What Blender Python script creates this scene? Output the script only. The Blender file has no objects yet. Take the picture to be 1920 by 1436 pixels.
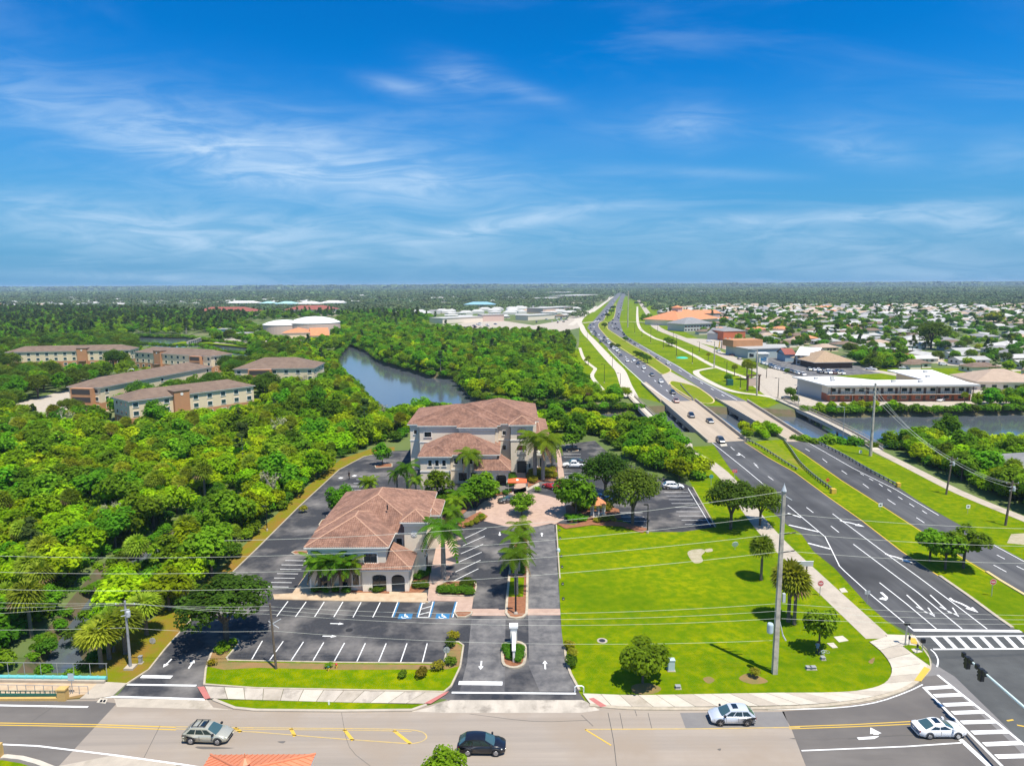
import bpy, bmesh, math, random
import numpy as np
from mathutils import Vector, Matrix
from mathutils.geometry import delaunay_2d_cdt, tessellate_polygon
R = math.radians
S = bpy.context.scene
COL = S.collection
rng = random.Random(7)
nr = np.random.default_rng(11)

# ---------------------------------------------------------------- camera (drone, 45.5 m up, 24 mm equivalent)
CAM_H, FPX, PITCH, ROLL = 45.5, 1281.0, R(8.2), R(-0.3)
cd = bpy.data.cameras.new('camera')
cam = bpy.data.objects.new('camera', cd)
COL.objects.link(cam)
_f = Vector((0, math.cos(PITCH), -math.sin(PITCH)))
_u = Vector((0, math.sin(PITCH), math.cos(PITCH)))
_r = Vector((1, 0, 0))
_R = _r * math.cos(ROLL) + _u * math.sin(ROLL)
_U = _u * math.cos(ROLL) - _r * math.sin(ROLL)
M = Matrix((( _R.x, _U.x, -_f.x, 0), (_R.y, _U.y, -_f.y, 0), (_R.z, _U.z, -_f.z, CAM_H), (0, 0, 0, 1)))
cam.matrix_world = M
cd.sensor_width = 36.0
cd.lens = 36.0 * FPX / 1920.0
cd.clip_start = 0.5
cd.clip_end = 90000
S.camera = cam

# ---------------------------------------------------------------- sky, sun, exposure
SUN_EL, SUN_AZ = R(69), R(140)            # azimuth from +Y (view direction) towards +X
W = bpy.data.worlds.new('World'); S.world = W; W.use_nodes = True
wn, wl = W.node_tree.nodes, W.node_tree.links
wn.clear()
def wnode(t, **k):
    n = wn.new(t)
    for a, b in k.items(): setattr(n, a, b)
    return n
sky = wnode('ShaderNodeTexSky', sky_type='NISHITA', sun_disc=False, sun_elevation=SUN_EL, sun_rotation=SUN_AZ,
            altitude=20, air_density=1.0, dust_density=0.3, ozone_density=3.0)
hsv = wnode('ShaderNodeHueSaturation'); hsv.inputs['Saturation'].default_value = 1.28; hsv.inputs['Value'].default_value = 0.95
tint = wnode('ShaderNodeMix', data_type='RGBA', blend_type='MULTIPLY'); tint.inputs[0].default_value = 1.0
tint.inputs[7].default_value = (0.01, 0.66, 1.02, 1)
wl.new(sky.outputs[0], hsv.inputs['Color']); wl.new(hsv.outputs[0], tint.inputs[6])
tc = wnode('ShaderNodeTexCoord'); sp = wnode('ShaderNodeSeparateXYZ'); wl.new(tc.outputs['Generated'], sp.inputs[0])
def wmath(op, a, b=None, clamp=False):
    n = wnode('ShaderNodeMath', operation=op, use_clamp=clamp)
    for i, v in enumerate((a, b)):
        if v is None: continue
        if isinstance(v, (int, float)): n.inputs[i].default_value = v
        else: wl.new(v, n.inputs[i])
    return n.outputs[0]
def wrange(v, a, b, c, d):
    mr = wnode('ShaderNodeMapRange', interpolation_type='SMOOTHSTEP')
    for i, q in enumerate((a, b, c, d)): mr.inputs[1+i].default_value = q
    wl.new(v, mr.inputs[0]); return mr.outputs[0]
# soft blue haze of the air low over the horizon, all round
hz = wrange(sp.outputs[2], 0.31, -0.02, 0.0, 0.95)
hmix = wnode('ShaderNodeMix', data_type='RGBA'); wl.new(hz, hmix.inputs[0]); wl.new(tint.outputs[2], hmix.inputs[6]); hmix.inputs[7].default_value = (0.95, 2.35, 4.15, 1)
# thin cirrus on a high flat layer: direction divided by its height
zz = wmath('ADD', wmath('MAXIMUM', sp.outputs[2], 0.0), 0.10)
cmb = wnode('ShaderNodeCombineXYZ'); wl.new(wmath('DIVIDE', sp.outputs[0], zz), cmb.inputs[0]); wl.new(wmath('DIVIDE', sp.outputs[1], zz), cmb.inputs[1])
def cloud(scale, sx, sy, rot, detail, lo, hi, seed, dist=0.6, vec=None):
    mp = wnode('ShaderNodeMapping'); mp.inputs['Rotation'].default_value = (0, 0, R(rot))
    mp.inputs['Scale'].default_value = (sx, sy, 1); mp.inputs['Location'].default_value = (seed, seed * .7, seed * .3)
    wl.new(vec or cmb.outputs[0], mp.inputs[0])
    n = wnode('ShaderNodeTexNoise'); n.inputs['Scale'].default_value = scale; n.inputs['Detail'].default_value = detail
    n.inputs['Roughness'].default_value = 0.58; n.inputs['Distortion'].default_value = dist
    wl.new(mp.outputs[0], n.inputs['Vector'])
    return wrange(n.outputs[0], lo, hi, 0, 1)
c1 = cloud(0.75, 1.0, 2.4, 14, 8, 0.47, 0.80, 3.7); c2 = cloud(0.33, 1.0, 1.8, -8, 4, 0.40, 0.72, 9.1, 0.3)
veil = wmath('MULTIPLY', wmath('MULTIPLY', c1, c2), wrange(sp.outputs[2], 0.5, 0.12, 0.16, 0.42))
# streaks of cirrus by azimuth and elevation (tangents): (azimuth, elevation, slope, half length, half thickness, strength)
AZ = wmath('DIVIDE', sp.outputs[0], wmath('MAXIMUM', sp.outputs[1], 0.02)); EL = wmath('DIVIDE', sp.outputs[2], wmath('MAXIMUM', sp.outputs[1], 0.02))
ae = wnode('ShaderNodeCombineXYZ'); wl.new(AZ, ae.inputs[0]); wl.new(EL, ae.inputs[1])
fib = cloud(7.0, 1.0, 5.0, 6, 8, 0.30, 0.72, 2.3, 1.1, ae.outputs[0]); wob = cloud(2.2, 1.0, 1.6, 0, 4, 0.0, 1.0, 6.6, 0.2, ae.outputs[0])
tot = veil
for (x, y, slope, hl, th, k) in ((610,305,.13,330,34,.58),(440,268,.03,190,17,.48),(700,345,.10,260,22,.40),(350,220,.10,430,48,.26),(60,205,.02,240,36,.20),(150,400,.085,330,28,.50),(480,432,.03,420,34,.42),(960,425,-.13,150,9,.55),(1000,412,-.05,120,14,.3),
        (1620,414,-.06,270,10,.60),(1820,432,.06,180,16,.62),(1560,470,.05,420,24,.40),(760,185,.22,62,11,.40),(875,178,.2,66,20,.42),(1000,200,.24,56,12,.40),(1290,255,-.05,70,34,.30),(1230,262,.0,160,26,.18),(1600,308,.12,90,22,.34),(1590,265,.02,150,34,.14),(1860,325,-.08,110,34,.22),(1320,340,.05,150,8,.24),(300,515,.04,280,8,.40),(1560,510,.02,460,14,.26),(800,470,.03,500,44,.22),(500,350,.06,420,60,.20)):
    a0, e0, L_, T_ = (x-960)/1281, (534-y)/1281, hl/1281, th/1281
    da = wmath('SUBTRACT', AZ, a0); de = wmath('ADD', wmath('SUBTRACT', EL, e0), wmath('MULTIPLY', da, slope)); de = wmath('ADD', de, wmath('MULTIPLY', wmath('SUBTRACT', wob, .5), T_*3.2))
    g = wmath('ADD', wmath('POWER', wmath('ABSOLUTE', wmath('DIVIDE', da, L_)), 2.0), wmath('POWER', wmath('ABSOLUTE', wmath('DIVIDE', de, T_*1.25)), 2.0))
    m_ = wmath('MULTIPLY', wmath('POWER', 2.718, wmath('MULTIPLY', g, -1.0)), k*.9)
    tot = wmath('ADD', tot, wmath('MULTIPLY', m_, wmath('ADD', wmath('MULTIPLY', fib, .8), .32)))
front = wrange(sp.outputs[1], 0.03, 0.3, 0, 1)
cc = wmath('ADD', wmath('MULTIPLY', tot, front), wmath('MULTIPLY', wmath('ADD', wmath('MULTIPLY', veil, 2.0), wmath('ADD', wmath('MULTIPLY', wmath('MULTIPLY', fib, wob), 0.55), 0.16)), wmath('SUBTRACT', 1.0, front)))  # thicker unseen cloud veil added behind the camera to whiten light on shaded walls
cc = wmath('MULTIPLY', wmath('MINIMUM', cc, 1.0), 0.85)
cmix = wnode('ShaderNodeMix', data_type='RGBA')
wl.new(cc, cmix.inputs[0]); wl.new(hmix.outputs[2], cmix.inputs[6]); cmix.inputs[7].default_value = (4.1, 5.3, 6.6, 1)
bg = wnode('ShaderNodeBackground'); bg.inputs[1].default_value = 0.10
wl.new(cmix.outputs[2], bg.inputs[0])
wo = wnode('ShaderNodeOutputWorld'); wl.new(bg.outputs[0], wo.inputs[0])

sl = bpy.data.lights.new('sun', 'SUN'); sl.energy = 4.35; sl.angle = R(0.5); sl.color = (1.0, 0.935, 0.82)
so = bpy.data.objects.new('sun', sl); COL.objects.link(so)
sd = Vector((math.cos(SUN_EL) * math.sin(SUN_AZ), math.cos(SUN_EL) * math.cos(SUN_AZ), math.sin(SUN_EL)))
so.rotation_euler = sd.to_track_quat('Z', 'Y').to_euler()
so.location = (0, 0, 300)
vs = S.view_settings
S.display_settings.display_device = 'sRGB'
vs.view_transform = 'Standard'; vs.look = 'None'; vs.gamma = 1.0; vs.use_curve_mapping = False; vs.exposure = 0.62
S.cycles.max_bounces = 5; S.cycles.diffuse_bounces = 3; S.cycles.glossy_bounces = 2
S.cycles.transmission_bounces = 2; S.cycles.volume_bounces = 0; S.cycles.transparent_max_bounces = 4
S.cycles.caustics_reflective = False; S.cycles.caustics_refractive = False

# ---------------------------------------------------------------- surveying helpers
def G(x, y, z=0.0):
    """place on the level z where the survey picture shows its pixel (1920 px wide)"""
    d = _f * FPX + _R * (x - 960) + _U * (718 - y)
    t = (z - CAM_H) / d.z
    return Vector((d.x * t, d.y * t, z))
def V(x, y, Y):
    """place in the vertical plane at distance Y"""
    d = _f * FPX + _R * (x - 960) + _U * (718 - y)
    t = Y / d.y
    return Vector((d.x * t, Y, CAM_H + d.z * t))
def PR(p):
    q = Vector(p) - Vector((0, 0, CAM_H)); w = q.dot(_f)
    return 960 + FPX * q.dot(_R) / w, 718 - FPX * q.dot(_U) / w
def HG(x, y, ty):
    """height of a thing standing at pixel (x, y) whose top shows at row ty"""
    b = G(x, y); lo, hi = 0.0, 200.0
    for _ in range(40):
        m = (lo + hi) / 2
        if PR((b.x, b.y, m))[1] > ty: lo = m
        else: hi = m
    return lo
def GL(pts, z=0.0): return [G(x, y, z) for x, y in pts]

# ---------------------------------------------------------------- mesh builder
class MB:
    def __init__(s): s.v = []; s.f = []; s.m = []
    def add(s, vs, fs, mi=0):
        o = len(s.v); s.v += [tuple(p) for p in vs]
        for f in fs: s.f.append(tuple(i + o for i in f)); s.m.append(mi)
        return s
    def box(s, x0, x1, y0, y1, z0, z1, mi=0, skip=''):
        v = [(x0,y0,z0),(x1,y0,z0),(x1,y1,z0),(x0,y1,z0),(x0,y0,z1),(x1,y0,z1),(x1,y1,z1),(x0,y1,z1)]
        f = {'b':(0,3,2,1),'t':(4,5,6,7),'f':(0,1,5,4),'r':(1,2,6,5),'k':(2,3,7,6),'l':(3,0,4,7)}
        return s.add(v, [f[k] for k in f if k not in skip], mi)
    def obox(s, c, ux, L, Wd, z0, z1, mi=0):
        """box about centre c (x,y), long axis direction ux"""
        ux = Vector((ux[0], ux[1], 0)).normalized(); uy = Vector((-ux.y, ux.x, 0)); c = Vector((c[0], c[1], 0))
        P = [c + ux * a * L / 2 + uy * b * Wd / 2 for a, b in ((-1,-1),(1,-1),(1,1),(-1,1))]
        v = [(p.x, p.y, z0) for p in P] + [(p.x, p.y, z1) for p in P]
        return s.add(v, [(0,3,2,1),(4,5,6,7),(0,1,5,4),(1,2,6,5),(2,3,7,6),(3,0,4,7)], mi)
    def tube(s, a, b, r0, r1=None, n=6, mi=0, caps=True):
        a, b = Vector(a), Vector(b); r1 = r0 if r1 is None else r1
        d = (b - a).normalized(); t = d.orthogonal().normalized(); w = d.cross(t)
        v = []
        for p, r in ((a, r0), (b, r1)):
            for i in range(n):
                g = 2 * math.pi * i / n
                v.append(p + t * (math.cos(g) * r) + w * (math.sin(g) * r))
        f = [(i, (i + 1) % n, n + (i + 1) % n, n + i) for i in range(n)]
        if caps: f += [tuple(range(n))[::-1], tuple(range(n, 2 * n))]
        return s.add(v, f, mi)
    def path(s, pts, r, n=5, mi=0):
        pts = [Vector(p) for p in pts]; v = []
        for i, p in enumerate(pts):
            d = (pts[min(i + 1, len(pts) - 1)] - pts[max(i - 1, 0)]).normalized()
            t = d.cross(Vector((0, 0, 1)))
            t = t.normalized() if t.length > 1e-4 else Vector((1, 0, 0))
            w = d.cross(t)
            for k in range(n):
                g = 2 * math.pi * k / n
                v.append(p + t * (math.cos(g) * r) + w * (math.sin(g) * r))
        f = []
        for i in range(len(pts) - 1):
            for k in range(n):
                f.append((i*n+k, i*n+(k+1)%n, (i+1)*n+(k+1)%n, (i+1)*n+k))
        f += [tuple(range(n))[::-1], tuple(range((len(pts)-1)*n, len(pts)*n))]
        return s.add(v, f, mi)
    def lathe(s, c, prof, n=12, mi=0):
        c = Vector(c); v = []
        for r, z in prof:
            for i in range(n):
                g = 2 * math.pi * i / n
                v.append((c.x + r * math.cos(g), c.y + r * math.sin(g), c.z + z))
        f = []
        for j in range(len(prof) - 1):
            for i in range(n): f.append((j*n+i, j*n+(i+1)%n, (j+1)*n+(i+1)%n, (j+1)*n+i))
        f += [tuple(range(n))[::-1], tuple(range((len(prof)-1)*n, len(prof)*n))]
        return s.add(v, f, mi)
    def disc(s, c, nrm, r, n=12, th=0.02, mi=0):
        c, nrm = Vector(c), Vector(nrm).normalized()
        return s.tube(c - nrm * th / 2, c + nrm * th / 2, r, r, n, mi)
    def poly(s, pts, mi=0): return s.add(pts, [tuple(range(len(pts)))], mi)
    def slab(s, pts, z0, z1, mi=0):
        """closed prism over a ground outline"""
        n = len(pts); A = sum(pts[i][0]*pts[(i+1)%n][1]-pts[(i+1)%n][0]*pts[i][1] for i in range(n))
        if A < 0: pts = pts[::-1]
        v = [(p[0], p[1], z0) for p in pts] + [(p[0], p[1], z1) for p in pts]
        f = [tuple(range(n, 2*n))] + [(i, (i+1)%n, n+(i+1)%n, n+i) for i in range(n)]
        return s.add(v, f, mi)
    def ribbon(s, pts, w, z, mi=0, closed=False, off=0.0):
        """flat strip of width w along a line"""
        L, Rr = offset_line(pts, w / 2 + off, closed), offset_line(pts, -w / 2 + off, closed)
        n = len(pts); v = [(p[0], p[1], z) for p in L] + [(p[0], p[1], z) for p in Rr]
        f = [(n+i, n+(i+1)%n, (i+1)%n, i) for i in range(n if closed else n - 1)]
        return s.add(v, f, mi)
    def kerb(s, pts, w, z0, z1, mi=0, closed=False, off=0.0):
        L, Rr = offset_line(pts, w / 2 + off, closed), offset_line(pts, -w / 2 + off, closed)
        n = len(pts)
        v = [(p[0],p[1],z1) for p in L] + [(p[0],p[1],z1) for p in Rr] + [(p[0],p[1],z0) for p in L] + [(p[0],p[1],z0) for p in Rr]
        f = []
        for i in range(n if closed else n - 1):
            j = (i + 1) % n
            f += [(n+i, n+j, j, i), (i, j, 2*n+j, 2*n+i), (3*n+i, 3*n+j, n+j, n+i)]
        if not closed: f += [(0, 2*n, 3*n, n), (n-1, 2*n-1, 4*n-1, 3*n-1)]
        return s.add(v, f, mi)
    def mesh(s, name, mats, smooth=False):
        me = bpy.data.meshes.new(name); me.from_pydata(s.v, [], s.f)
        for m in (mats if isinstance(mats, (list, tuple)) else [mats]): me.materials.append(m)
        if any(s.m): me.polygons.foreach_set('material_index', s.m)
        if smooth: me.polygons.foreach_set('use_smooth', [True] * len(s.f))
        me.update(); return me
    def obj(s, name, mats, parent=None, smooth=False, loc=None):
        o = bpy.data.objects.new(name, s.mesh(name, mats, smooth)); COL.objects.link(o)
        if parent is not None: o.parent = parent
        if loc is not None: o.location = loc
        return o
def offset_line(pts, d, closed=False):
    n = len(pts); out = []
    for i in range(n):
        if closed: a, b = Vector(pts[i-1][:2]), Vector(pts[(i+1) % n][:2]); p = Vector(pts[i][:2])
        else: a, b, p = Vector(pts[max(i-1,0)][:2]), Vector(pts[min(i+1,n-1)][:2]), Vector(pts[i][:2])
        d1, d2 = p - a, b - p
        n1 = Vector((-d1.y, d1.x)).normalized() if d1.length > 1e-6 else None
        n2 = Vector((-d2.y, d2.x)).normalized() if d2.length > 1e-6 else None
        n1 = n1 or n2; n2 = n2 or n1
        m = (n1 + n2)
        m = m.normalized() if m.length > 1e-3 else n1
        k = min(1.0 / max(m.dot(n1), 0.4), 2.0)
        out.append(p + m * d * k)
    return out
def smooth_line(pts, k=6, closed=False):
    """Catmull-Rom through points (tuples of any length)"""
    P = [Vector(tuple(p)) for p in pts]; n = len(P); out = []
    rngi = range(n) if closed else range(n - 1)
    for i in rngi:
        p0 = P[(i-1) % n] if closed or i > 0 else P[0]*2 - P[1]
        p1, p2 = P[i], P[(i+1) % n]
        p3 = P[(i+2) % n] if closed or i + 2 < n else P[-1]*2 - P[-2]
        for j in range(k):
            t = j / k
            out.append(0.5*((2*p1) + (p2-p0)*t + (2*p0-5*p1+4*p2-p3)*t*t + (3*p1-p0-3*p2+p3)*t**3))
    if not closed: out.append(P[-1])
    return out
def inpoly(x, y, poly):
    c = False; n = len(poly); j = n - 1
    for i in range(n):
        xi, yi, xj, yj = poly[i][0], poly[i][1], poly[j][0], poly[j][1]
        if (yi > y) != (yj > y) and x < (xj-xi)*(y-yi)/(yj-yi)+xi: c = not c
        j = i
    return c
def tag(o, label=None, cat=None, group=None, kind=None):
    if label: o['label'] = label
    if cat: o['category'] = cat
    if group: o['group'] = group
    if kind: o['kind'] = kind
    return o
def thing(name, label, cat, loc=(0, 0, 0), rz=0.0, group=None):
    o = bpy.data.objects.new(name, None); o.empty_display_size = 0.3; COL.objects.link(o)
    o.location = loc; o.rotation_euler = (0, 0, rz)
    return tag(o, label, cat, group)
def copy_tree(o, parent=None):
    c = o.copy(); COL.objects.link(c)
    if parent is not None: c.parent = parent
    for ch in o.children: copy_tree(ch, c)
    return c
def struct(name, mb, mats, parent=None, smooth=False):
    o = mb.obj(name, mats, parent, smooth)
    if parent is None: o['kind'] = 'structure'
    return o

# ---------------------------------------------------------------- materials
def mat(name, col, rough=0.7, col2=None, nscale=1.0, amount=1.0, stretch=None, metal=0.0, spec=0.5, bump=0.0, bscale=None,
        obj=False, detail=6, lo=0.35, hi=0.65, trans=None, coat=0.0, col3=None, n3=0.1, lo3=.45, hi3=.65, info=0.0, attr=None, rot=0.0, emit=None):
    m = bpy.data.materials.new(name); m.use_nodes = True
    N, L = m.node_tree.nodes, m.node_tree.links
    b = N['Principled BSDF']; b.inputs['Base Color'].default_value = (*col, 1); b.inputs['Roughness'].default_value = rough
    b.inputs['Metallic'].default_value = metal; b.inputs['Specular IOR Level'].default_value = spec
    b.inputs['Coat Weight'].default_value = coat
    src = None
    if col2 is not None or bump or col3 is not None:
        if obj: tc = N.new('ShaderNodeTexCoord').outputs['Object']
        else: tc = N.new('ShaderNodeNewGeometry').outputs['Position']
        if stretch or rot:
            mp = N.new('ShaderNodeMapping'); mp.inputs['Scale'].default_value = stretch or (1, 1, 1); mp.inputs['Rotation'].default_value = (0, 0, rot)
            L.new(tc, mp.inputs[0]); vec = mp.outputs[0]
        else: vec = tc
    def noise(sc, lo_, hi_, dt, v):
        n = N.new('ShaderNodeTexNoise'); n.inputs['Scale'].default_value = sc; n.inputs['Detail'].default_value = dt; n.inputs['Roughness'].default_value = 0.62
        L.new(v, n.inputs['Vector'])
        r = N.new('ShaderNodeMapRange'); r.inputs[1].default_value = lo_; r.inputs[2].default_value = hi_
        L.new(n.outputs[0], r.inputs[0]); return n, r.outputs[0]
    if col2 is not None:
        n, fac = noise(nscale, lo, hi, detail, vec)
        mx = N.new('ShaderNodeMix'); mx.data_type = 'RGBA'
        if amount < 1:
            k = N.new('ShaderNodeMath'); k.operation = 'MULTIPLY'; k.inputs[1].default_value = amount; L.new(fac, k.inputs[0]); fac = k.outputs[0]
        L.new(fac, mx.inputs[0]); mx.inputs[6].default_value = (*col, 1); mx.inputs[7].default_value = (*col2, 1)
        src = mx.outputs[2]
    if col3 is not None:
        n, fac = noise(n3, lo3, hi3, 4, tc)
        mx = N.new('ShaderNodeMix'); mx.data_type = 'RGBA'; L.new(fac, mx.inputs[0])
        if src: L.new(src, mx.inputs[6])
        else: mx.inputs[6].default_value = (*col, 1)
        mx.inputs[7].default_value = (*col3, 1); src = mx.outputs[2]
    if attr or info:
        hs = N.new('ShaderNodeHueSaturation')
        if src: L.new(src, hs.inputs['Color'])
        else: hs.inputs['Color'].default_value = (*col, 1)
        val = None
        if attr:
            at = N.new('ShaderNodeAttribute'); at.attribute_name = attr; val = at.outputs['Fac']
        if info:
            oi = N.new('ShaderNodeObjectInfo')
            r1 = N.new('ShaderNodeMapRange'); r1.inputs[3].default_value = 0.5 - 0.020 * info; r1.inputs[4].default_value = 0.5 + 0.035 * info
            L.new(oi.outputs['Random'], r1.inputs[0]); L.new(r1.outputs[0], hs.inputs['Hue'])
            fr = N.new('ShaderNodeMath'); fr.operation = 'MULTIPLY'; fr.inputs[1].default_value = 17.31; L.new(oi.outputs['Random'], fr.inputs[0])
            f2 = N.new('ShaderNodeMath'); f2.operation = 'FRACT'; L.new(fr.outputs[0], f2.inputs[0])
            r2 = N.new('ShaderNodeMapRange'); r2.inputs[3].default_value = 1 - 0.40 * info; r2.inputs[4].default_value = 1 + 0.32 * info
            L.new(f2.outputs[0], r2.inputs[0])
            if val is None: val = r2.outputs[0]
            else:
                k = N.new('ShaderNodeMath'); k.operation = 'MULTIPLY'; L.new(val, k.inputs[0]); L.new(r2.outputs[0], k.inputs[1]); val = k.outputs[0]
        if val is not None: L.new(val, hs.inputs['Value'])
        src = hs.outputs[0]
    if src: L.new(src, b.inputs['Base Color'])
    if bump:
        n = N.new('ShaderNodeTexNoise'); n.inputs['Scale'].default_value = bscale or nscale * 4; n.inputs['Detail'].default_value = 4
        L.new(vec, n.inputs['Vector'])
        bp = N.new('ShaderNodeBump'); bp.inputs['Strength'].default_value = bump; bp.inputs['Distance'].default_value = 0.05
        L.new(n.outputs[0], bp.inputs['Height']); L.new(bp.outputs[0], b.inputs['Normal'])
    if trans:
        tr = N.new('ShaderNodeBsdfTranslucent')
        if src:
            g = N.new('ShaderNodeMix'); g.data_type = 'RGBA'; g.blend_type = 'MULTIPLY'; g.inputs[0].default_value = 1
            L.new(src, g.inputs[6]); g.inputs[7].default_value = (1.15, 1.1, 0.5, 1); L.new(g.outputs[2], tr.inputs[0])
        else: tr.inputs[0].default_value = (*col, 1)
        ms = N.new('ShaderNodeMixShader'); ms.inputs[0].default_value = trans
        L.new(b.outputs[0], ms.inputs[1]); L.new(tr.outputs[0], ms.inputs[2])
        L.new(ms.outputs[0], N['Material Output'].inputs[0])
    if emit:
        b.inputs['Emission Color'].default_value = (*col, 1); b.inputs['Emission Strength'].default_value = emit
    return m
M_ = {}
def mk(n, *a, **k): M_[n] = mat(n, *a, **k); return M_[n]
mk('scrub', (.075,.12,.022), .9, (.12,.155,.035), .02, col3=(.19,.17,.09), n3=.011, lo3=.52, hi3=.7, bump=.4, bscale=1.5)
mk('far_wood', (.035,.062,.022), .9, (.06,.09,.035), .006, bump=.5, bscale=.3)
mk('grass', (.105,.185,.0), .9, (.225,.255,.0), .7, bump=.8, bscale=7, col3=(.07,.14,.0), n3=.06, lo3=.38, hi3=.75, spec=.05, lo=.40, hi=.62, detail=12)
mk('grass_dry', (.20,.22,.008), .9, spec=.08, col2=(.12,.19,.004), nscale=.5, bump=.5, bscale=5, col3=(.28,.20,.06), n3=.16, lo3=.55, hi3=.75)
mk('verge', (.20,.145,.02), .95, (.15,.17,.006), .35, bump=.7, bscale=4, spec=.05, lo=.42, hi=.6, col3=(.24,.13,.03), n3=.12, lo3=.5, hi3=.7)
mk('bare', (.42,.34,.20), .95, (.30,.23,.12), .8)
mk('sand', (.42,.36,.26), .95, (.30,.27,.15), 1.3)
mk('mulch', (.20,.075,.035), .95, (.30,.13,.06), 2.2, bump=.6)
mk('soil', (.27,.15,.06), .95, (.17,.15,.04), .5, bump=.5)
mk('lot', (.036,.037,.042), .85, (.052,.053,.058), 3, col3=(.26,.24,.22), n3=.14, lo3=.46, hi3=.80, bump=.15, bscale=14, spec=.2)
mk('drive', (.085,.083,.085), .85, (.19,.18,.17), .7, col3=(.05,.05,.058), n3=.13, lo3=.5, hi3=.7, bump=.15, bscale=14)
mk('worn', (.30,.285,.26), .9, (.18,.17,.165), .9, detail=8)
mk('road', (.35,.295,.24), .9, (.25,.215,.18), .45, stretch=(.03,1,1), detail=9, col3=(.29,.235,.18), n3=.09, bump=.2, bscale=18)
mk('road_dark', (.125,.112,.10), .88, (.155,.14,.125), .6, stretch=(.2,1,1), col3=(.105,.095,.088), n3=.07, bump=.2, bscale=18)
mk('road_mid', (.175,.165,.16), .88, (.20,.19,.18), .6, bump=.2, bscale=18)
mk('road_new', (.06,.062,.06), .85, (.075,.077,.074), .5, col3=(.105,.11,.105), n3=.11, lo3=.5, hi3=.75, bump=.2, bscale=18)
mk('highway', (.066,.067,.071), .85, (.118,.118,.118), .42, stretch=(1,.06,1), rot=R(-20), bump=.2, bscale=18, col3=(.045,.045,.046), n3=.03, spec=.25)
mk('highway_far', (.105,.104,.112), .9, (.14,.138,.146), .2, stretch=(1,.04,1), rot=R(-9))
mk('bridge_deck', (.44,.36,.27), .9, (.35,.285,.21), .55, stretch=(1,.05,1), rot=R(-4), bump=.1, bscale=9)
mk('concrete', (.46,.40,.32), .9, (.38,.33,.265), .7, col3=(.29,.25,.19), n3=.25, lo3=.58, hi3=.75)
mk('concrete_white', (.56,.50,.41), .9, (.48,.43,.35), .8, col3=(.36,.32,.255), n3=.5, lo3=.62, hi3=.8)
mk('concrete_old', (.38,.335,.275), .95, (.52,.46,.38), .6, stretch=(1,.3,1), col3=(.22,.19,.155), n3=.4, lo3=.52, hi3=.7)
mk('kerb', (.48,.41,.31), .9, (.36,.31,.23), 1.2)
mk('kerb_yellow', (.62,.47,.2), .9, (.52,.42,.24), 1.2)
mk('paver', (.47,.33,.255), .9, (.38,.26,.20), .8, bump=.3, bscale=6)
mk('paver_red', (.33,.17,.14), .9, (.40,.23,.19), 1.5, bump=.3, bscale=6)
mk('paver_tan', (.52,.40,.27), .9, (.42,.30,.19), .8)
mk('red_ramp', (.47,.16,.14), .9, (.40,.14,.12), 2)
mk('yellow_pad', (.62,.40,.05), .9, (.55,.36,.06), 2)
mk('paint_white', (.80,.80,.78), .7, (.66,.66,.64), 2.5, lo=.5, hi=.8)
mk('paint_yellow', (.66,.42,.035), .75, (.58,.38,.07), 1.5)
mk('paint_yellow_worn', (.55,.38,.12), .8, (.42,.33,.17), 1.2)
mk('paint_blue', (.025,.17,.36), .7, (.035,.15,.29), 1.5)
mk('water', (.085,.10,.115), .10, spec=1.0, bump=.10, bscale=.9)
mk('bank', (.13,.095,.055), .95, (.08,.09,.03), .4)
# ================================================================ ground and water
WATER = [(653,648),(672,655),(688,662),(712,681),(756,694),(806,709),(851,712),(871,735),(885,752),(940,763),(1000,769),(1080,775),(1180,777),
         (1245,774),(1340,776),(1440,780),(1545,784),(1665,781),(1756,781),(2050,775),(2300,770),(2300,860),(2050,845),(1853,827),(1700,824),(1603,822),(1508,815),
         (1450,818),(1320,822),(1240,815),(1150,802),(1060,792),(1000,786),(900,782),(800,770),(731,758),(713,752),(693,738),(670,713),(640,685),(628,668),(635,655)]
CREEK = [(60,1274),(95,1221),(125,1175),(200,1078),(280,1030),(335,990),(440,938),(458,946),(365,1012),(300,1057),(235,1092),(170,1165),(152,1198),(152,1226),(166,1250),(172,1274)]
POND = [(243,632),(300,634),(345,634),(400,643),(440,647),(470,655),(462,668),(420,664),(380,651),(330,653),(270,649),(243,641)]
ZW = {'river': -2.2, 'creek': -1.6, 'pond': -0.8}
holes = []
water_world = {}
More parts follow.
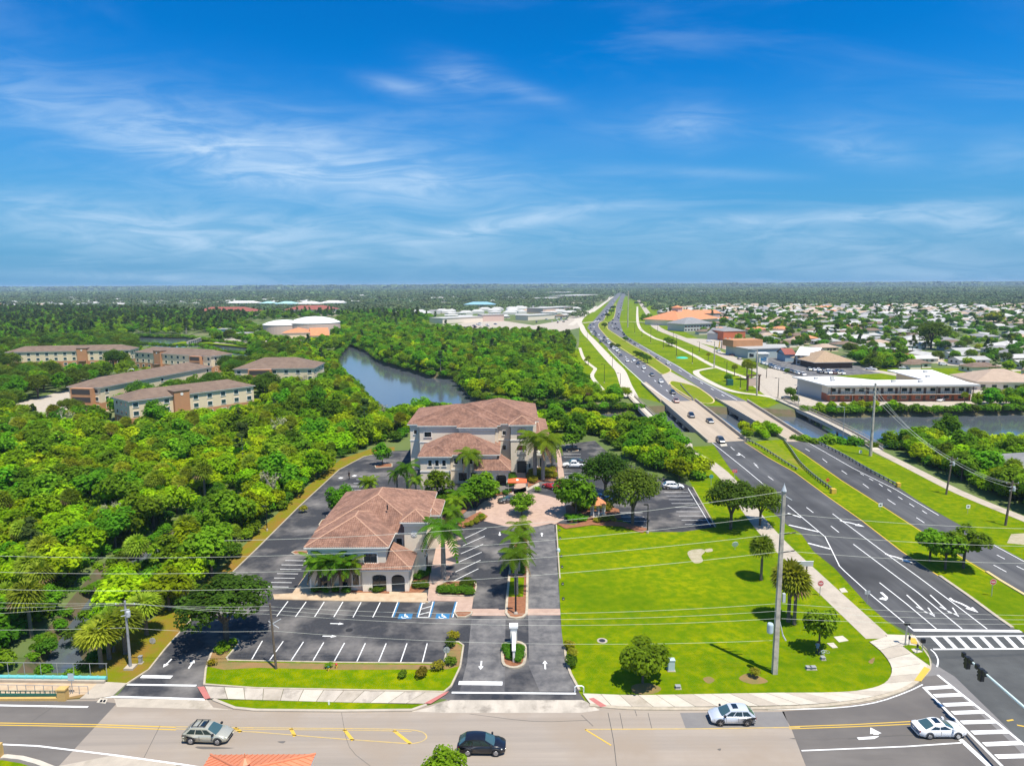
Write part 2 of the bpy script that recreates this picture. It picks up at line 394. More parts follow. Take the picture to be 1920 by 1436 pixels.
for nm, px in (('river', WATER), ('creek', CREEK), ('pond', POND)):
    zw = ZW[nm]
    # near banks stand hidden behind their bushes: those points are sighted over the bush tops
    def over(x, y):
        if nm != 'river': return zw
        if x < 735 and (x, y) in WATER[-9:]: return 3.2
        return 1.6 if (1500 < x < 2200 and y > 800) else zw
    pts = [G(x, y, over(x, y)) for x, y in px]
    n = len(pts); A = sum(pts[i].x*pts[(i+1)%n].y-pts[(i+1)%n].x*pts[i].y for i in range(n))
    if A < 0: pts = pts[::-1]
    off = {'river': 3.0, 'creek': 1.2, 'pond': 3.0}[nm]
    rim = offset_line(pts, -off, True)
    low = offset_line(pts, 0.6, True)
    water_world[nm] = pts
    holes.append(rim)
    w = MB(); tr = tessellate_polygon([[Vector((p.x, p.y, 0)) for p in offset_line(pts, -1.0, True)]])
    wp = offset_line(pts, -1.0, True)
    w.add([(p.x, p.y, zw) for p in wp], [t if (wp[t[1]]-wp[t[0]]).cross(wp[t[2]]-wp[t[0]]) > 0 else t[::-1] for t in tr])
    struct({'river': 'river_water', 'creek': 'creek_water', 'pond': 'pond_water'}[nm], w, M_['water'])
    b = MB(); n = len(rim)
    b.add([(p.x, p.y, 0) for p in rim] + [(p.x, p.y, zw - .5) for p in low], [(i, (i+1)%n, n+(i+1)%n, n+i) for i in range(n)])
    struct({'river': 'river_bank', 'creek': 'creek_bank', 'pond': 'pond_bank'}[nm], b, M_['bank'])
outer = [Vector(p) for p in ((-2500,-400),(2500,-400),(2500,2600),(-2500,2600))]
cv = list(outer); ce = [(i, (i+1)%4) for i in range(4)]
for h in holes:
    o = len(cv); cv += [Vector((p.x, p.y)) for p in h]; ce += [(o+i, o+(i+1)%len(h)) for i in range(len(h))]
res = delaunay_2d_cdt(cv, ce, [], 1, 1e-4)
gv, gf = res[0], res[2]
gm = MB(); keep = []
for f in gf:
    c = sum((gv[i] for i in f), Vector((0, 0))) / len(f)
    if not any(inpoly(c.x, c.y, h) for h in holes): keep.append(tuple(f))
gm.add([(p.x, p.y, 0) for p in gv], keep)
E_ = 30000
gm.add([(-E_,-400,0),(-2500,-400,0),(-2500,2600,0),(-E_,2600,0)], [(0,1,2,3)])
gm.add([(2500,-400,0),(E_,-400,0),(E_,2600,0),(2500,2600,0)], [(0,1,2,3)])
gm.add([(-E_,2600,0),(E_,2600,0),(E_,34000,0),(-E_,34000,0)], [(0,1,2,3)], 1)
struct('ground', gm, [M_['scrub'], M_['far_wood']])

def sheet(name, px, z, m, parent=None, world=False, sm=0):
    pts = px if world else GL(px)
    if sm: pts = smooth_line([tuple(p[:2]) for p in pts], sm, True)
    n = len(pts); A = sum(pts[i][0]*pts[(i+1)%n][1]-pts[(i+1)%n][0]*pts[i][1] for i in range(n))
    if A < 0: pts = pts[::-1]
    mb = MB(); mb.poly([(p[0], p[1], z) for p in pts])
    return struct(name, mb, M_[m] if isinstance(m, str) else m, parent)
def raised(name, px, h, m, parent=None, kerb=None, kw=.22, sm=0, z0=0.0):
    pts = [p.xy for p in GL(px)]
    if sm: pts = smooth_line([tuple(p) for p in pts], sm, True)
    mb = MB().slab([(p[0], p[1]) for p in pts], z0, h)
    o = struct(name, mb, M_[m], parent)
    if kerb:
        k = MB().kerb(pts, kw, 0, h + .05, closed=True)
        k.obj('kerb', M_[kerb], o)
    return o
def strip(name, px, w, z, m, parent, world=False, sm=0, closed=False):
    pts = px if world else [tuple(p.xy) for p in GL(px)]
    if sm: pts = smooth_line(pts, sm, closed)
    return MB().ribbon(pts, w, z, closed=closed).obj(name, M_[m], parent)

# broad ground covers --------------------------------------------------------
sheet('lawn', [(1043,984),(1165,975),(1215,994),(1290,993),(1345,986),(1300,915),(1285,888),(1285,838),(1340,835),(1372,880),(1420,935),(1477,985),
     (1502,1000),(1525,1033),(1565,1065),(1627,1133),(1660,1162),(1712,1200),(1745,1250),(1700,1290),(1450,1315),(1092,1312),(1058,1262),(1050,1190)], .004, 'grass')
# highway verges and medians lie on one long grass strip that follows the highway
sheet('highway_verge', [(1186,742),(1130,742),(1098,715),(1080,680),(1086,640),(1086,600),(1130,572),(1165,555),(1210,555),(1260,610),(1420,690),(1492,736),
     (1535,760),(1470,752),(1440,764),(1245,757)], .004, 'grass')
sheet('roadside_grass', [(1336,833),(1520,820),(1590,828),(1760,905),(1990,1000),(2100,1060),(2300,1300),(1925,1230),(1700,1180),(1500,1010),(1400,900)], .0065, 'grass')
sheet('river_lawn', [(1690,838),(1790,820),(1850,830),(2000,850),(2000,960),(1900,920),(1800,880)], .0085, 'grass')
sheet('canal_verge', [(205,1300),(160,1250),(240,1190),(330,1130),(420,1060),(480,1000),(560,925),(640,860),(700,840),(740,838),(740,850),(690,860),(640,882),(562,952),(482,1032),(425,1087),(350,1175),(310,1220),(280,1258),(237,1285)], .004, 'verge')
for nm, px in {'field_a':[(300,648),(345,640),(500,655),(520,640),(470,625),(400,640)],
     'field_b':[(170,631),(300,628),(345,633),(240,631)], 'field_c':[(780,600),(860,590),(900,593),(860,605),(790,607)], 'field_d':[(420,690),(560,770),(600,770),(570,740),(500,700)],
     'field_e':[(0,577),(330,571),(330,576),(0,583)], 'field_f':[(1450,597),(1520,592),(1522,604),(1455,606)], 'field_g':[(1690,690),(1900,690),(1990,700),(1990,720),(1830,712),(1690,704)],
     'field_h':[(470,745),(600,772),(560,800),(500,790)], 'field_i':[(100,700),(180,690),(180,705),(100,720)], 'field_j':[(1560,690),(1680,688),(1700,710),(1640,715),(1560,708)],
     'field_k':[(1730,668),(1850,668),(1850,678),(1740,678)], 'field_l':[(560,600),(640,596),(640,606),(560,612)]}.items():
    _sz2 = .005+.0004*len([o for o in bpy.data.objects if o.name.startswith('meadow')]); sheet('meadow', px, _sz2, 'grass')
# side yards of the motel strip
sheet('motel_yard', [(1440,690),(1500,700),(1640,706),(1760,712),(1900,735),(1930,760),(1700,764),(1540,765),(1440,745),(1400,715)], .008, 'concrete')
sheet('restaurant_lot', [(1415,668),(1480,664),(1560,680),(1640,690),(1655,700),(1560,705),(1490,706),(1430,680)], .012, 'drive')
sheet('plaza_lot', [(1270,633),(1400,640),(1420,655),(1360,655),(1300,640)], .008, 'concrete')
sheet('tank_yard', [(400,643),(440,630),(520,640),(640,632),(660,645),(560,656),(470,648)], .008, 'concrete')
sheet('store_lot', [(820,612),(920,598),(1000,610),(1060,600),(1075,590),(1100,585),(1085,615),(1040,625),(900,625),(830,622)], .008, 'concrete')
sheet('far_lot', [(1000,566),(1130,556),(1150,552),(1140,562),(1060,574),(1000,574)], .008, 'concrete_white')
sheet('apartment_lot', [(20,760),(110,735),(250,700),(440,700),(440,730),(330,735),(240,760),(130,790),(30,800)], .008, 'concrete')
_sz = .013
for a in ([(1625,692),(1683,703),(1760,716)], [(1748,672),(1780,684),(1850,684),(1990,690)], [(1850,697),(1990,690)], [(1560,668),(1700,672),(1748,672)], [(1440,640),(1620,650),(1800,646)],
          [(1250,588),(1420,600),(1600,612),(1800,620)], [(1700,600),(1760,650)], [(1400,606),(1450,640)], [(100,760),(240,735),(330,700),(440,690)]):
    _sz += .003; strip('street', a, 6.5, _sz, 'concrete', None, sm=4)['kind'] = 'structure'

# ================================================================ street in front
near = sheet('street_road', [(-900,1310),(0,1312),(115,1312),(190,1308),(235,1300),(390,1310),(440,1326),(780,1329),(845,1310),(1090,1310),(1120,1326),(1450,1331),(1560,1325),(1640,1313),(1700,1293),
       (1735,1266),(1748,1246),(1742,1222),(1716,1196),(1708,1188),(1930,1188),(2400,1186),(2900,1700),(-1500,1700)], .010, 'road')
sheet('old_asphalt', [(-900,1314),(185,1314),(219,1318),(110,1436),(-100,1640),(-1500,1690)], .016, 'road_dark', near)
sheet('patch', [(1275,1336),(1470,1334),(1480,1363),(1286,1366)], .016, 'road_mid', near)
sheet('old_asphalt', [(1466,1333),(1560,1327),(1640,1315),(1700,1295),(1735,1268),(1758,1265),(1900,1395),(2120,1640),(1590,1640),(1484,1366)], .016, 'road_dark', near)
sheet('overlay', [(1748,1242),(1738,1216),(1716,1194),(1708,1186),(2400,1186),(2900,1600),(2150,1600),(1905,1380),(1790,1268)], .013, 'road_new', near)
sheet('patch', [(1690,1300),(1735,1266),(1748,1240),(1800,1262),(1905,1370),(2150,1590),(2120,1640),(1960,1500),(1880,1420)], .0115, 'road_mid', near)
sheet('apron', [(214,1309),(388,1311),(400,1326),(440,1331),(300,1327),(219,1325)], .018, 'concrete', near)
sheet('apron', [(800,1327),(845,1312),(1092,1312),(1125,1331),(1090,1336),(850,1336),(770,1334)], .018, 'concrete_old', near)
sheet('apron', [(108,1436),(210,1416),(330,1432),(330,1640),(-60,1640)], .018, 'concrete', near)
def mark(px, w, m='paint_white', p=None, nm='lane_line', sm=0, z=.024): return strip(nm, px, w, z, m, p or near, sm=sm)
mark([(-600,1321),(0,1322),(165,1325)], .28)
mark([(-600,1349),(0,1355),(180,1358),(330,1363)], .14, 'paint_yellow'); mark([(-600,1352),(0,1359),(180,1362),(330,1368)], .14, 'paint_yellow')
mark([(330,1362),(480,1364),(700,1366),(780,1369),(800,1380),(790,1390),(770,1394)], .13, 'paint_yellow_worn', sm=3)
mark([(330,1366),(480,1372),(640,1385),(770,1394)], .13, 'paint_yellow_worn')
mark([(380,1365),(480,1367),(700,1369),(772,1371)], .11, 'paint_yellow_worn')
for a in ([(440,1364),(452,1372)], [(545,1365),(553,1380)], [(645,1367),(662,1388)], [(738,1369),(770,1394)]): mark(a, .34, 'paint_yellow')
mark([(-600,1385),(0,1395),(70,1398),(220,1416),(350,1434),(520,1462)], .2)
mark([(1097,1367),(1300,1366),(1500,1363)], .16, 'paint_yellow_worn'); mark([(1097,1367),(1146,1397)], .16, 'paint_yellow')
mark([(1480,1362),(1600,1358),(1712,1352)], .13, 'paint_yellow'); mark([(1480,1366),(1600,1362),(1712,1357)], .13, 'paint_yellow')
mark([(1503,1407),(1700,1399),(1805,1392)], .16)
mark([(1800,1385),(1855,1436),(1960,1540)], .5, nm='stop_line')
mark([(1888,1351),(1900,1349)], .2, 'paint_yellow'); mark([(1907,1359),(1935,1364)], .2, 'paint_yellow')
mark([(190,1307),(215,1306),(300,1308),(385,1311)], .32, nm='crosswalk_line'); mark([(238,1283),(300,1284),(368,1285)], .32, nm='crosswalk_line')
mark([(265,1268),(322,1269)], .6, nm='stop_line')
mark([(1757,1250),(1759,1238),(1754,1226),(1745,1217)], .16, sm=3); mark([(1440,1330),(1560,1327),(1640,1317),(1700,1297),(1730,1283)], .14, sm=3)
# crosswalks at the corner
cwl = [(1731,1288),(1800,1357),(1905,1462)]; cwr = [(1758,1265),(1843,1333),(1975,1440)]
mark(cwl, .3, nm='crosswalk_line'); mark(cwr, .3, nm='crosswalk_line')
for (a, b) in (((1736,1290),(1784,1287)),((1752,1304),(1803,1302)),((1770,1321),(1824,1319)),((1786,1336),(1844,1334)),((1803,1354),(1866,1352)),((1823,1373),(1890,1371)),((1845,1395),(1915,1392)),((1868,1418),(1942,1416))):
    mark([a, b], .6, nm='crosswalk_bar', z=.021)
mark([(1718,1193),(1930,1192),(2300,1190)], .3, nm='crosswalk_line'); mark([(1750,1217),(1930,1216),(2300,1214)], .3, nm='crosswalk_line')
for i in range(12):
    x = 1748 + i * 23.0
    mark([(x, 1193.5), (x + 22, 1216)], .55, nm='crosswalk_bar', z=.021)
mark([(1711,1181),(1800,1182),(1915,1183)], .6, nm='stop_line')

for px, w in ([(1140,1336),(1146,1365),(1152,1400),(1160,1480)],.06),([(1162,1336),(1168,1366)],.05),([(1190,1330),(1194,1342)],.05),([(1215,1336),(1222,1365)],.05),([(300,1360),(270,1420)],.04),([(98,1326),(60,1352)],.05),([(640,1334),(655,1400),(700,1440)],.03),([(880,1338),(1000,1352),(1100,1350)],.035),([(1090,1340),(1112,1361)],.05),([(1590,1385),(1720,1378),(1760,1392)],.05): mark(px, w, 'road_new', nm='crack', sm=3)
for px in ([(1480,1384),(1560,1380),(1640,1377),(1700,1375),(1640,1380),(1540,1386)],[(370,1399),(440,1402),(380,1404)],[(520,1390),(535,1389),(530,1393)],[(1345,1404),(1352,1403),(1350,1407)]): sheet('oil_stain', px, .0265, 'road_dark', near, sm=3)
def arrow(c, d, shape, L, parent, m='paint_white', z=.026, mirror=1):
    """painted arrow: shape 's' straight, 't' turn, 'w' swerving; c pixel of the middle, d pixel it points to"""
    a, b = G(*c), G(*d); u = (b - a); u.z = 0; u.normalize(); v = Vector((-u.y, u.x, 0)) * mirror; mb = MB(); w = .09 * L
    P = lambda x, y: a + u * (x * L) + v * (y * L)
    if shape == 's':
        o = [(-.5,-.05),(.12,-.05),(.12,-.17),(.5,0),(.12,.17),(.12,.05),(-.5,.05)]
    elif shape == 't':
        o = [(-.5,-.06),(-.05,-.06),(.13,.02),(.22,.15),(.30,.15),(.14,.42),(-.04,.15),(.06,.15),(.02,.09),(-.1,.06),(-.5,.06)]
    else:
        o = [(-.5,-.10),(-.35,-.02),(-.1,-.05),(.1,-.02),(.2,.02),(.2,-.10),(.5,.10),(.16,.20),(.17,.09),(.05,.06),(-.1,.04),(-.35,.07),(-.5,.0)]
    q = [P(x, y) for x, y in o]
    n = len(q); A = sum(q[i].x*q[(i+1)%n].y-q[(i+1)%n].x*q[i].y for i in range(n))
    if A < 0: q = q[::-1]
    mb.poly([(p.x, p.y, z) for p in q]); return mb.obj('painted_arrow', M_[m], parent)
arrow((1640,1382),(1690,1379), 't', 3.6, near)

# ================================================================ the property's car park
lot = sheet('car_park', [(236,1284),(279,1256),(309,1218),(349,1173),(424,1085),(481,1030),(561,950),(636,881),(682,856.5),(736,845.5),(900,838),(1043,835),(1115,826),(1150,858),(1230,893),(1282,906),
     (1299,914),(1341,988),(1280,997),(1215,997),(1165,974),(1043,984),(1048,1100),(1053,1185),(1057,1215),(1068,1262),(1085,1296),(1096,1312),(1090,1316),(845,1316),(835,1310),(480,1300),(390,1312),(215,1309)], .012, 'lot')
sheet('drive_surface', [(991,988),(1039,983),(1047,1100),(1052,1185),(1057,1215),(1068,1262),(1085,1296),(1012,1296),(992,1250),(990,1140)], .016, 'drive', lot)
sheet('drive_surface', [(884,1160),(948,1160),(946,1296),(862,1296),(876,1240)], .016, 'drive', lot)
sheet('paver_band', [(881,1141),(950,1141),(950,1154),(884,1154)], .02, 'paver', lot); sheet('paver_band', [(988,1141),(1050,1141),(1051,1153),(988,1153)], .02, 'paver', lot)
kl = lambda px, p=lot, w=.2, m='kerb': MB().kerb([tuple(q.xy) for q in GL(px)], w, 0, .15).obj('kerb', M_[m], p)
kl([(236,1284),(279,1256),(309,1218),(349,1173),(424,1085),(481,1030),(561,950),(636,881),(682,856.5),(736,845.5)])
kl([(1299,914),(1341,988)]); kl([(1043,984),(1048,1060),(1050,1085)]); kl([(1058,1210),(1062,1240),(1070,1264),(1086,1294)], w=.3)
# worn pale stains of the asphalt
for px in ([(560,1185),(640,1178),(760,1182),(880,1176),(960,1180),(1040,1172),(1045,1190),(960,1200),(850,1196),(700,1200),(580,1198)],
           [(480,1000),(560,940),(610,900),(640,890),(600,930),(530,985),(470,1045),(440,1075)], [(1010,1200),(1040,1215),(1050,1260),(1068,1290),(1030,1294),(1005,1250)], [(895,1200),(925,1205),(930,1280),(885,1285)]):
    pass
# stalls
def stall(a, b, m='paint_white', w=.13): return strip('parking_line', [a, b], w, .022, m, lot)
for (x, y, x2, y2) in ((540,1127,519,1155),(574,1128,554,1156),(608,1128,590,1156),(643,1128,626,1156.5),(677,1129,662,1157),(713,1129,699,1157)): stall((x, y), (x2, y2))
for (x, y, x2, y2) in ((492,1201,472,1236),(531,1202,506,1237),(569,1203,546,1238),(607,1204,587,1238),(646,1205,627,1239),(685,1205.5,669,1240),(724,1206,710,1240),(763,1206,751,1241),(801,1206,792,1241)): stall((x, y), (x2, y2))
for (x, y, x2, y2) in ((746,1128,735,1157),(793,1127,784,1157),(812,1127,804,1157),(857,1128,849,1157)): stall((x, y), (x2, y2))
for (x, y, x2, y2) in ((748.5,1128,737.8,1157),(790.5,1127,781.5,1157),(814.5,1127,806.5,1157),(854.5,1128,846.5,1157)): stall((x, y), (x2, y2), 'paint_blue', .2)
for t in (.15, .5, .85):
    a = (793 + (784-793)*t, 1127 + 30*t); b = (812 + (804-812)*(t-.2), 1127 + 30*(t-.2)); stall(a, b)
stall((784,1157), (804,1157)); stall((784,1157.2),(735,1157.2),'lot') if False else None
def wheelchair_mark(c):
    a = G(*c); o = MB(); s = 1.0
    o.poly([(a.x+x*s, a.y+y*s, .022) for x, y in ((-.95,-.75),(.95,-.75),(.95,.75),(-.95,.75))])
    b = o.obj('accessible_symbol', M_['paint_blue'], lot)
    q = MB(); ring = [(a.x-.1+.38*math.cos(t), a.y-.2+.38*math.sin(t)) for t in [R(d) for d in range(-200, 40, 24)]]
    q.ribbon(ring, .12, .027); q.ribbon([(a.x-.12,a.y+.42),(a.x-.08,a.y-.0),(a.x+.28,a.y-.02),(a.x+.42,a.y-.42),(a.x+.6,a.y-.4)], .13, .028)
    q.ribbon([(a.x-.1,a.y+.22),(a.x+.22,a.y+.2)], .1, .03)
    q.add([(a.x-.12+.11*math.cos(t), a.y+.58+.11*math.sin(t), .03) for t in [i*math.pi/4 for i in range(8)]], [tuple(range(8))])
    q.obj('wheelchair_sign', M_['paint_white'], lot)
wheelchair_mark((760,1155)); wheelchair_mark((830,1155))
for (x, y, x2, y2) in ((912,990,872,1009),(909,1005,868,1023),(906,1020,864,1038),(903,1035,859,1054),(901,1050,854,1072),(897,1066,850,1089)): stall((x, y), (x2, y2))
for i in range(7): y = 1050.5 + i * 8.2; stall((535 - i*7.2 if i < 2 else 536 - i*5.5, y), (577 - i*6, y + .6))
for i in range(5): stall((590 - i*6.5, 977 + i*9), (577 - i*7, 977.4 + i*9)) if False else None
for (x, y) in ((686,893),(680,899),(675,906),(669,912),(664,918),(659,925)): stall((x-12, y), (x+20, y+.5))
for (x, y) in ((1057,851),(1057,857),(1058,887),(1059,893)): stall((x, y), (x+32, y+.3))
for (a, b, y) in ((1246,1290,922.5),(1250,1294,929.5),(1254,1299,936.5),(1259,1303,943.7),(1263,1308,951.2),(1268,1314,959),(1273,1319,967),(1278,1325,975),(1284,1330,983)): stall((a, y), (b, y))
for (a, b, y) in ((1165,1208,969),(1163,1205,961),(1168,1212,977)): stall((a, y), (b, y))
stall((1325,915) if False else (1290,915), (1332,985), w=.12)
for c, d in (((314,1243),(306,1251)),((359,1245),(365,1236)),((902,1247),(901,1256)),((1022,1246),(1021.5,1238)),((1016,1002),(1015.6,996)),((632,1169),(642,1169.3)),((618,1192.5),(628,1192.8)),((937,1001),(937,1007))): arrow(c, d, 's', 1.9, lot, z=.028)
mark([(860,1280),(942,1281)], .75, p=lot, nm='stop_line'); mark([(847,1298),(960,1299),(1080,1300)], .3, p=lot, nm='crosswalk_line')
mark([(641,895),(637,897)], .9, p=lot); mark([(662,893),(667,891)], .9, p=lot)
# plaza of pink pavers
plz = sheet('paver_plaza', [(892,962),(896,949),(908,940),(930,931),(965,926),(1006,925),(1030,930),(1051,937),(1062,948),(1066,962),(1060,972),(1045,980),(1040,983),(1034,981),(1012,986),(985,990),(950,987),(917,979),(905,976)], .022, 'paver')
sheet('entrance_walk', [(966,886),(985,886),(986,915),(990,926),(963,926)], .03, 'paver', plz)
sheet('entrance_walk', [(896,921),(960,921),(1010,905),(1012,910),(975,926),(900,926)], .03, 'concrete', plz)
sheet('side_walk', [(1043,842),(1050,842),(1060,905),(1048,906)], .06, 'paver', plz)
# pavements round the near building
wk = raised('building_walk', [(512,1115),(548,1113),(582,1066),(640,966),(648,966),(590,1070),(584,1108),(690,1109),(760,1111),(800,1112),(803,1130),(640,1127),(514,1124)], .12, 'paver_tan')
wk2 = raised('paver_walk', [(803,1112),(806,1080),(815,1040),(822,1005),(832,990),(846,988),(844,1000),(867,1010),(843,1018),(864,1024),(840,1033),(860,1039),(832,1050),(855,1056),(828,1068),(850,1072),(838,1090),(824,1108),(822,1118),(888,1120),(883,1153),(858,1158),(852,1152),(858,1128),(800,1127)], .12, 'paver')
# verge between lot and street
fv = raised('front_verge', [(383,1284),(386,1255),(396,1226),(411,1204),(428,1197),(446,1199),(449,1206),(425,1234),(428,1239),(479,1240),(640,1243),(832,1244.5),(841,1209),(849,1204),(860,1204.5),(869,1211),(863,1251),(846,1287),(833,1298),(480,1291)], .12, 'grass', kerb='kerb')
sheet('mulch_bed', [(387,1250),(397,1226),(412,1206),(428,1199),(444,1201),(422,1236),(430,1242),(640,1246),(835,1247.5),(843,1212),(856,1207),(866,1212),(861,1250),(838,1256),(640,1257),(480,1253),(420,1257)], .126, 'soil', fv)
sheet('verge_grass', [(405,1313),(480,1313.5),(780,1321.5),(800,1320),(775,1329.5),(640,1331),(480,1329.5),(440,1325)], .10, 'grass').__setitem__('kind', 'structure')
kl([(400,1312),(440,1328),(480,1332),(640,1333.5),(772,1332),(800,1322)], near, .35, 'concrete')
def walk(name, top, bot, n, h, m, joint=.05, slab_mats=None):
    """pavement of separate slabs between two lines of the same number of points"""
    T = smooth_line([tuple(p.xy) for p in GL(top)], 8); B = smooth_line([tuple(p.xy) for p in GL(bot)], 8)
    def at(Lp, t):
        d = [0]
        for i in range(1, len(Lp)): d.append(d[-1] + (Lp[i]-Lp[i-1]).length)
        s = t * d[-1]
        for i in range(1, len(Lp)):
            if s <= d[i] + 1e-9: return Lp[i-1].lerp(Lp[i], (s-d[i-1])/max(d[i]-d[i-1], 1e-6))
        return Lp[-1]
    base = MB(); ring = [at(T, i/40) for i in range(41)] + [at(B, 1-i/40) for i in range(41)]
    base.slab([(p.x, p.y) for p in ring], 0, h - .02); o = struct(name, base, M_['bank'])
    for i in range(n):
        t0, t1 = (i + joint/2) / n, (i + 1 - joint/2) / n
        q = [at(T, t0), at(T, (t0+t1)/2), at(T, t1), at(B, t1), at(B, (t0+t1)/2), at(B, t0)]
        dz = rng.uniform(-.006, .006)
        MB().slab([(p.x, p.y) for p in q], h - .05, h + dz).obj('slab', M_[(slab_mats or [m])[i % len(slab_mats or [m])]], o)
    return o
walk('pavement', [(384,1287.5),(480,1291.5),(660,1296),(836,1299)], [(394,1310),(480,1313),(660,1318),(796,1320)], 12, .12, 'concrete_old', .03, ['concrete_old','concrete_white','concrete_old','concrete'])
sheet('tactile_ramp', [(370,1289),(383,1288),(395,1310),(384,1312)], .13, 'red_ramp')
sheet('tactile_ramp', [(795,1320),(833,1299.5),(842,1297),(836,1303),(808,1320.5)], .13, 'red_ramp'); sheet('tactile_ramp', [(1103,1311),(1113,1309.5),(1138,1325),(1126,1327)], .13, 'red_ramp')
walk('pavement', [(1092,1301),(1200,1304),(1440,1300),(1560,1299),(1620,1294),(1658,1282),(1672,1262),(1668,1243),(1650,1220),(1630,1204)],
     [(1106,1320),(1200,1326),(1440,1324),(1560,1318),(1640,1306),(1700,1287),(1730,1264),(1728,1248),(1700,1220),(1672,1191)], 22, .12, 'concrete_white', .025, ['concrete_white','concrete_white','concrete'])
MB().kerb(smooth_line([tuple(p.xy) for p in GL([(1106,1322),(1200,1329),(1440,1328),(1560,1321.5),(1640,1309.5),(1700,1290),(1736,1262),(1742,1244),(1733,1222),(1708,1196)])], 6), .45, 0, .125).obj('kerb', M_['kerb'], near)
sheet('corner_plaza', [(1660,1190),(1716,1192),(1722,1204),(1740,1228),(1742,1248),(1728,1266),(1700,1232)], .10, 'concrete_white').__setitem__('kind', 'structure')
sheet('corner_grass', [(1692,1212),(1703,1210),(1726,1212),(1742,1235),(1744,1250),(1716,1230)], .135, 'grass').__setitem__('kind', 'structure')
sheet('utility_pad', [(1708,1218),(1722,1217),(1730,1224),(1715,1226)], .16, 'concrete_white').__setitem__('kind', 'structure')
sheet('tactile_pad', [(1733,1251),(1744,1256),(1727,1279),(1714,1277)], .152, 'yellow_pad').__setitem__('kind', 'structure')
sheet('tactile_pad', [(1706,1197),(1716,1198),(1722,1210),(1708,1207)], .152, 'yellow_pad').__setitem__('kind', 'structure')
# shared path along the highway
_pz = [.026]
def pathway(name, px, w, m, sm=5):
    _pz[0] += .004; o = strip(name, px, w, _pz[0], m, None, sm=sm); o['kind'] = 'structure'; return o
pathway('shared_path', [(1286,831),(1292,845),(1330,868),(1366,900),(1415,968),(1458,1018),(1528,1085),(1648,1197)], 3.4, 'concrete')
pathway('shared_path', [(1195,575),(1196.6,608),(1220,630),(1250,642),(1297,664),(1336,685),(1398,708),(1440,722)], 3.2, 'concrete_white')
pathway('shared_path', [(1340,689),(1312,694),(1305,698),(1314,707),(1349,725),(1381,735),(1419,740),(1448,745),(1462,750)], 3.2, 'concrete_white')
pathway('shared_path', [(1640,843),(1723,885),(1801,924),(1920,973),(2050,1025)], 2.7, 'concrete')
pathway('shared_path', [(1087,652),(1095,673),(1112,688),(1116,692),(1110,704),(1116,715),(1131,732)], 2.0, 'concrete_white')
pathway('frontage_path', [(1118,574),(1090,597.6),(1091,612.6),(1097.6,625),(1110,637.7),(1130,660),(1147.7,679),(1162.8,695),(1172.8,720.4),(1180,735),(1185,746)], 5.4, 'concrete_white')
pathway('link_path', [(1150,739),(1180,739.5)], 2, 'concrete_white')
pathway('cross_path', [(1150,603),(1200,604),(1250,607)], 4, 'concrete_white'); pathway('cross_path', [(1090,606),(1125,602)], 6, 'concrete')
pathway('side_road', [(1195,560),(1213,585),(1219,596),(1227,610),(1242,620),(1273,632),(1343,660),(1407,687),(1448,704),(1490,712),(1510,735)], 8.5, 'concrete')
sheet('station_lot', [(1421,715),(1470,711),(1505,712),(1530,738),(1512,762),(1478,757),(1448,744),(1438,733)], .1, 'concrete')
for a in ([(1070,610),(1098,590),(1120,578),(1140,563)], [(1080,600),(1100,583)], [(1110,585),(1150,556)]): pathway('side_road', a, 7, 'concrete_white')
# ================================================================ highway
hl = sheet('highway_southbound', [(1708,1188),(1660,1162),(1627,1133),(1565,1065),(1525,1033),(1502,1000),(1477,985),(1420,935),(1370,880),(1336,831),(1325.5,830),
    (1399,826),(1440,857),(1490,885),(1558,935),(1615,975),(1690,1033),(1758,1078),(1816,1118),(1866,1155),(1896,1176),(1925,1188)], .010, 'highway')
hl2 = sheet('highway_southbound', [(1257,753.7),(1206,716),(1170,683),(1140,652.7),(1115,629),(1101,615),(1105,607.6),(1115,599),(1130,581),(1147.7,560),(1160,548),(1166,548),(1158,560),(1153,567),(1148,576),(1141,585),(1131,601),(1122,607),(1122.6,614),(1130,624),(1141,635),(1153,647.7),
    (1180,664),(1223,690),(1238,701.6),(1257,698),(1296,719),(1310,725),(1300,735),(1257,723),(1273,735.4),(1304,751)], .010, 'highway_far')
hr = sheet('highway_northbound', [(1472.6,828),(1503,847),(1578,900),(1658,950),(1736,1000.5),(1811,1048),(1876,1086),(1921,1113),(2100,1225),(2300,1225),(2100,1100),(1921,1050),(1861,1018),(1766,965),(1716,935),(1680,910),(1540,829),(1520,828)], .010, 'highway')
hr2 = sheet('highway_northbound', [(1340,749),(1310,725),(1257,691.6),(1235,676.5),(1218,664),(1183,645),(1170,635),(1160,630),(1140,616),(1140,605),(1150,599),(1154,587.6),(1155,576),(1158,567),(1164,555),(1168,548),(1176,548),(1170,560),(1166.5,576),(1163,592.6),(1161.5,601),(1164,610),(1168,622.7),(1176.5,631),(1198,644),(1233,664),(1273,686.6),(1299,703),(1330,720.5),(1402,753)], .011, 'highway_far')
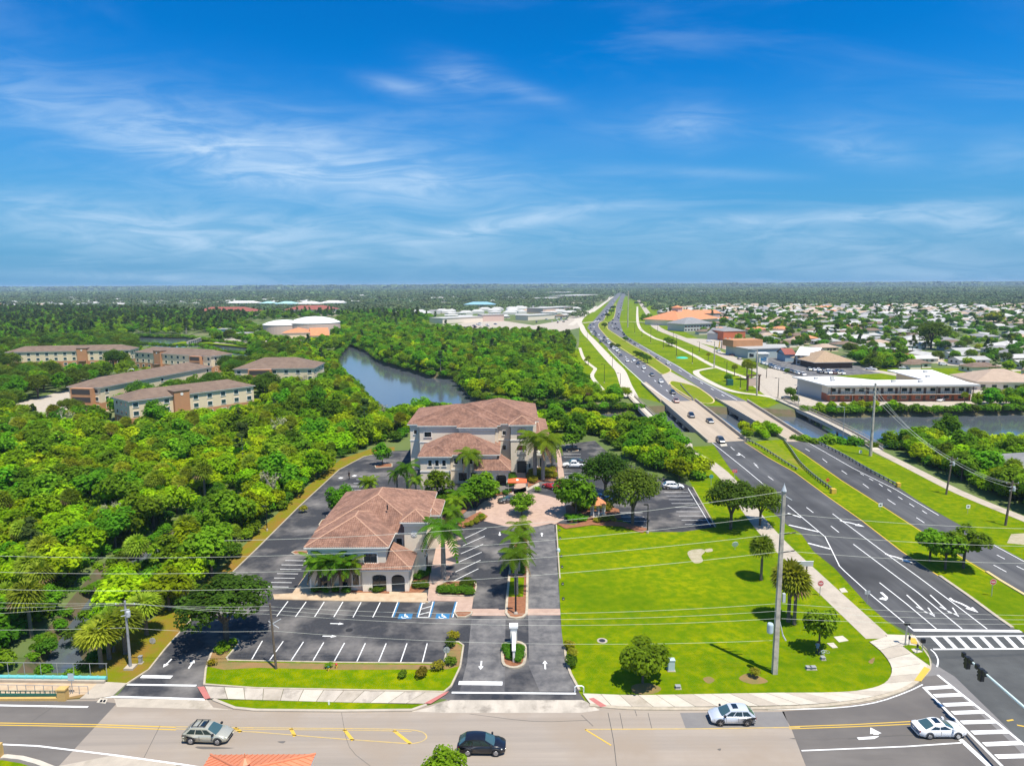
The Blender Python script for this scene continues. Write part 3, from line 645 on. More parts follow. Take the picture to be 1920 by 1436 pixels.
# bridges
def bridge(name, label, quad, depth=1.1, lines=()):
    """quad: near-left, near-right, far-right, far-left deck corners (pixels)"""
    nl, nrr, fr, fl = GL(quad); t = thing(name, label, 'bridge', (0, 0, 0))
    d = MB(); d.slab([p.xy for p in (nl, nrr, fr, fl)], -depth, .03); d.obj('deck', M_['bridge_deck'], t)
    for a, b, s in ((nl, fl, -1), (nrr, fr, 1)):
        u = (b - a).normalized(); nrm = Vector((u.y, -u.x, 0)) * s; o = .25
        if nrm.dot((nl - nrr)) * (1 if s < 0 else -1) < 0: nrm = -nrm
        MB().kerb([tuple((a+nrm*-.18).xy), tuple((b+nrm*-.18).xy)], .36, .03, .95).obj('parapet', M_['concrete'], t)
    n = 7
    for i in range(1, n):
        a, b = nl.lerp(fl, i/n), nrr.lerp(fr, i/n); u = (b - a)
        c = (a + b) / 2; cap = MB().obox(c.xy, u.xy, u.length + .8, 1.1, -depth - .9, -depth); cap.obj('pier_cap', M_['concrete'], t)
        for k in range(5):
            p = a.lerp(b, (k + .5) / 5); MB().tube((p.x, p.y, -3.5), (p.x, p.y, -depth - .9), .32, n=8).obj('pile', M_['concrete'], t)
    for e0, e1 in ((nl, nrr), (fl, fr)):
        u = e1 - e0; MB().obox(((e0+e1)/2).xy, u.xy, u.length + 1.5, .8, -3.4, -.01).obj('abutment', M_['concrete'], t)
    return t
b1 = bridge('road_bridge', 'left concrete road bridge carrying the southbound traffic over the river', [(1325.5,830),(1399,826),(1304,751),(1240,753.7)])
# the older deck section alongside the left carriageway
b2 = bridge('road_bridge', 'right concrete road bridge of the empty northbound lanes over the river', [(1472.6,828),(1520,828),(1402,753),(1340,749)])
ex = thing('deck_extension', 'long concrete shoulder slab beside the southbound bridge approach', 'bridge')
q = GL([(1240,754.5),(1257,753.8),(1211,715.5),(1203,720)])
MB().slab([p.xy for p in q], -.9, .02).obj('deck', M_['bridge_deck'], ex)
MB().kerb([tuple(p.xy) for p in GL([(1239,754),(1203,720)])], .35, .02, .95).obj('parapet', M_['concrete'], ex)
def footbridge(label, px, w, rail_h, step, post='parapet_post'):
    pts = smooth_line([tuple(p.xy) for p in GL(px)], 4); t = thing('footbridge', label, 'footbridge')
    MB().kerb(pts, w, -.7, .12).obj('deck', M_['concrete_white'], t)
    for s in (1, -1):
        side = offset_line(pts, s * (w/2 - .12))
        MB().kerb(side, .24, .12, .55).obj('parapet', M_['concrete'], t)
        rl = MB(); rl.path([(p.x, p.y, rail_h) for p in side], .05, 4); rl.path([(p.x, p.y, rail_h*.78) for p in side], .035, 4)
        L = 0
        for i in range(1, len(side)):
            seg = (side[i]-side[i-1]).length; k = max(1, int(seg/step))
            for j in range(k):
                p = side[i-1].lerp(side[i], j/k); rl.tube((p.x, p.y, .5), (p.x, p.y, rail_h), .04, n=4)
        rl.obj('railing', M_['concrete'], t)['kind'] = 'stuff'
    for i in range(2, len(pts)-2, 2):
        p = pts[i]; MB().tube((p[0], p[1], -3.5), (p[0], p[1], -.7), .35, n=8).obj('pile', M_['concrete'], t)
    return t
footbridge('narrow concrete footbridge left of the southbound bridge, beside the trees', [(1183,744),(1220,782),(1248,807),(1286,831)], 3.2, 1.35, 1.2)
footbridge('long concrete footbridge with railings crossing toward the motel', [(1462,751),(1500,768),(1540,786),(1603,818),(1645,844)], 3.2, 1.5, .9)
# lines on the highway
def hm(px, w=.16, m='paint_white', p=hl, nm='lane_line'): return strip(nm, px, w, .022, m, p)
hm([(1335.5,830),(1397,879),(1440,915),(1472,944)]); hm([(1477,947),(1504,970),(1547,1006),(1559,1030),(1574,1061),(1584,1071),(1625,1108),(1711,1180)])
for a, b in (((1448,938),(1471,943)),((1477,962),(1502,970)),((1479,984),(1535,997)),((1515,1018),(1557,1029))): hm([a, b], .45, nm='chevron_bar')
hm([(1396,829),(1440,857.6),(1490,885),(1558,935),(1615,975),(1690,1033),(1758,1078),(1816,1118),(1866,1155.6),(1896,1176)], .2, 'paint_yellow')
hm([(1561,963),(1600,992),(1660,1037),(1720,1080),(1800,1140),(1851,1179)]); hm([(1600,1020),(1660,1065),(1720,1110),(1804,1179)]); hm([(1649,1092),(1700,1132),(1756,1179)])
for a, b in (((1440,893),(1450,900)),((1512,951),(1525,961)),((1558,986),(1573,998)),((1355,826),(1361,831)),((1370,838),(1377,844)),((1389,852),(1397,858)),((1415,871),(1422,877)),((1413,868),(1420,873))): hm([a, b], .16)
for c, d, mr in (((1598,981),(1612,984),1),((1686,1046),(1700,1050),1),((1808,1134),(1822,1140),1)): arrow(c, d, 'w', 4.6, hl, z=.026, mirror=-1)
arrow((1663,1120),(1672,1128), 't', 3.4, hl, mirror=-1)
arrow((1388,852),(1396,858), 't', 3.2, hl, mirror=-1)
for p in ([(1700,1115),(1736,1148),(1752,1152)], [(1718,1137),(1752,1155),(1740,1139)], [(1744,1115),(1780,1148),(1796,1152)], [(1762,1137),(1797,1155),(1786,1139)]): hm(p, .2, nm='lane_arrow')
hm([(1472.6,832),(1503,848.5),(1578,901),(1658,951.5),(1736,1002),(1811,1050),(1876,1089),(1921,1117)], .2, 'paint_yellow', hr)
hm([(1515,829.5),(1600,878),(1680,918),(1760,966)], .16, 'paint_white', hr); hm([(1858,1019),(1921,1053),(2000,1095)], .16, 'paint_white', hr)
for a, b in (((1510,841),(1518,846)),((1542,860),(1551,867)),((1578,882),(1588,889)),((1618,907),(1629,915)),((1664,936),(1679,946)),((1718,970),(1733,980)),((1613,887),(1620,891)),((1630,897),(1637,901)),((1648,907),(1655,912)),((1664,917),(1671,922)),((1684,931),(1692,936)),((1705,944),(1714,950)),((1729,957),(1738,963)),((1863,1059),(1887,1072)),((1869,1040),(1884,1048)),((1906,1061),(1920,1068))): hm([a, b], .16, p=hr)
hm([(1300,753),(1273,737),(1258,724)], .3, 'paint_yellow', hl2); hm([(1258.6,753),(1206,717.5),(1170,684.5),(1140,654)], .3, 'paint_white', hl2)
hm([(1382,750),(1330,722),(1298,704.5),(1273,688),(1233,665.5),(1198,645.5)], .3, 'paint_white', hr2); hm([(1338,748),(1310,726.5)], .3, 'paint_yellow', hr2)
for t in range(12):
    x = 1150 + t * 11; hm([(x, 650 + t*9.0), (x+3, 652.4 + t*9.0)], .3, 'paint_white', hl2)
for t in range(9):
    x = 1200 + t * 20; hm([(x-7, 647 + t*11.6), (x-2, 650 + t*11.6)], .3, 'paint_white', hr2)
hm([(1190,667),(1215,684),(1238,700)], .3, 'paint_white', hl2)
# concrete turn lane between the medians
sheet('median_crossing', [(1240,703),(1258,697),(1298,719),(1312,727),(1296,731),(1262,716),(1254,722)], .016, 'concrete').__setitem__('kind', 'structure')
def median(px, m='grass_dry', sm=4, kerb='kerb_yellow'):
    return raised('median_island', px, .12, m, kerb=kerb, kw=.5, sm=sm)
median([(1142,636),(1131,624),(1123,614),(1123,607),(1131,602),(1139,606),(1139,616),(1160,631),(1183,646),(1218,665),(1235,677.5),(1255,691),(1257,696),(1250,700),(1240,701),(1223,689),(1180,663)])
median([(1258,722),(1256,718),(1262,715),(1295,722),(1312,729),(1338,749),(1330,757),(1306,752),(1274,734)])
median([(1142,585),(1149,576),(1154,568),(1155,576),(1153,588),(1148,600),(1132,600)], 'grass', 2)
raised('median_island', [(1398,829),(1470,829),(1503,850),(1578,903),(1658,953),(1736,1004),(1811,1052),(1876,1091),(1921,1120),(2050,1200),(2040,1240),(1930,1192),(1898,1174),(1868,1154),(1818,1117),(1760,1077),(1692,1031),(1617,974),(1560,934),(1492,884),(1442,856)], .06, 'grass')
sheet('dry_patch', [(1422,832),(1455,830),(1490,860),(1515,885),(1480,872),(1440,850)], .066, 'grass_dry').__setitem__('kind', 'structure')
MB().kerb([tuple(p.xy) for p in GL([(1762,1080),(1818,1119),(1868,1156),(1898,1177)])], .5, 0, .16).obj('kerb', M_['kerb'], hl)
MB().kerb([tuple(p.xy) for p in GL([(1850,1072),(1876,1089),(1925,1118)])], .5, 0, .16).obj('kerb', M_['kerb_yellow'], hr)
# dead rubber kerbs and bare patch on the lawn
sheet('bare_patch', [(1289,1037),(1296,1031),(1316,1029),(1322,1034),(1315,1042),(1318,1052),(1305,1056),(1296,1050)], .012, 'sand', sm=3)
sheet('bare_patch', [(1322,1030),(1334,1028),(1336,1033),(1325,1035)], .012, 'sand', sm=3)
for px in ([(1318,1272),(1330,1268),(1340,1275),(1328,1281)], [(1385,1272),(1402,1262),(1425,1268),(1440,1278),(1410,1282)], [(1628,1240),(1640,1232),(1636,1244)]): sheet('bare_patch', px, .012, 'soil', sm=3)
sheet('bare_patch', [(1185,1285),(1215,1280),(1240,1290),(1225,1300),(1190,1300)], .012, 'soil', sm=3)
sheet('sand_trap', [(1888,1018),(1896,1001),(1930,999),(1990,1003),(1990,1030),(1930,1022)], .016, 'sand')

# ================================================================ the air
mh = bpy.data.materials.new('haze'); mh.use_nodes = True; hn = mh.node_tree.nodes; hn.clear()
pv = hn.new('ShaderNodeVolumePrincipled'); pv.inputs['Color'].default_value = (.56, .78, 1.0, 1); pv.inputs['Density'].default_value = 8e-5; pv.inputs['Anisotropy'].default_value = 0.0
ho_ = hn.new('ShaderNodeOutputMaterial'); mh.node_tree.links.new(pv.outputs[0], ho_.inputs['Volume'])
hb_ = MB().box(-30200, 30200, -600, 34200, -4.2, 64).obj('haze', mh); hb_['kind'] = 'stuff'
# ================================================================ buildings
mk('stucco', (.78,.68,.54), .9, (.72,.62,.49), .5, bump=.15, bscale=20)
mk('stucco_light', (.82,.74,.61), .9, (.77,.69,.57), .6)
mk('trim', (.85,.80,.72), .85, (.72,.70,.65), 1.0)
mk('tile', (.20,.10,.066), .85, (.35,.195,.135), 1.6, col3=(.145,.076,.055), n3=.38, lo3=.45, hi3=.72, detail=10)
mk('tile_cap', (.50,.30,.20), .85, (.42,.24,.16), 1.5)
mk('glass_dark', (.012,.018,.022), .06, spec=.8)
mk('glass_green', (.03,.075,.08), .08, spec=.8)
mk('frame_dark', (.03,.03,.032), .5)
mk('interior', (.05,.045,.04), .9)
mk('gutter', (.55,.52,.46), .6)
mk('shingle', (.145,.098,.07), .95, (.20,.14,.10), .4, detail=8)
mk('shingle_grey', (.20,.20,.205), .95, (.27,.265,.26), .4)
mk('shingle_tan', (.36,.27,.20), .95, (.42,.32,.24), .4)
mk('thatch', (.40,.29,.19), 1.0, (.30,.21,.13), 1.2)
mk('roof_white', (.78,.77,.75), .8, (.70,.69,.67), .3); mk('roof_chalk', (.50,.49,.46), .85, (.42,.41,.39), .4)
mk('roof_pale', (.40,.395,.38), .85, (.34,.335,.32), .4)
mk('roof_orange', (.60,.25,.11), .85, (.52,.20,.09), .5)
mk('roof_red', (.26,.075,.05), .8)
mk('metal_orange', (.68,.24,.12), .5, (.62,.22,.11), .7)
mk('roof_blue', (.22,.42,.52), .7); mk('roof_teal', (.34,.55,.54), .7)
mk('wall_cream', (.76,.62,.41), .9, (.70,.57,.38), .4)
mk('wall_orange', (.50,.25,.12), .9, (.45,.22,.105), .4)
mk('wall_pale', (.76,.66,.54), .9); mk('wall_white', (.62,.60,.56), .9); mk('wall_grey', (.45,.45,.44), .9); mk('wall_pink', (.62,.45,.38), .9)
mk('wall_brick', (.42,.13,.06), .9, (.34,.10,.05), 2.0); mk('wall_blue', (.30,.42,.50), .9); mk('wall_red', (.52,.14,.06), .9)
mk('wall_greygreen', (.36,.42,.41), .9)
mk('wood_dark', (.10,.055,.035), .7)
mk('door_maroon', (.16,.03,.025), .6)

def roof_faces(x0, x1, y0, y1, ze, sl):
    """hip roof over a rectangle: list of slopes (each a list of points, eave edge first)"""
    w, d = x1 - x0, y1 - y0
    if w <= d:
        h = w/2*sl; xm = (x0+x1)/2; a, b = (xm, y0+w/2, ze+h), (xm, y1-w/2, ze+h)
        return [[(x0,y0,ze),(x1,y0,ze),a], [(x1,y0,ze),(x1,y1,ze),b,a], [(x1,y1,ze),(x0,y1,ze),b], [(x0,y1,ze),(x0,y0,ze),a,b]]
    h = d/2*sl; ym = (y0+y1)/2; a, b = (x0+d/2, ym, ze+h), (x1-d/2, ym, ze+h)
    return [[(x0,y0,ze),(x1,y0,ze),b,a], [(x1,y0,ze),(x1,y1,ze),b], [(x1,y1,ze),(x0,y1,ze),a,b], [(x0,y1,ze),(x0,y0,ze),a]]
def dedupe(f):
    o = []
    for p in f:
        if not any((Vector(p)-Vector(q)).length < 1e-3 for q in o): o.append(p)
    return o
def tile_slope(mb, f, cw=.34, rh=.42, amp=.10, hide=None):
    """barrel tiles laid course by course over one roof slope"""
    P = [Vector(p) for p in f]; u = (P[1]-P[0]).normalized(); nrm = (P[1]-P[0]).cross(P[2]-P[0]).normalized()
    if nrm.z < 0: nrm = -nrm
    v = nrm.cross(u).normalized()
    if v.z < 0: v = -v
    uv = [((p-P[0]).dot(u), (p-P[0]).dot(v)) for p in P]
    umin, umax = min(a for a, _ in uv), max(a for a, _ in uv); vmax = max(b for _, b in uv)
    for j in range(int(vmax/rh)+1):
        vv = j*rh; off = 0
        for i in range(int((umax-umin)/cw)+1):
            uu = umin+i*cw+off
            if not inpoly(uu+cw/2, vv+rh/2, uv): continue
            if hide:
                c = P[0]+u*(uu+cw/2)+v*(vv+rh/2)
                if hide(c): continue
            dz = rng.uniform(-.012, .012)
            def q(a, b, h): return P[0]+u*(uu+a*cw)+v*(vv+b*rh)+nrm*(h+dz)
            lo, hi = .025, amp
            A = [q(.04,-.1,lo+.04), q(.28,-.1,hi+.035), q(.60,-.1,hi+.035), q(.84,-.1,lo+.04)]
            B = [q(.04,1,lo), q(.28,1,hi), q(.60,1,hi), q(.84,1,lo)]
            mb.add(A+B, [(0,1,5,4),(1,2,6,5),(2,3,7,6),(0,3,2,1)])
def tile_roof(parent, specs, cap_r=.13, cap_m='tile_cap', name='roof', fascia=True):
    """several hip roofs joined into one roof part, with its tiles and ridge caps"""
    base, tl, cp, fs = MB(), MB(), MB(), MB()
    def covered(k):
        def h(c):
            for n, sp in enumerate(specs):
                if n == k: continue
                x0, x1, y0, y1, ze, sl = sp
                if x0 < c.x < x1 and y0 < c.y < y1:
                    zz = ze + min(c.x-x0, x1-c.x, c.y-y0, y1-c.y)*sl
                    if zz > c.z + .12: return True
            return False
        return h
    for k, sp in enumerate(specs):
        hide = covered(k)
        F = [dedupe(f) for f in roof_faces(*sp)]
        for f in F:
            base.poly(f); tile_slope(tl, f, hide=hide)
        x0, x1, y0, y1, ze, sl = sp
        base.poly([(x0,y0,ze-.02),(x0,y1,ze-.02),(x1,y1,ze-.02),(x1,y0,ze-.02)])
        for a, b in (((x0,y0),(x1,y0)),((x1,y0),(x1,y1)),((x1,y1),(x0,y1)),((x0,y1),(x0,y0))):
            fs.tube((a[0],a[1],ze-.1), (b[0],b[1],ze-.1), .13, n=4)
        for f, (ei) in zip(F, range(4)):
            pts = f
            for i in range(1, len(pts)):
                a, b = Vector(pts[i]), Vector(pts[(i+1) % len(pts)])
                if (i+1) % len(pts) == 0: pass
                L = (b-a).length; n = max(1, int(L/.45))
                for s in range(n):
                    p, q = a.lerp(b, s/n), a.lerp(b, (s+1)/n)
                    if hide((p+q)/2): continue
                    cp.tube(p+Vector((0,0,.05)), q+Vector((0,0,.05)), cap_r, cap_r*.85, 5)
    r = base.obj(name, M_['tile'], parent)
    o = tl.obj('roof_tiles', M_['tile'], r); o['kind'] = 'stuff'
    o = cp.obj('ridge_caps', M_[cap_m], r); o['kind'] = 'stuff'
    if fascia: fs.obj('gutter', M_['trim'], r)
    return r
def window(parent, c, w, h, face='f', panes=(2, 1), m='glass_dark', deep=.12, trim=True):
    """window on a wall; face f -> faces -Y, r -> +X, l -> -X; c = centre on the wall plane"""
    x, y, z = c
    rot = {'f': 0.0, 'r': math.pi/2, 'l': -math.pi/2, 'k': math.pi}[face] if isinstance(face, str) else face
    if trim:
        f = MB(); t = .14
        f.box(-w/2-t, w/2+t, -.10, 0, h/2, h/2+t); f.box(-w/2-t-.04, w/2+t+.04, -.15, 0, -h/2-t, -h/2)
        f.box(-w/2-t, -w/2, -.08, 0, -h/2, h/2); f.box(w/2, w/2+t, -.08, 0, -h/2, h/2)
        o = f.obj('window', M_['trim'], parent)
    else:
        f = MB(); t = .07; f.box(-w/2-t, w/2+t, -.05, 0, -h/2-t, h/2+t, skip='f'); o = f.obj('window', M_['trim'], parent)
    o.location = (x, y, z); o.rotation_euler = (0, 0, rot)
    g = MB().box(-w/2, w/2, -.035 if trim else -.06, -.005, -h/2, h/2); gl = g.obj('pane', M_[m], o)
    b = MB(); nx, ny = panes; s = .03
    for i in range(1, nx): xx = -w/2 + w*i/nx; b.box(xx-s, xx+s, -.09, -.036, -h/2, h/2)
    for i in range(1, ny): zz = -h/2 + h*i/ny; b.box(-w/2, w/2, -.087, -.036, zz-s, zz+s)
    if b.v: b.obj('mullion', M_['frame_dark'], o)
    return o
def arch_pts(w, h, n=8, rise=None):
    """outline of an arched opening, from left foot over the top to right foot"""
    r = w/2 if rise is None else rise
    return [(-w/2, 0)] + [(-w/2*math.cos(math.pi*i/n), h-r+r*math.sin(math.pi*i/n)) for i in range(n+1)] + [(w/2, 0)]
def arch_wall(mb, x0, x1, y0, y1, z0, z1, openings, mi=0):
    """wall along X between y0 (front) and y1 with arched openings [(centre x, width, height, rise)]"""
    xs = x0
    for (c, w, h, rise) in sorted(openings):
        mb.box(xs, c-w/2, y0, y1, z0, z1, mi)
        A = arch_pts(w, h, 8, rise)
        for i in range(1, len(A)-2):
            a, b = A[i], A[i+1]
            v = [(c+a[0],y0,z0+a[1]),(c+b[0],y0,z0+b[1]),(c+b[0],y0,z1),(c+a[0],y0,z1),(c+a[0],y1,z0+a[1]),(c+b[0],y1,z0+b[1]),(c+b[0],y1,z1),(c+a[0],y1,z1)]
            mb.add(v, [(0,1,2,3),(5,4,7,6),(4,5,1,0),(3,2,6,7)], mi)
        xs = c+w/2
    mb.box(xs, x1, y0, y1, z0, z1, mi)
def arched_glass(parent, c, w, h, rise, deep=0.0, name='window'):
    A = arch_pts(w, h, 8, rise); x, y, z = c; mb = MB()
    mb.add([(x+a, y+deep, z+b) for a, b in A], [tuple(range(len(A)))])
    o = mb.obj(name, M_['glass_dark'], parent)
    b = MB(); b.box(x-.03, x+.03, y+deep-.04, y+deep-.01, z, z+h); b.box(x-w/2, x+w/2, y+deep-.04, y+deep-.012, z+h*.62-.03, z+h*.62+.03)
    b.obj('mullion', M_['frame_dark'], o); return o
def band(parent, x0, x1, y0, y1, z0, z1, o=.09, m='trim', name='cornice'):
    return MB().box(x0-o, x1+o, y0-o, y1+o, z0, z1).obj(name, M_[m], parent)

# ---- near two-storey office
B1 = thing('office_building', 'two-storey cream office with brown tiled hip roofs and square medallion tower', 'office building', (-22, 110, 0))
def sub(t):
    """parts are built in world coordinates; shift them under their thing"""
    off = Vector(t.location)
    for c in t.children:
        c.location = Vector(c.location) - off
w1 = MB()
w1.box(-30.5, -19.0, 97.4, 109, 0, 6.85); w1.box(-30.6, -14.8, 103.6, 123.4, 0, 6.86)
w1.box(-17.0, -13.8, 102.6, 105.9, 0, 8.8)
w1.box(-15.0, -13.0, 114, 121, 0, 6.4)
w1.obj('wall', M_['stucco'], B1)
pc = MB(); arch_wall(pc, -22.5, -15.6, 96.9, 97.35, 0, 3.65, [(-20.0, 2.1, 2.75, .35), (-17.2, 2.0, 2.75, .7)])
pc.box(-16.05, -15.6, 97.35, 98.0, 0, 3.65); pc.box(-16.05, -15.6, 100.9, 102.0, 0, 3.65); pc.box(-16.05, -15.6, 98.0, 100.9, 2.9, 3.65)
pc.obj('porch', M_['stucco_light'], B1)
MB().box(-18.9, -15.62, 97.4, 102.0, .02, .16).obj('porch_floor', M_['concrete'], B1)
arched_glass(B1, (-20.0, 96.9, .55), 1.95, 2.15, .3, .2)
tile_roof(B1, [(-31.2, -14.2, 103.0, 124.0, 7.0, .41), (-31.05, -18.5, 97.05, 112.0, 6.98, .41)])
tile_roof(B1, [(-17.5, -13.3, 102.1, 106.4, 9.0, .62)], name='tower_roof')
MB().box(-17.25, -13.55, 102.35, 106.15, 8.55, 8.95).obj('tower_cornice', M_['trim'], B1)
MB().box(-17.12, -13.68, 102.48, 106.02, 8.2, 8.5).obj('tower_cornice', M_['trim'], B1)
tile_roof(B1, [(-15.6, -12.5, 113.5, 121.5, 6.2, .5)], name='side_roof')
# porch roof: a front slope and a slope to the right
pr_, pt, pcap = MB(), MB(), MB()
fA = [(-23.2,96.2,3.8),(-15.1,96.2,3.8),(-18.9,99.9,5.72),(-23.2,99.9,5.72)]; fB = [(-15.1,96.2,3.8),(-15.1,102.3,3.8),(-18.9,102.3,5.72),(-18.9,99.9,5.72)]
for f in (fA, fB): pr_.poly(f); tile_slope(pt, f, hide=lambda c: c.x < -19.0 and c.y > 97.35)
pr_.poly([(-23.2,96.2,3.78),(-23.2,97.4,3.78),(-15.1,97.4,3.78),(-15.1,96.2,3.78)])
for a, b in (((-15.1,96.2,3.84),(-18.9,99.9,5.76)), ((-18.9,102.3,5.76),(-15.1,102.3,3.84))):
    a, b = Vector(a), Vector(b)
    for s in range(10): pcap.tube(a.lerp(b, s/10), a.lerp(b, (s+1)/10), .12, .10, 5)
r = pr_.obj('porch_roof', M_['tile'], B1); o = pt.obj('roof_tiles', M_['tile'], r); o['kind'] = 'stuff'; o = pcap.obj('ridge_caps', M_['tile_cap'], r); o['kind'] = 'stuff'
MB().box(-23.1, -15.2, 96.35, 96.85, 3.45, 3.76).obj('porch_cornice', M_['trim'], B1)
MB().box(-15.55, -15.2, 96.86, 102.2, 3.45, 3.76).obj('porch_cornice', M_['trim'], B1)
# string courses and eaves boards
for q in ((-30.5,-22.6,97.31,97.39,3.3,3.62), (-30.62,-18.9,97.25,97.38,6.4,6.84), (-18.99,-18.86,97.4,103.3,6.4,6.84), (-18.9,-17.05,103.48,103.59,6.35,6.84), (-14.79,-14.7,106,113.9,6.4,6.84), (-13.79,-13.72,102.7,105.8,3.3,3.6), (-30.7,-30.62,97.5,123.3,6.4,6.84)):
    MB().box(*q).obj('cornice', M_['trim'], B1)
for x in (-30.5, -22.75): MB().box(x-.05, x+.25, 97.3, 97.39, 0, 6.4 if x < -30 else 3.3).obj('quoin', M_['trim'], B1)
for x in (-28.4, -25.4, -23.6): window(B1, (x, 97.4, 1.75), .95, 1.7)
window(B1, (-28.4, 97.4, 5.0), 1.1, 1.5); window(B1, (-24.6, 97.4, 5.0), 1.1, 1.5)
window(B1, (-21.3, 97.4, 5.15), 1.95, 1.45)
window(B1, (-18.0, 103.6, 5.2), .9, 1.3)
for y in (108.5, 111.5): window(B1, (-14.8, y, 5.0), 1.1, 1.4, 'r')
for y in (100, 103.5, 107, 110.5, 114, 117.5, 121): window(B1, (-30.6 if y > 103.4 else -30.5, y, 1.8), 1.0, 1.6, 'l'); window(B1, (-30.6 if y > 103.4 else -30.5, y, 5.0), 1.0, 1.4, 'l')
for y in (108.0, 111.5): MB().box(-14.8, -14.7, y-.55, y+.55, .1, 2.4).obj('door', M_['glass_dark'], B1)
MB().box(-13.8, -13.7, 103.6, 104.8, .1, 2.5).obj('door', M_['wood_dark'], B1)
MB().box(-18.4, -17.6, 103.52, 103.59, .1, 2.3).obj('door', M_['glass_dark'], B1)
em = MB(); em.disc((-15.45, 102.56, 6.95), (0,1,0), .52, 20, .06)
med = em.obj('medallion', M_['trim'], B1)
for a in range(4):
    g = a*math.pi/2; MB().disc((-15.45+.2*math.cos(g), 102.51, 6.95+.2*math.sin(g)), (0,1,0), .17, 10, .05).obj('petal', M_['roof_white'], med)
for x, y in ((-26.5,112),(-20.4,107.2)): MB().lathe((x, y, 8.2 if x < -22 else 9.3), [(.12,0),(.12,.7),(.16,.7),(.16,.8)], 8).obj('vent_pipe', M_['frame_dark'], B1)
MB().tube((-22.75, 97.28, 0.1), (-22.75, 97.28, 3.4), .05, n=6).obj('downpipe', M_['gutter'], B1)
sub(B1)

# ---- three-storey office behind
B2 = thing('office_building', 'three-storey cream office with tiled hip roofs between the river and the paver plaza', 'office building', (-12, 165, 0))
w = MB()
w.box(-25.2, -.6, 165.2, 190, 0, 11.4); w.box(-22.6, -3.4, 163.2, 170, 0, 11.42); w.box(-12.8, -4.2, 161.0, 166, 0, 11.44)
w.box(-.4, 5.0, 162.0, 167.5, 0, 11.8); w.box(5.0, 8.4, 164.4, 186, 0, 8.2); w.box(-2, 6, 167, 192, 0, 11.3)
w.box(-21.0, -14.2, 151.6, 164, 0, 6.7); w.box(-14.2, -3.6, 153.2, 164, 0, 6.72)
w.obj('wall', M_['stucco'], B2)
tile_roof(B2, [(-25.8, .2, 164.8, 187, 11.6, .27), (-23.1, -2.9, 162.8, 184, 11.62, .29), (-13.3, -3.7, 160.6, 176, 11.64, .36), (-14, 6.6, 168, 193, 11.58, .33)], cap_m='tile')
tile_roof(B2, [(-.9, 5.5, 161.4, 168.0, 12.0, .5)], name='tower_roof')
tile_roof(B2, [(-21.5, -2.9, 152.8, 168.4, 6.9, .42), (-21.5, -13.8, 151.2, 160, 6.88, .42)], name='wing_roof', cap_m='tile')
tile_roof(B2, [(4.6, 9.2, 163.8, 186.6, 8.3, .4)], name='side_roof')
pc = MB(); arch_wall(pc, -8.0, -1.0, 150.8, 151.2, 0, 3.7, [(-5.6, 2.2, 2.9, .45), (-2.6, 2.4, 2.9, .9)])
pc.box(-1.4, -1.0, 151.2, 156, 0, 3.7); pc.box(-8.0, -7.6, 151.2, 153.2, 0, 3.7)
pc.obj('porch', M_['stucco_light'], B2)
arched_glass(B2, (-5.6, 150.8, .4), 2.0, 2.4, .4, .25)
pr_, pt = MB(), MB()
fA = [(-8.8,150.1,3.85),(-.4,150.1,3.85),(-3.4,153.4,5.9),(-8.8,153.4,5.9)]; fB = [(-.4,150.1,3.85),(-.4,158.5,3.85),(-3.4,158.5,5.9),(-3.4,153.4,5.9)]
for f in (fA, fB): pr_.poly(f); tile_slope(pt, f, hide=lambda c: c.x < -3.6 and c.y > 153.2)
r = pr_.obj('porch_roof', M_['tile'], B2); o = pt.obj('roof_tiles', M_['tile'], r); o['kind'] = 'stuff'
for a, b in (((-.4,150.1,3.9),(-3.4,153.4,5.95)), ((-3.4,158.5,5.95),(-.4,158.5,3.9))): MB().tube(a, b, .13, n=5).obj('ridge_cap', M_['tile_cap'], r)
MB().box(-8.7, -.5, 150.25, 150.78, 3.5, 3.82).obj('porch_cornice', M_['trim'], B2)
for q in ((-25.3,-22.65,165.08,165.19,10.9,11.38),(-22.7,-12.9,163.08,163.19,10.9,11.4),(-12.9,-4.1,160.88,160.99,10.8,11.42),(-4.1,-.5,165.08,165.19,10.9,11.38),(-.5,5.1,161.88,161.99,11.3,11.78),(-.5,5.1,161.88,161.99,8.0,8.3),
          (-25.3,-22.65,165.1,165.19,7.4,7.65),(-22.7,-12.9,163.1,163.19,7.4,7.65),(-4.1,-.5,165.1,165.19,7.4,7.65),
          (-21.1,-14.1,151.48,151.59,6.3,6.68),(-14.1,-3.5,153.08,153.19,6.3,6.7),(-21.1,-14.15,151.5,151.59,3.2,3.55),(-14.1,-8.1,153.1,153.19,3.2,3.55),(-3.59,-3.5,153.2,160,6.3,6.7),(5.01,5.1,162,164.3,8.0,8.3)):
    MB().box(*q).obj('cornice', M_['trim'], B2)
window(B2, (-23.9, 165.2, 9.6), .7, 1.0, panes=(1,2)); window(B2, (-20.6, 163.2, 9.4), 1.7, 1.25, panes=(2,2)); window(B2, (-2.0, 165.2, 9.3), .8, 1.05, panes=(1,2)); window(B2, (-2.0, 165.2, 5.6), .8, 1.05, panes=(1,2))
for x in (-18.8, -17.2, -15.6): window(B2, (x, 151.6, 5.3), .8, 1.35, panes=(1,2))
for x in (-13, -11.2, -9.6, -8.0): window(B2, (x, 153.2, 5.3), .85, 1.35, panes=(1,2))
window(B2, (-5.7, 153.2, 5.2), 1.9, 1.3, panes=(2,1), m='glass_green')
window(B2, (-11.5, 153.2, 1.6), 1.9, 2.0); window(B2, (-9.0, 153.2, 1.6), 1.1, 2.0); window(B2, (-16.5, 151.6, 1.7), 1.2, 1.6)
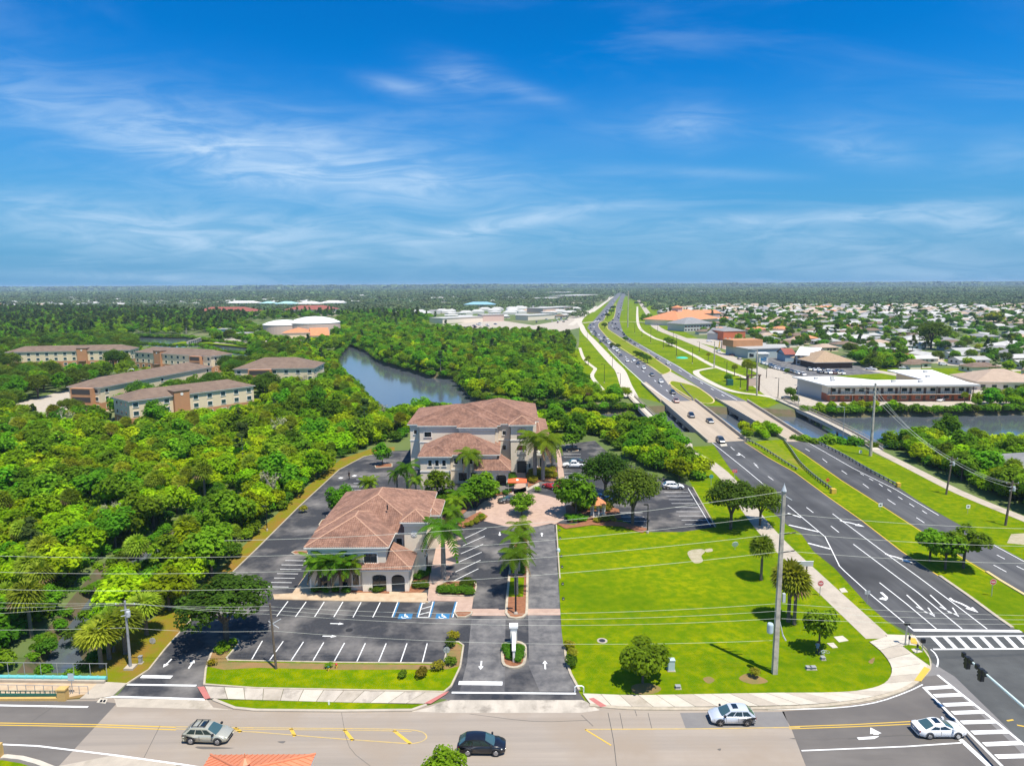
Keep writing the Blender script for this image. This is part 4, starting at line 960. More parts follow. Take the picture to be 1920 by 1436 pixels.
# tower openings
arched_glass(B2, (2.3, 162.0, 8.7), 2.2, 2.6, .7, -.02, 'arched_recess').data.materials[0] = M_['wall_pink']
arched_glass(B2, (2.3, 162.0, 4.6), 2.2, 2.3, .6, -.02, 'balcony')
MB().box(1.2, 3.4, 161.85, 161.97, 4.6, 5.6).obj('balcony_rail', M_['gutter'], B2); MB().box(1.2, 3.4, 161.85, 161.97, 8.55, 9.3).obj('balcony_rail', M_['frame_dark'], B2)
MB().box(1.15, 3.45, 161.9, 161.98, 0, 3.0).obj('doorway', M_['interior'], B2)
lg = MB(); lg.ribbon([(2.3+.55*math.cos(t), .42*math.sin(t)) for t in [R(d) for d in range(-30, 190, 20)]], .16, 0); lg.ribbon([(2.0,.0),(2.5,.16),(2.9,.05)], .12, .01)
o = lg.obj('emblem', M_['frame_dark'], B2); o.rotation_euler = (math.pi/2, 0, 0); o.location = (0, 161.94, 7.4)
MB().box(4.0, 4.4, 161.85, 161.98, 1.3, 2.3).obj('wall_lamp', M_['frame_dark'], B2)
for x in (5.7, 7.2): window(B2, (x, 164.4, 2.0), .8, 2.2, panes=(1,2))
MB().box(5.1, 8.3, 163.5, 164.3, 3.9, 4.9).obj('balcony', M_['trim'], B2); window(B2, (6.5, 164.4, 6.0), 2.0, 1.8)
for y in (170, 175, 180): window(B2, (8.4, y, 2.0), 1.2, 2.0, 'r'); window(B2, (8.4, y, 5.8), 1.2, 1.6, 'r')
for y in (156, 160): window(B2, (-21.0, y, 5.2), 1.0, 1.4, 'l')
for y in (170, 176, 182): window(B2, (-25.2, y, 9.4), 1.0, 1.3, 'l'); window(B2, (-25.2, y, 5.4), 1.0, 1.3, 'l')
sub(B2)

# ---- apartment blocks
def frame_thing(name, label, cat, p, q, group=None):
    """thing whose local X runs from p to q (ground points) and local -Y faces the camera side"""
    p, q = Vector((p[0], p[1], 0)), Vector((q[0], q[1], 0)); d = q - p
    return thing(name, label, cat, p, math.atan2(d.y, d.x), group), d.length
def hip_obj(parent, x0, x1, y0, y1, ze, sl, m, name='roof', th=.25):
    mb = MB()
    for f in roof_faces(x0, x1, y0, y1, ze, sl): mb.poly(dedupe(f))
    mb.box(x0+.05, x1-.05, y0+.05, y1-.05, ze-th, ze-.01, 1)
    return mb.obj(name, [M_[m], M_['trim']], parent)
def apartment(label, p, q, depth, eave=9.0, tower=None, wings=()):
    t, L = frame_thing('apartment_block', label, 'apartment building', p, q, 'tan apartment blocks among the trees')
    MB().box(0.6, L-.6, .6, depth-.6, 3.2, eave-.2).obj('upper_wall', M_['wall_cream'], t)
    MB().box(0.55, L-.55, .55, depth-.55, 0, 3.2).obj('ground_floor', M_['wall_orange'], t)
    hip_obj(t, 0, L, 0, depth, eave, .36, 'shingle')
    n = max(3, int(L/4.6))
    for i in range(n):
        x = 2.5 + (L-5)*i/(n-1)
        if tower and abs(x-tower) < 4: continue
        for z in (1.6, 4.6, 7.4): window(t, (x, .6 if z > 3.2 else .55, z), 1.6, 1.4, panes=(2,1), m='glass_green')
    for y in (3.5, depth/2, depth-3.5):
        for z in (1.6, 4.6, 7.4): window(t, (.6, y, z), 1.4, 1.3, 'l', panes=(1,1)); window(t, (L-.6, y, z), 1.4, 1.3, 'r', panes=(1,1))
    if tower:
        MB().box(tower-2.6, tower+2.6, -.6, 5, 0, eave+1.3).obj('stair_tower', M_['wall_orange'], t)
        MB().box(tower-2.8, tower+2.8, -.8, 5.2, eave+1.3, eave+1.55).obj('tower_cap', M_['shingle'], t)
        MB().box(tower-2, tower+2, -2.4, -.6, 3.0, 3.3).obj('entrance_canopy', M_['shingle'], t)
        MB().disc((tower, -.64, eave+.3), (0,1,0), .5, 14, .08).obj('medallion', M_['trim'], t)
    for (x, wd, m) in wings:
        MB().box(x-wd/2, x+wd/2, -1.2, 4, 0, eave-.25).obj('bay', M_[m], t)
        for z in (1.2, 4.2, 7.1): MB().box(x-wd/2+.6, x+wd/2-.6, -1.28, -1.18, z-.6, z+1.2).obj('balcony_opening', M_['interior'], t)
    return t
apartment('long tan apartment block nearest the mangroves, orange stair tower in its middle', (-123.5,216.5), (-95,250.5), 14, tower=17)
apartment('tan apartment block seen end-on with orange brown gable balconies', (-165,250), (-150.5,247), 66, wings=((7.4, 9, 'wall_orange'),))
apartment('pale apartment block at the left picture edge, farthest back behind dark oaks', (-287,385), (-222,397), 15, tower=40)
apartment('apartment block with orange corner balconies left of the pond outlet', (-213,383), (-158,357), 15, tower=20, wings=((50, 8, 'wall_orange'),))
apartment('apartment block half hidden behind oaks close to the river bend', (-124,301), (-88,303), 22, wings=((12, 10, 'wall_orange'),))

# ---- water works
def tank(label, p, r, h, dome):
    t = thing('water_tank', label, 'water tank', p, 0, 'round water tanks')
    MB().lathe((0,0,0), [(r,0),(r,h)], 40).obj('tank_wall', M_['wall_pink'], t)
    MB().lathe((0,0,h+.02), [(r+.3,0),(r+.3,.35),(r*.75,dome*.55),(r*.4,dome*.88),(.3,dome)], 40).obj('dome_roof', M_['roof_white'], t)
    return t
c = G(575, 628); tank('large round water tank with shallow white dome behind the orange-roofed works', (c.x, c.y+28, 0), 24, 10, 6.0)
c = G(518, 628); tank('smaller round water tank with white dome left of the large one', (c.x, c.y+22, 0), 19, 8.5, 4.5)
def block(name, label, cat, p, q, depth, h, wall, roof, roof_kind='flat', sl=.35, over=.6, wins=0, group=None, floors=1, wm='glass_dark'):
    t, L = frame_thing(name, label, cat, p, q, group)
    MB().box(0, L, 0, depth, 0, h).obj('wall', M_[wall], t)
    if roof_kind == 'flat':
        m = MB(); m.box(-over, L+over, -over, depth+over, h, h+.5); m.obj('roof', M_[roof], t)
    elif roof_kind == 'hip': hip_obj(t, -over, L+over, -over, depth+over, h+.25, sl, roof)
    else:
        m = MB(); x0, x1, y0, y1 = -over, L+over, -over, depth+over; ym = depth/2; hh = (y1-y0)/2*sl
        m.poly([(x0,y0,h),(x1,y0,h),(x1,ym,h+hh),(x0,ym,h+hh)]); m.poly([(x1,y1,h),(x0,y1,h),(x0,ym,h+hh),(x1,ym,h+hh)])
        m.poly([(x0,y0,h-.01),(x0,y1,h-.01),(x1,y1,h-.01),(x1,y0,h-.01)]); m.obj('roof', M_[roof], t)
        g = MB(); g.poly([(0,0,h),(0,depth,h),(0,ym,h+depth/2*sl)]); g.poly([(L,depth,h),(L,0,h),(L,ym,h+depth/2*sl)]); g.obj('gable', M_[wall], t)
    for f in range(floors):
        for i in range(wins):
            x = L*(i+.5)/wins; window(t, (x, 0, 1.6+f*3.1), min(1.8, L/wins*.5), 1.3, panes=(2,1), m=wm, trim=False)
    return t
P2 = lambda x, y: tuple(G(x, y).xy)
t = block('works_building', 'orange-roofed water works hall in front of the white tanks', 'building', P2(530,641), P2(583,640), 26, 7, 'wall_cream', 'roof_orange', 'hip', .3, wins=6)
t = block('works_building', 'lower orange-roofed shed with dark bays right of the water works hall', 'building', P2(584,641), P2(617,640), 30, 5, 'wall_cream', 'roof_orange', 'gable', .35, wins=4)
block('pump_house', 'small beige pump house on the bank left of the works', 'building', P2(444,635), P2(466,635), 10, 4.5, 'wall_pale', 'roof_pale')
block('pump_house', 'dark blue-grey pump house beside the pond weir', 'building', P2(409,630), P2(425,630), 9, 6, 'wall_blue', 'roof_pale')
block('store_building', 'red-roofed building beyond the white water tanks', 'building', (-470, 1010), (-380, 1010), 40, 8, 'wall_pale', 'roof_red', 'hip', .3)
block('store_building', 'second red-roofed building beyond the large tank', 'building', (-345, 1040), (-270, 1040), 40, 9, 'wall_pale', 'roof_red', 'hip', .3)
wr = thing('weir_gate', 'row of white concrete weir posts across the pond outlet', 'weir')
a, b = G(352, 648), G(376, 640)
for i in range(7):
    p = a.lerp(b, i/6); MB().box(p.x-.5, p.x+.5, p.y-.5, p.y+.5, -1.5, 3.2).obj('post', M_['concrete_white'], wr)
MB().obox(((a+b)/2).xy, (b-a).xy, (b-a).length, 1.0, 2.6, 3.1).obj('walkway', M_['concrete'], wr)

# ---- motel
MO = thing('motel', 'L-shaped two-storey motel with flat white roof, brick ground floor and rows of dark doors', 'motel', (122, 262, 0))
w = MB(); w.box(122, 177.5, 260.6, 271, 3.0, 6.2); w.obj('upper_wall', M_['wall_pale'], MO)
w = MB(); w.box(122, 177.4, 260.7, 270.9, 0, 3.0); w.obj('ground_floor', M_['wall_brick'], MO)
w = MB(); w.add([(119,282,0),(122,266,0),(133,266,0),(135,282,0),(119,282,6.0),(122,266,6.0),(133,266,6.0),(135,282,6.0)], [(0,1,5,4),(1,2,6,5),(2,3,7,6),(3,0,4,7)]); w.obj('lobby_wall', M_['wall_grey'], MO)
w = MB(); w.add([(167,271,0),(178,271,0),(187,303,0),(172,303,0),(167,271,6.1),(178,271,6.1),(187,303,6.1),(172,303,6.1)], [(0,1,5,4),(1,2,6,5),(2,3,7,6),(3,0,4,7)]); w.obj('rear_wing', M_['wall_cream'], MO)
rf = MB(); rf.slab([(120.5,258.6),(179.3,258.6),(179.0,266),(188.4,304),(168.4,304),(166,272.4),(146,272.4),(136,284),(117.6,284)], 6.25, 6.7); ro = rf.obj('roof', M_['roof_white'], MO)
MB().box(120.6, 179.2, 258.5, 258.58, 6.0, 6.72).obj('fascia', M_['wall_grey'], MO)
MB().box(121.4, 178, 258.8, 260.6, 2.85, 3.05).obj('gallery_floor', M_['concrete'], MO)
rl = MB()
for i in range(70): x = 121.5 + i*.81; rl.tube((x, 258.9, 3.05), (x, 258.9, 4.1), .03, n=4)
rl.tube((121.4,258.9,4.1),(178,258.9,4.1),.05,n=4); rl.obj('railing', M_['frame_dark'], MO)['kind'] = 'stuff'
for i in range(10):
    x = 124.0 + i*5.5
    for z, mm in ((0, 'wood_dark'), (3.05, 'wood_dark')):
        MB().box(x+1.9, x+2.9, 260.5, 260.59, z+.05, z+2.15).obj('door', M_[mm], MO)
        window(MO, (x, 260.6, z+1.5), 1.9, 1.1, panes=(2,1), trim=False)
for x in (122.6, 136, 149, 163, 177): MB().box(x-.12, x+.12, 258.85, 259.1, 0, 6.2).obj('column', M_['wood_dark'], MO)
for x, y in ((124,276),(128,270),(131,277),(150,266),(160,265),(172,280),(180,295)): MB().box(x-.7, x+.7, y-.6, y+.6, 6.7, 7.5).obj('roof_unit', M_['wall_grey'], ro)
sub(MO)
# ---- commercial strip beyond the motel
t = block('restaurant', 'thatch-brown hip-roofed restaurant behind its crowded car park', 'restaurant', P2(1528,691), P2(1598,690), 24, 3.2, 'wood_dark', 'thatch', 'hip', .42, 1.6)
t = block('restaurant_annex', 'white-roofed two-storey annex left of the thatch-brown restaurant', 'building', P2(1492,684), P2(1530,686), 30, 5.5, 'wall_grey', 'roof_white', 'gable', .22, wins=4, floors=2)
t = block('shop_building', 'long grey-green shop with orange fascia on its roof line', 'shop', P2(1402,672), P2(1466,670), 26, 5.5, 'wall_greygreen', 'roof_pale')
a, b = G(1402,672), G(1466,670); L = (b-a).length
MB().box(-2, L*.8, 14, 27, 5.9, 10).obj('orange_fascia', M_['wall_orange'], t); MB().box(1, 4, -.05, 0, .8, 3).obj('window', M_['glass_dark'], t)
t = block('shop_building', 'small shop with dark red roof and blue wall beside the grey-green shop', 'shop', P2(1472,678), P2(1490,678), 14, 4.2, 'wall_blue', 'roof_red', 'gable', .4)
t = block('kiosk', 'small white kiosk with a bright blue panel at the strip car park', 'kiosk', P2(1423,680), P2(1440,680), 6, 5, 'wall_white', 'roof_white')
MB().box(1, 4.2, -.06, 0, 1.0, 3).obj('blue_panel', M_['paint_blue'], t)
t = block('church', 'wide building with bright orange tiled hip roof and a square lantern', 'church', P2(1272,612), P2(1345,607), 46, 6, 'wall_pale', 'roof_orange', 'hip', .4, 2)
MB().box(22, 30, 18, 26, 8, 19).obj('lantern', M_['wall_pink'], t); mb = MB(); [mb.poly(dedupe(f)) for f in roof_faces(21,31,17,27,19,.5)]; mb.obj('lantern_roof', M_['roof_orange'], t)
block('church_hall', 'long orange-roofed hall behind the orange church', 'hall', P2(1310,600), P2(1350,599), 24, 8, 'wall_pink', 'roof_orange', 'gable', .3, 1)
block('office_building', 'grey hip-roofed two-storey office in front of the orange church', 'office building', P2(1283,622), P2(1333,620), 26, 7, 'wall_grey', 'shingle_grey', 'hip', .4, 1.2, wins=9, floors=2)
block('shop_building', 'brick-red shop with white doorway panels and grey roof', 'shop', P2(1356,639), P2(1397,638), 20, 7.5, 'wall_red', 'shingle_grey', 'hip', .25, .4, wins=5, wm='roof_pale')
block('shop_building', 'dark slate-roofed shop left of the brick-red shop', 'shop', P2(1326,636), P2(1355,638), 16, 5, 'wall_grey', 'shingle_grey', 'gable', .5)
# ---- houses at the right edge of the frame
block('house', 'tan hip-roofed house right of the motel behind a hedge', 'house', P2(1832,731), P2(1960,733), 22, 3.4, 'wall_pale', 'shingle_tan', 'hip', .36, 1, wins=6)
block('house', 'house with pale grey roof at the right edge below the river bank', 'house', (118, 153), (134, 153), 11, 2.9, 'wall_cream', 'shingle_grey', 'hip', .35, 1, wins=4)
# ---- big boxes far along the highway
for (x, y, x2, y2, d, h, lab) in ((1010,566,1070,564,60,9,'long white big-box store far left of the highway'),(1075,561,1125,558,80,10,'white big-box store row farther along the highway'),(1060,553,1115,549,90,10,'pale warehouse row near the horizon left of the highway'),(1150,545,1200,545,80,9,'white roofs at the vanishing point of the highway'),
        (1235,549,1330,551,60,9,'long white roofs far right of the highway'),(830,607,905,603,26,6,'white-roofed retail building beyond the river trees'),(905,603,945,602,20,8,'cream retail building with parapet beyond the river trees'),(1018,588,1075,584,30,8,'pinkish retail block left of the highway'),(990,601,1040,598,22,6,'low white store left of the highway behind trees')):
    block('store_building', lab, 'store', P2(x, y), P2(x2, y2), d, h, 'wall_pale' if 'white' in lab else 'wall_pink', 'roof_chalk')
for i, (x, y, x2, d, m, lab) in enumerate(((486,575,510,26,'roof_teal','teal-roofed building far left, first of the row'),(515,576,552,30,'roof_teal','teal-roofed building in the middle of the far row'),(556,576,596,30,'roof_white','white-roofed hall at the right of the far teal row'),(600,574,640,30,'roof_white','long pale-roofed hall beyond the tanks'),
        (425,574,480,26,'roof_white','pale hall left of the far teal roofs'),(870,578,925,30,'roof_blue','pale blue roofed hall beyond the river trees'))):
    block('hall', lab, 'hall', P2(x, y), P2(x2, y), d, 7, 'wall_blue' if 'teal' in m else 'wall_pale', m, 'hip', .3, 1)
# ---- kiosk roof at the bottom edge
KI = thing('pavilion', 'pavilion with orange standing-seam metal hip roof at the bottom edge of the street', 'pavilion', (-22.2, 51.4, 0))
def seam_roof(x0, x1, y0, y1, ze, sl, parent):
    mb, sm = MB(), MB()
    for f in roof_faces(x0, x1, y0, y1, ze, sl):
        f = dedupe(f); mb.poly(f); P = [Vector(p) for p in f]; u = (P[1]-P[0]).normalized(); nrm = (P[1]-P[0]).cross(P[2]-P[0]).normalized(); v = nrm.cross(u)
        uv = [((p-P[0]).dot(u), (p-P[0]).dot(v)) for p in P]; um = max(a for a, _ in uv); vm = max(b for _, b in uv); k = int(um/.45)
        for i in range(1, k):
            uu = um*i/k; vt = 0
            while vt < vm and inpoly(uu, vt+.05, uv): vt += .05
            if vt > .2: sm.tube(P[0]+u*uu+nrm*.03, P[0]+u*uu+v*vt+nrm*.03, .03, n=4)
        for i in range(1, len(P)): sm.tube(P[i]+Vector((0,0,.03)), P[(i+1)%len(P)]+Vector((0,0,.03)), .10, n=5)
    mb.box(x0+.05, x1-.05, y0+.05, y1-.05, ze-.3, ze-.02, 1)
    r = mb.obj('roof', [M_['metal_orange'], M_['trim']], parent); sm.obj('seam', M_['metal_orange'], r)['kind'] = 'stuff'
seam_roof(-4.7, 4.6, -4.2, 3.9, 4.4, .44, KI)
for x in (-3.9, 3.9):
    for y in (-2.8, 2.8): MB().box(x-.15, x+.15, y-.15, y+.15, 0, 4.15).obj('post', M_['trim'], KI)
MB().lathe((0,0,6.1), [(.35,0),(.35,.5),(.5,.5),(.06,.9),(.04,1.3)], 8).obj('finial', M_['metal_orange'], KI)
# ---- gazebo
gz = G(1121, 966); GZ = thing('gazebo', 'white garden gazebo with orange-brown tiled roof between the parking tree and flower beds', 'gazebo', gz)
MB().lathe((0,0,2.45), [(1.75,0),(1.75,.08),(.9,.75),(.15,1.25),(.05,1.5)], 8).obj('roof', M_['roof_orange'], GZ)
for i in range(8):
    g = i*math.pi/4; MB().box(-.07,.07,-.07,.07,0,2.5).obj('post', M_['trim'], GZ, loc=(1.4*math.cos(g),1.4*math.sin(g),0))
    g2 = g + math.pi/4; a, b = Vector((1.4*math.cos(g),1.4*math.sin(g),0)), Vector((1.4*math.cos(g2),1.4*math.sin(g2),0))
    if i != 2:
        m = MB(); m.tube(a+Vector((0,0,.9)), b+Vector((0,0,.9)), .05, n=4); m.tube(a+Vector((0,0,.2)), b+Vector((0,0,.2)), .05, n=4)
        for k in range(1, 6): p = a.lerp(b, k/6); m.tube(p+Vector((0,0,.2)), p+Vector((0,0,.9)), .025, n=4)
        m.obj('balustrade', M_['trim'], GZ)
MB().lathe((0,0,0), [(1.7,0),(1.7,.15)], 8).obj('floor', M_['concrete'], GZ)
# ---- orange canopy at the entrance of the back office
cp = G(970, 921); CP = thing('canopy_tent', 'orange canopy on posts at the entrance walk of the three-storey office', 'canopy', cp)
m = MB(); m.add([(-2.1,-1.3,2.5),(2.1,-1.3,2.5),(2.1,1.3,2.5),(-2.1,1.3,2.5),(0,0,3.1),(-2.1,-1.3,2.25),(2.1,-1.3,2.25),(2.1,1.3,2.25),(-2.1,1.3,2.25)], [(0,1,4),(1,2,4),(2,3,4),(3,0,4),(5,6,1,0),(6,7,2,1),(7,8,3,2),(8,5,0,3)]); mk('canvas_orange', (.75,.13,.04), .8); m.obj('canopy', M_['canvas_orange'], CP)
MB().disc((0,-.62,2.82),(0,-.42,.9),.3,8,.02).obj('emblem', M_['trim'], CP)
for x in (-2, 2):
    for y in (-1.2, 1.2): MB().tube((x,y,0),(x,y,2.4),.04,n=5).obj('post', M_['gutter'], CP)
# ---- entrance sign wall
sg = G(963.5, 1243); SG = thing('monument_sign', 'white monument sign wall with columns on the small hedge island in the entrance drive', 'sign', sg)
MB().box(-.13, .13, 0, 4.4, .15, 1.55).obj('sign_wall', M_['trim'], SG); MB().box(-.22, .22, -.06, 4.5, 1.56, 1.72).obj('coping', M_['roof_white'], SG)
for y in (4.2,): MB().box(-.42, .42, y-.1, y+.7, .15, 2.35).obj('column', M_['trim'], SG); MB().box(-.55, .55, y-.22, y+.82, 2.36, 2.6).obj('column_cap', M_['roof_white'], SG)
for s in (-1, 1):
    MB().box(*( (-.16,-.135) if s < 0 else (.135,.16)), .8, 3.6, .5, 1.35).obj('sign_panel', M_['wall_blue'], SG)
raised('entrance_island', [(942,1213),(946,1208),(953,1205),(972,1205),(981,1209),(985,1216),(984,1240),(978,1249),(963,1253),(950,1250),(943,1243)], .15, 'mulch', kerb='kerb', kw=.35, sm=2)
raised('drive_median', [(960,1040),(965,1010),(972,990),(986,990),(990,1010),(989,1080),(988,1140),(987,1152),(980,1158),(967,1160),(955,1158),(949,1150),(951,1120),(955,1080)], .15, 'mulch', kerb='kerb', kw=.35)
sheet('median_grass', [(957,1084),(983,1084),(981,1120),(953,1120)], .156, 'grass').__setitem__('kind', 'structure')
raised('parking_island', [(852,1150),(857,1148),(885,1148),(883,1153),(872,1158),(858,1158)], .15, 'mulch', kerb='kerb', kw=.2)
raised('hedge_island', [(822,1098),(838,1091),(880,1090),(892,1095),(893,1101),(888,1119),(822,1117)], .15, 'mulch', kerb='kerb', kw=.25)
for px in ([(547,1037),(553,1034),(577,1034),(577,1039),(553,1040)], [(598,985),(604,976),(613,973),(613,982),(603,988)], [(612,968),(621,960),(632,962),(622,972)], [(642,935),(690,930),(700,936),(650,943)], [(703,874),(712,870),(735,870),(735,876),(705,878)], [(1062,843),(1070,840),(1085,841),(1084,846),(1066,847)], [(1110,862),(1120,861),(1124,865),(1114,867)]):
    raised('parking_island', px, .15, 'mulch', kerb='kerb', kw=.2)
for px in ([(583,1108),(590,1112),(690,1112),(730,1114),(730,1108),(690,1107)], [(748,1112),(790,1112),(800,1104),(806,1070),(796,1075),(775,1090),(766,1109)], [(870,990),(905,977),(915,968),(900,960),(890,964),(870,975),(840,980)], [(925,926),(960,918),(960,924),(930,930)],
           [(988,885),(1000,880),(1045,876),(1042,903),(1012,903),(990,915)], [(1043,982),(1075,985),(1110,972),(1170,980),(1215,992),(1205,1000),(1165,988),(1110,985),(1060,992)], [(1060,950),(1100,940),(1160,955),(1165,972),(1110,975),(1068,980),(1062,965)], [(700,955),(830,925),(880,930),(890,945),(845,985),(830,985)]):
    sheet('planting_bed', px, .13, 'mulch').__setitem__('kind', 'structure')
# ================================================================ vehicles
def paint(n, c, metal=.0, rough=.28): return mk('paint_' + n, c, rough, metal=metal, coat=.6, spec=.5)
for n, c, mt in (('silver',(.50,.49,.40),.35),('black',(.010,.011,.016),0),('icy',(.62,.66,.72),.25),('white',(.80,.80,.80),0),('red',(.42,.012,.016),0),('maroon',(.10,.012,.016),0),('grey',(.10,.105,.11),.4),('navy',(.018,.026,.05),0),('blue',(.04,.09,.20),.2),('rose',(.33,.17,.15),.3),('tan',(.40,.35,.27),.3)):
    paint('car_' + n, c, mt)
mk('tyre', (.015,.015,.016), .85); mk('rim', (.45,.45,.46), .35, metal=.8); mk('car_glass', (.012,.02,.024), .04, spec=1.0, coat=.4); mk('windscreen_glass', (.05,.10,.105), .05, spec=1.0, coat=.4)
mk('lamp_glass', (.75,.75,.72), .12); mk('tail_red', (.30,.01,.01), .25); mk('black_trim', (.018,.018,.02), .6); mk('plate', (.7,.7,.68), .5)
KIND = {  # length, width, height, belt height, ground clearance, wheel radius, wheelbase front/rear x, bonnet end, roof front, roof rear, rear base
 'suv':   dict(L=4.65, W=1.86, H=1.68, B=1.02, C=.22, r=.36, wf=1.40, wr=-1.34, b0=1.22, r0=.30, r1=-1.55, b1=-2.24, hood=.96, deck=1.0),
 'sedan': dict(L=4.85, W=1.82, H=1.46, B=.94, C=.18, r=.33, wf=1.42, wr=-1.42, b0=1.20, r0=.22, r1=-.85, b1=-1.85, hood=.86, deck=.98),
 'coupe': dict(L=4.5, W=1.82, H=1.24, B=.86, C=.16, r=.33, wf=1.35, wr=-1.30, b0=.75, r0=.05, r1=-.55, b1=-1.2, hood=.80, deck=.88),
 'pickup':dict(L=5.6, W=1.95, H=1.82, B=1.10, C=.28, r=.40, wf=1.75, wr=-1.75, b0=1.25, r0=.6, r1=-.62, b1=-.85, hood=1.08, deck=1.05),
 'van':   dict(L=5.9, W=2.05, H=2.35, B=1.25, C=.25, r=.38, wf=1.8, wr=-1.7, b0=1.9, r0=1.25, r1=-2.75, b1=-2.85, hood=1.15, deck=1.2)}
def body_mb(k, n_in=.06):
    d = KIND[k]; L, Wd = d['L']/2, d['W']/2; mb = MB()
    st = [(-L, .84, .42, d['deck']-.12), (-L+.10, .93, d['C']+.10, d['deck']), (-L+.55, 1.0, d['C'], d['deck']+.02), (d['b1'], 1.0, d['C'], d['B']), (0, 1.0, d['C'], d['B']), (d['b0'], 1.0, d['C'], d['B']-.01),
          (d['b0']+.35, .995, d['C'], d['hood']+.04), (L-.55, .97, d['C'], d['hood']-.04), (L-.14, .88, d['C']+.06, d['hood']-.16), (L, .76, d['C']+.16, d['hood']-.30)]
    rows = []
    for x, wf, zb, zt in st:
        w = Wd*wf; zm = zb+(zt-zb)*.55
        rows.append([(x,-w*.90,zb),(x,-w,zb+.12),(x,-w,zm),(x,-w*.965,zt-.06),(x,-w*.88,zt),(x,w*.88,zt),(x,w*.965,zt-.06),(x,w,zm),(x,w,zb+.12),(x,w*.90,zb)])
    v = [p for r in rows for p in r]; m = 10; f = []
    for i in range(len(rows)-1):
        for j in range(m): f.append((i*m+j, i*m+(j+1)%m, (i+1)*m+(j+1)%m, (i+1)*m+j))
    f += [tuple(range(m)), tuple(range((len(rows)-1)*m, len(rows)*m))[::-1]]
    mb.add(v, [q[::-1] for q in f]); return mb
def cabin_mb(k):
    d = KIND[k]; Wd = d['W']/2; wb, wt = Wd*.92, Wd*.74; z0, z1 = d['B']-.03, d['H']
    lo = [(d['b1'],-wb,z0),(d['b0'],-wb,z0),(d['b0'],wb,z0),(d['b1'],wb,z0)]
    r0, r1 = d['r0'], d['r1']
    up = [(r1,-wt,z1-.09),(r0,-wt,z1-.09),(r0,wt,z1-.09),(r1,wt,z1-.09)]
    mb = MB(); rows = []
    # roof skin: crowned across and along
    for i in range(7):
        t = i/6; x = r1+(r0-r1)*t; zc = z1-.085*(2*t-1)**2-.0; w = wt
        rows.append([(x, w*u, zc-.085*abs(u)**2.2) for u in (-1,-.7,-.35,0,.35,.7,1)])
    v = [q for r in rows for q in r]; f = [(i*7+j, (i+1)*7+j, (i+1)*7+j+1, i*7+j+1) for i in range(6) for j in range(6)]
    mb.add(v, f); R0, R1 = rows[-1], rows[0]
    for A, B in ((lo[1],lo[2]),):
        n = 6; L_ = [tuple(Vector(A).lerp(Vector(B), j/n)+Vector((.10*(1-(2*j/n-1)**2),0,0))) for j in range(7)]; mb.add(L_+R0, [(j, j+1, 8+j, 7+j) for j in range(6)])
    L_ = [tuple(Vector(lo[0]).lerp(Vector(lo[3]), j/6)-Vector((.06*(1-(j/3-1)**2),0,0))) for j in range(7)]; mb.add(L_+R1, [(j+1, j, 7+j, 8+j) for j in range(6)])
    for s, a_, b_ in ((0, lo[0], lo[1]), (6, lo[3], lo[2])):
        L_ = [tuple(Vector(a_).lerp(Vector(b_), j/6)) for j in range(7)]; U_ = [rows[i][s] for i in range(7)]
        mb.add(L_+U_, [(j, j+1, 8+j, 7+j) if s == 0 else (j+1, j, 7+j, 8+j) for j in range(6)])
    up = [rows[0][0], rows[6][0], rows[6][6], rows[0][6]]
    return mb, lo, up
def quad_in(a, b, c, d, u0, u1, v0, v1, out):
    a, b, c, d = map(Vector, (a, b, c, d)); n = (b-a).cross(d-a).normalized()*out
    P = lambda u, v: (a.lerp(b, u)).lerp(d.lerp(c, u), v)+n
    return [P(u0,v0), P(u1,v0), P(u1,v1), P(u0,v1)]
def bow(A, B, C, D, b, k, v0, v1):
    """glass bowed outwards between two lower and two upper corners"""
    A, B, C, D = map(Vector, (A, B, C, D)); n = 5; out = []; nrm = (B-A).cross(C-A).normalized(); nrm = nrm if nrm.x*b > 0 else -nrm; zc = KIND[k]['H']-.085-C.z
    def P(u, v):
        c = 1-(2*u-1)**2; lo_ = A.lerp(B, u)+Vector((b*c,0,0)); hi_ = C.lerp(D, u)+Vector((0,0,.085*(1-abs(2*u-1)**2.2))); return lo_.lerp(hi_, v)+nrm*.014
    for i in range(n):
        u0, u1 = .05+.9*i/n, .05+.9*(i+1)/n; out.append([P(u0,v0), P(u1,v0), P(u1,v1), P(u0,v1)])
    return out
def glass_parts(k):
    mb, lo, up = cabin_mb(k); d = KIND[k]; out = []
    out.append(('windscreen', bow(lo[1],lo[2],up[1],up[2],.10,k,.05,.95)))
    out.append(('rear_window', bow(lo[3],lo[0],up[3],up[0],-.06,k,.12,.93)))
    segs = {'suv':((.10,.36),(.39,.66),(.69,.93)), 'sedan':((.12,.47),(.50,.90)), 'coupe':((.25,.88),), 'pickup':((.08,.46),(.50,.93)), 'van':((.72,.96),)}[k]
    for s in segs:
        a, b = s
        out.append(('side_window', [quad_in(lo[0],lo[1],up[1],up[0],a,b,.14,.90,.02)]))
        out.append(('side_window', [quad_in(lo[2],lo[3],up[3],up[2],1-b,1-a,.14,.90,.02)]))
    return out
def wheel_parts(k):
    d = KIND[k]; r = d['r']; y = d['W']/2-.02; out = []
    for x in (d['wf'], d['wr']):
        for s in (-1, 1): out.append((x, s*y, r, s))
    return out
_proto = {}
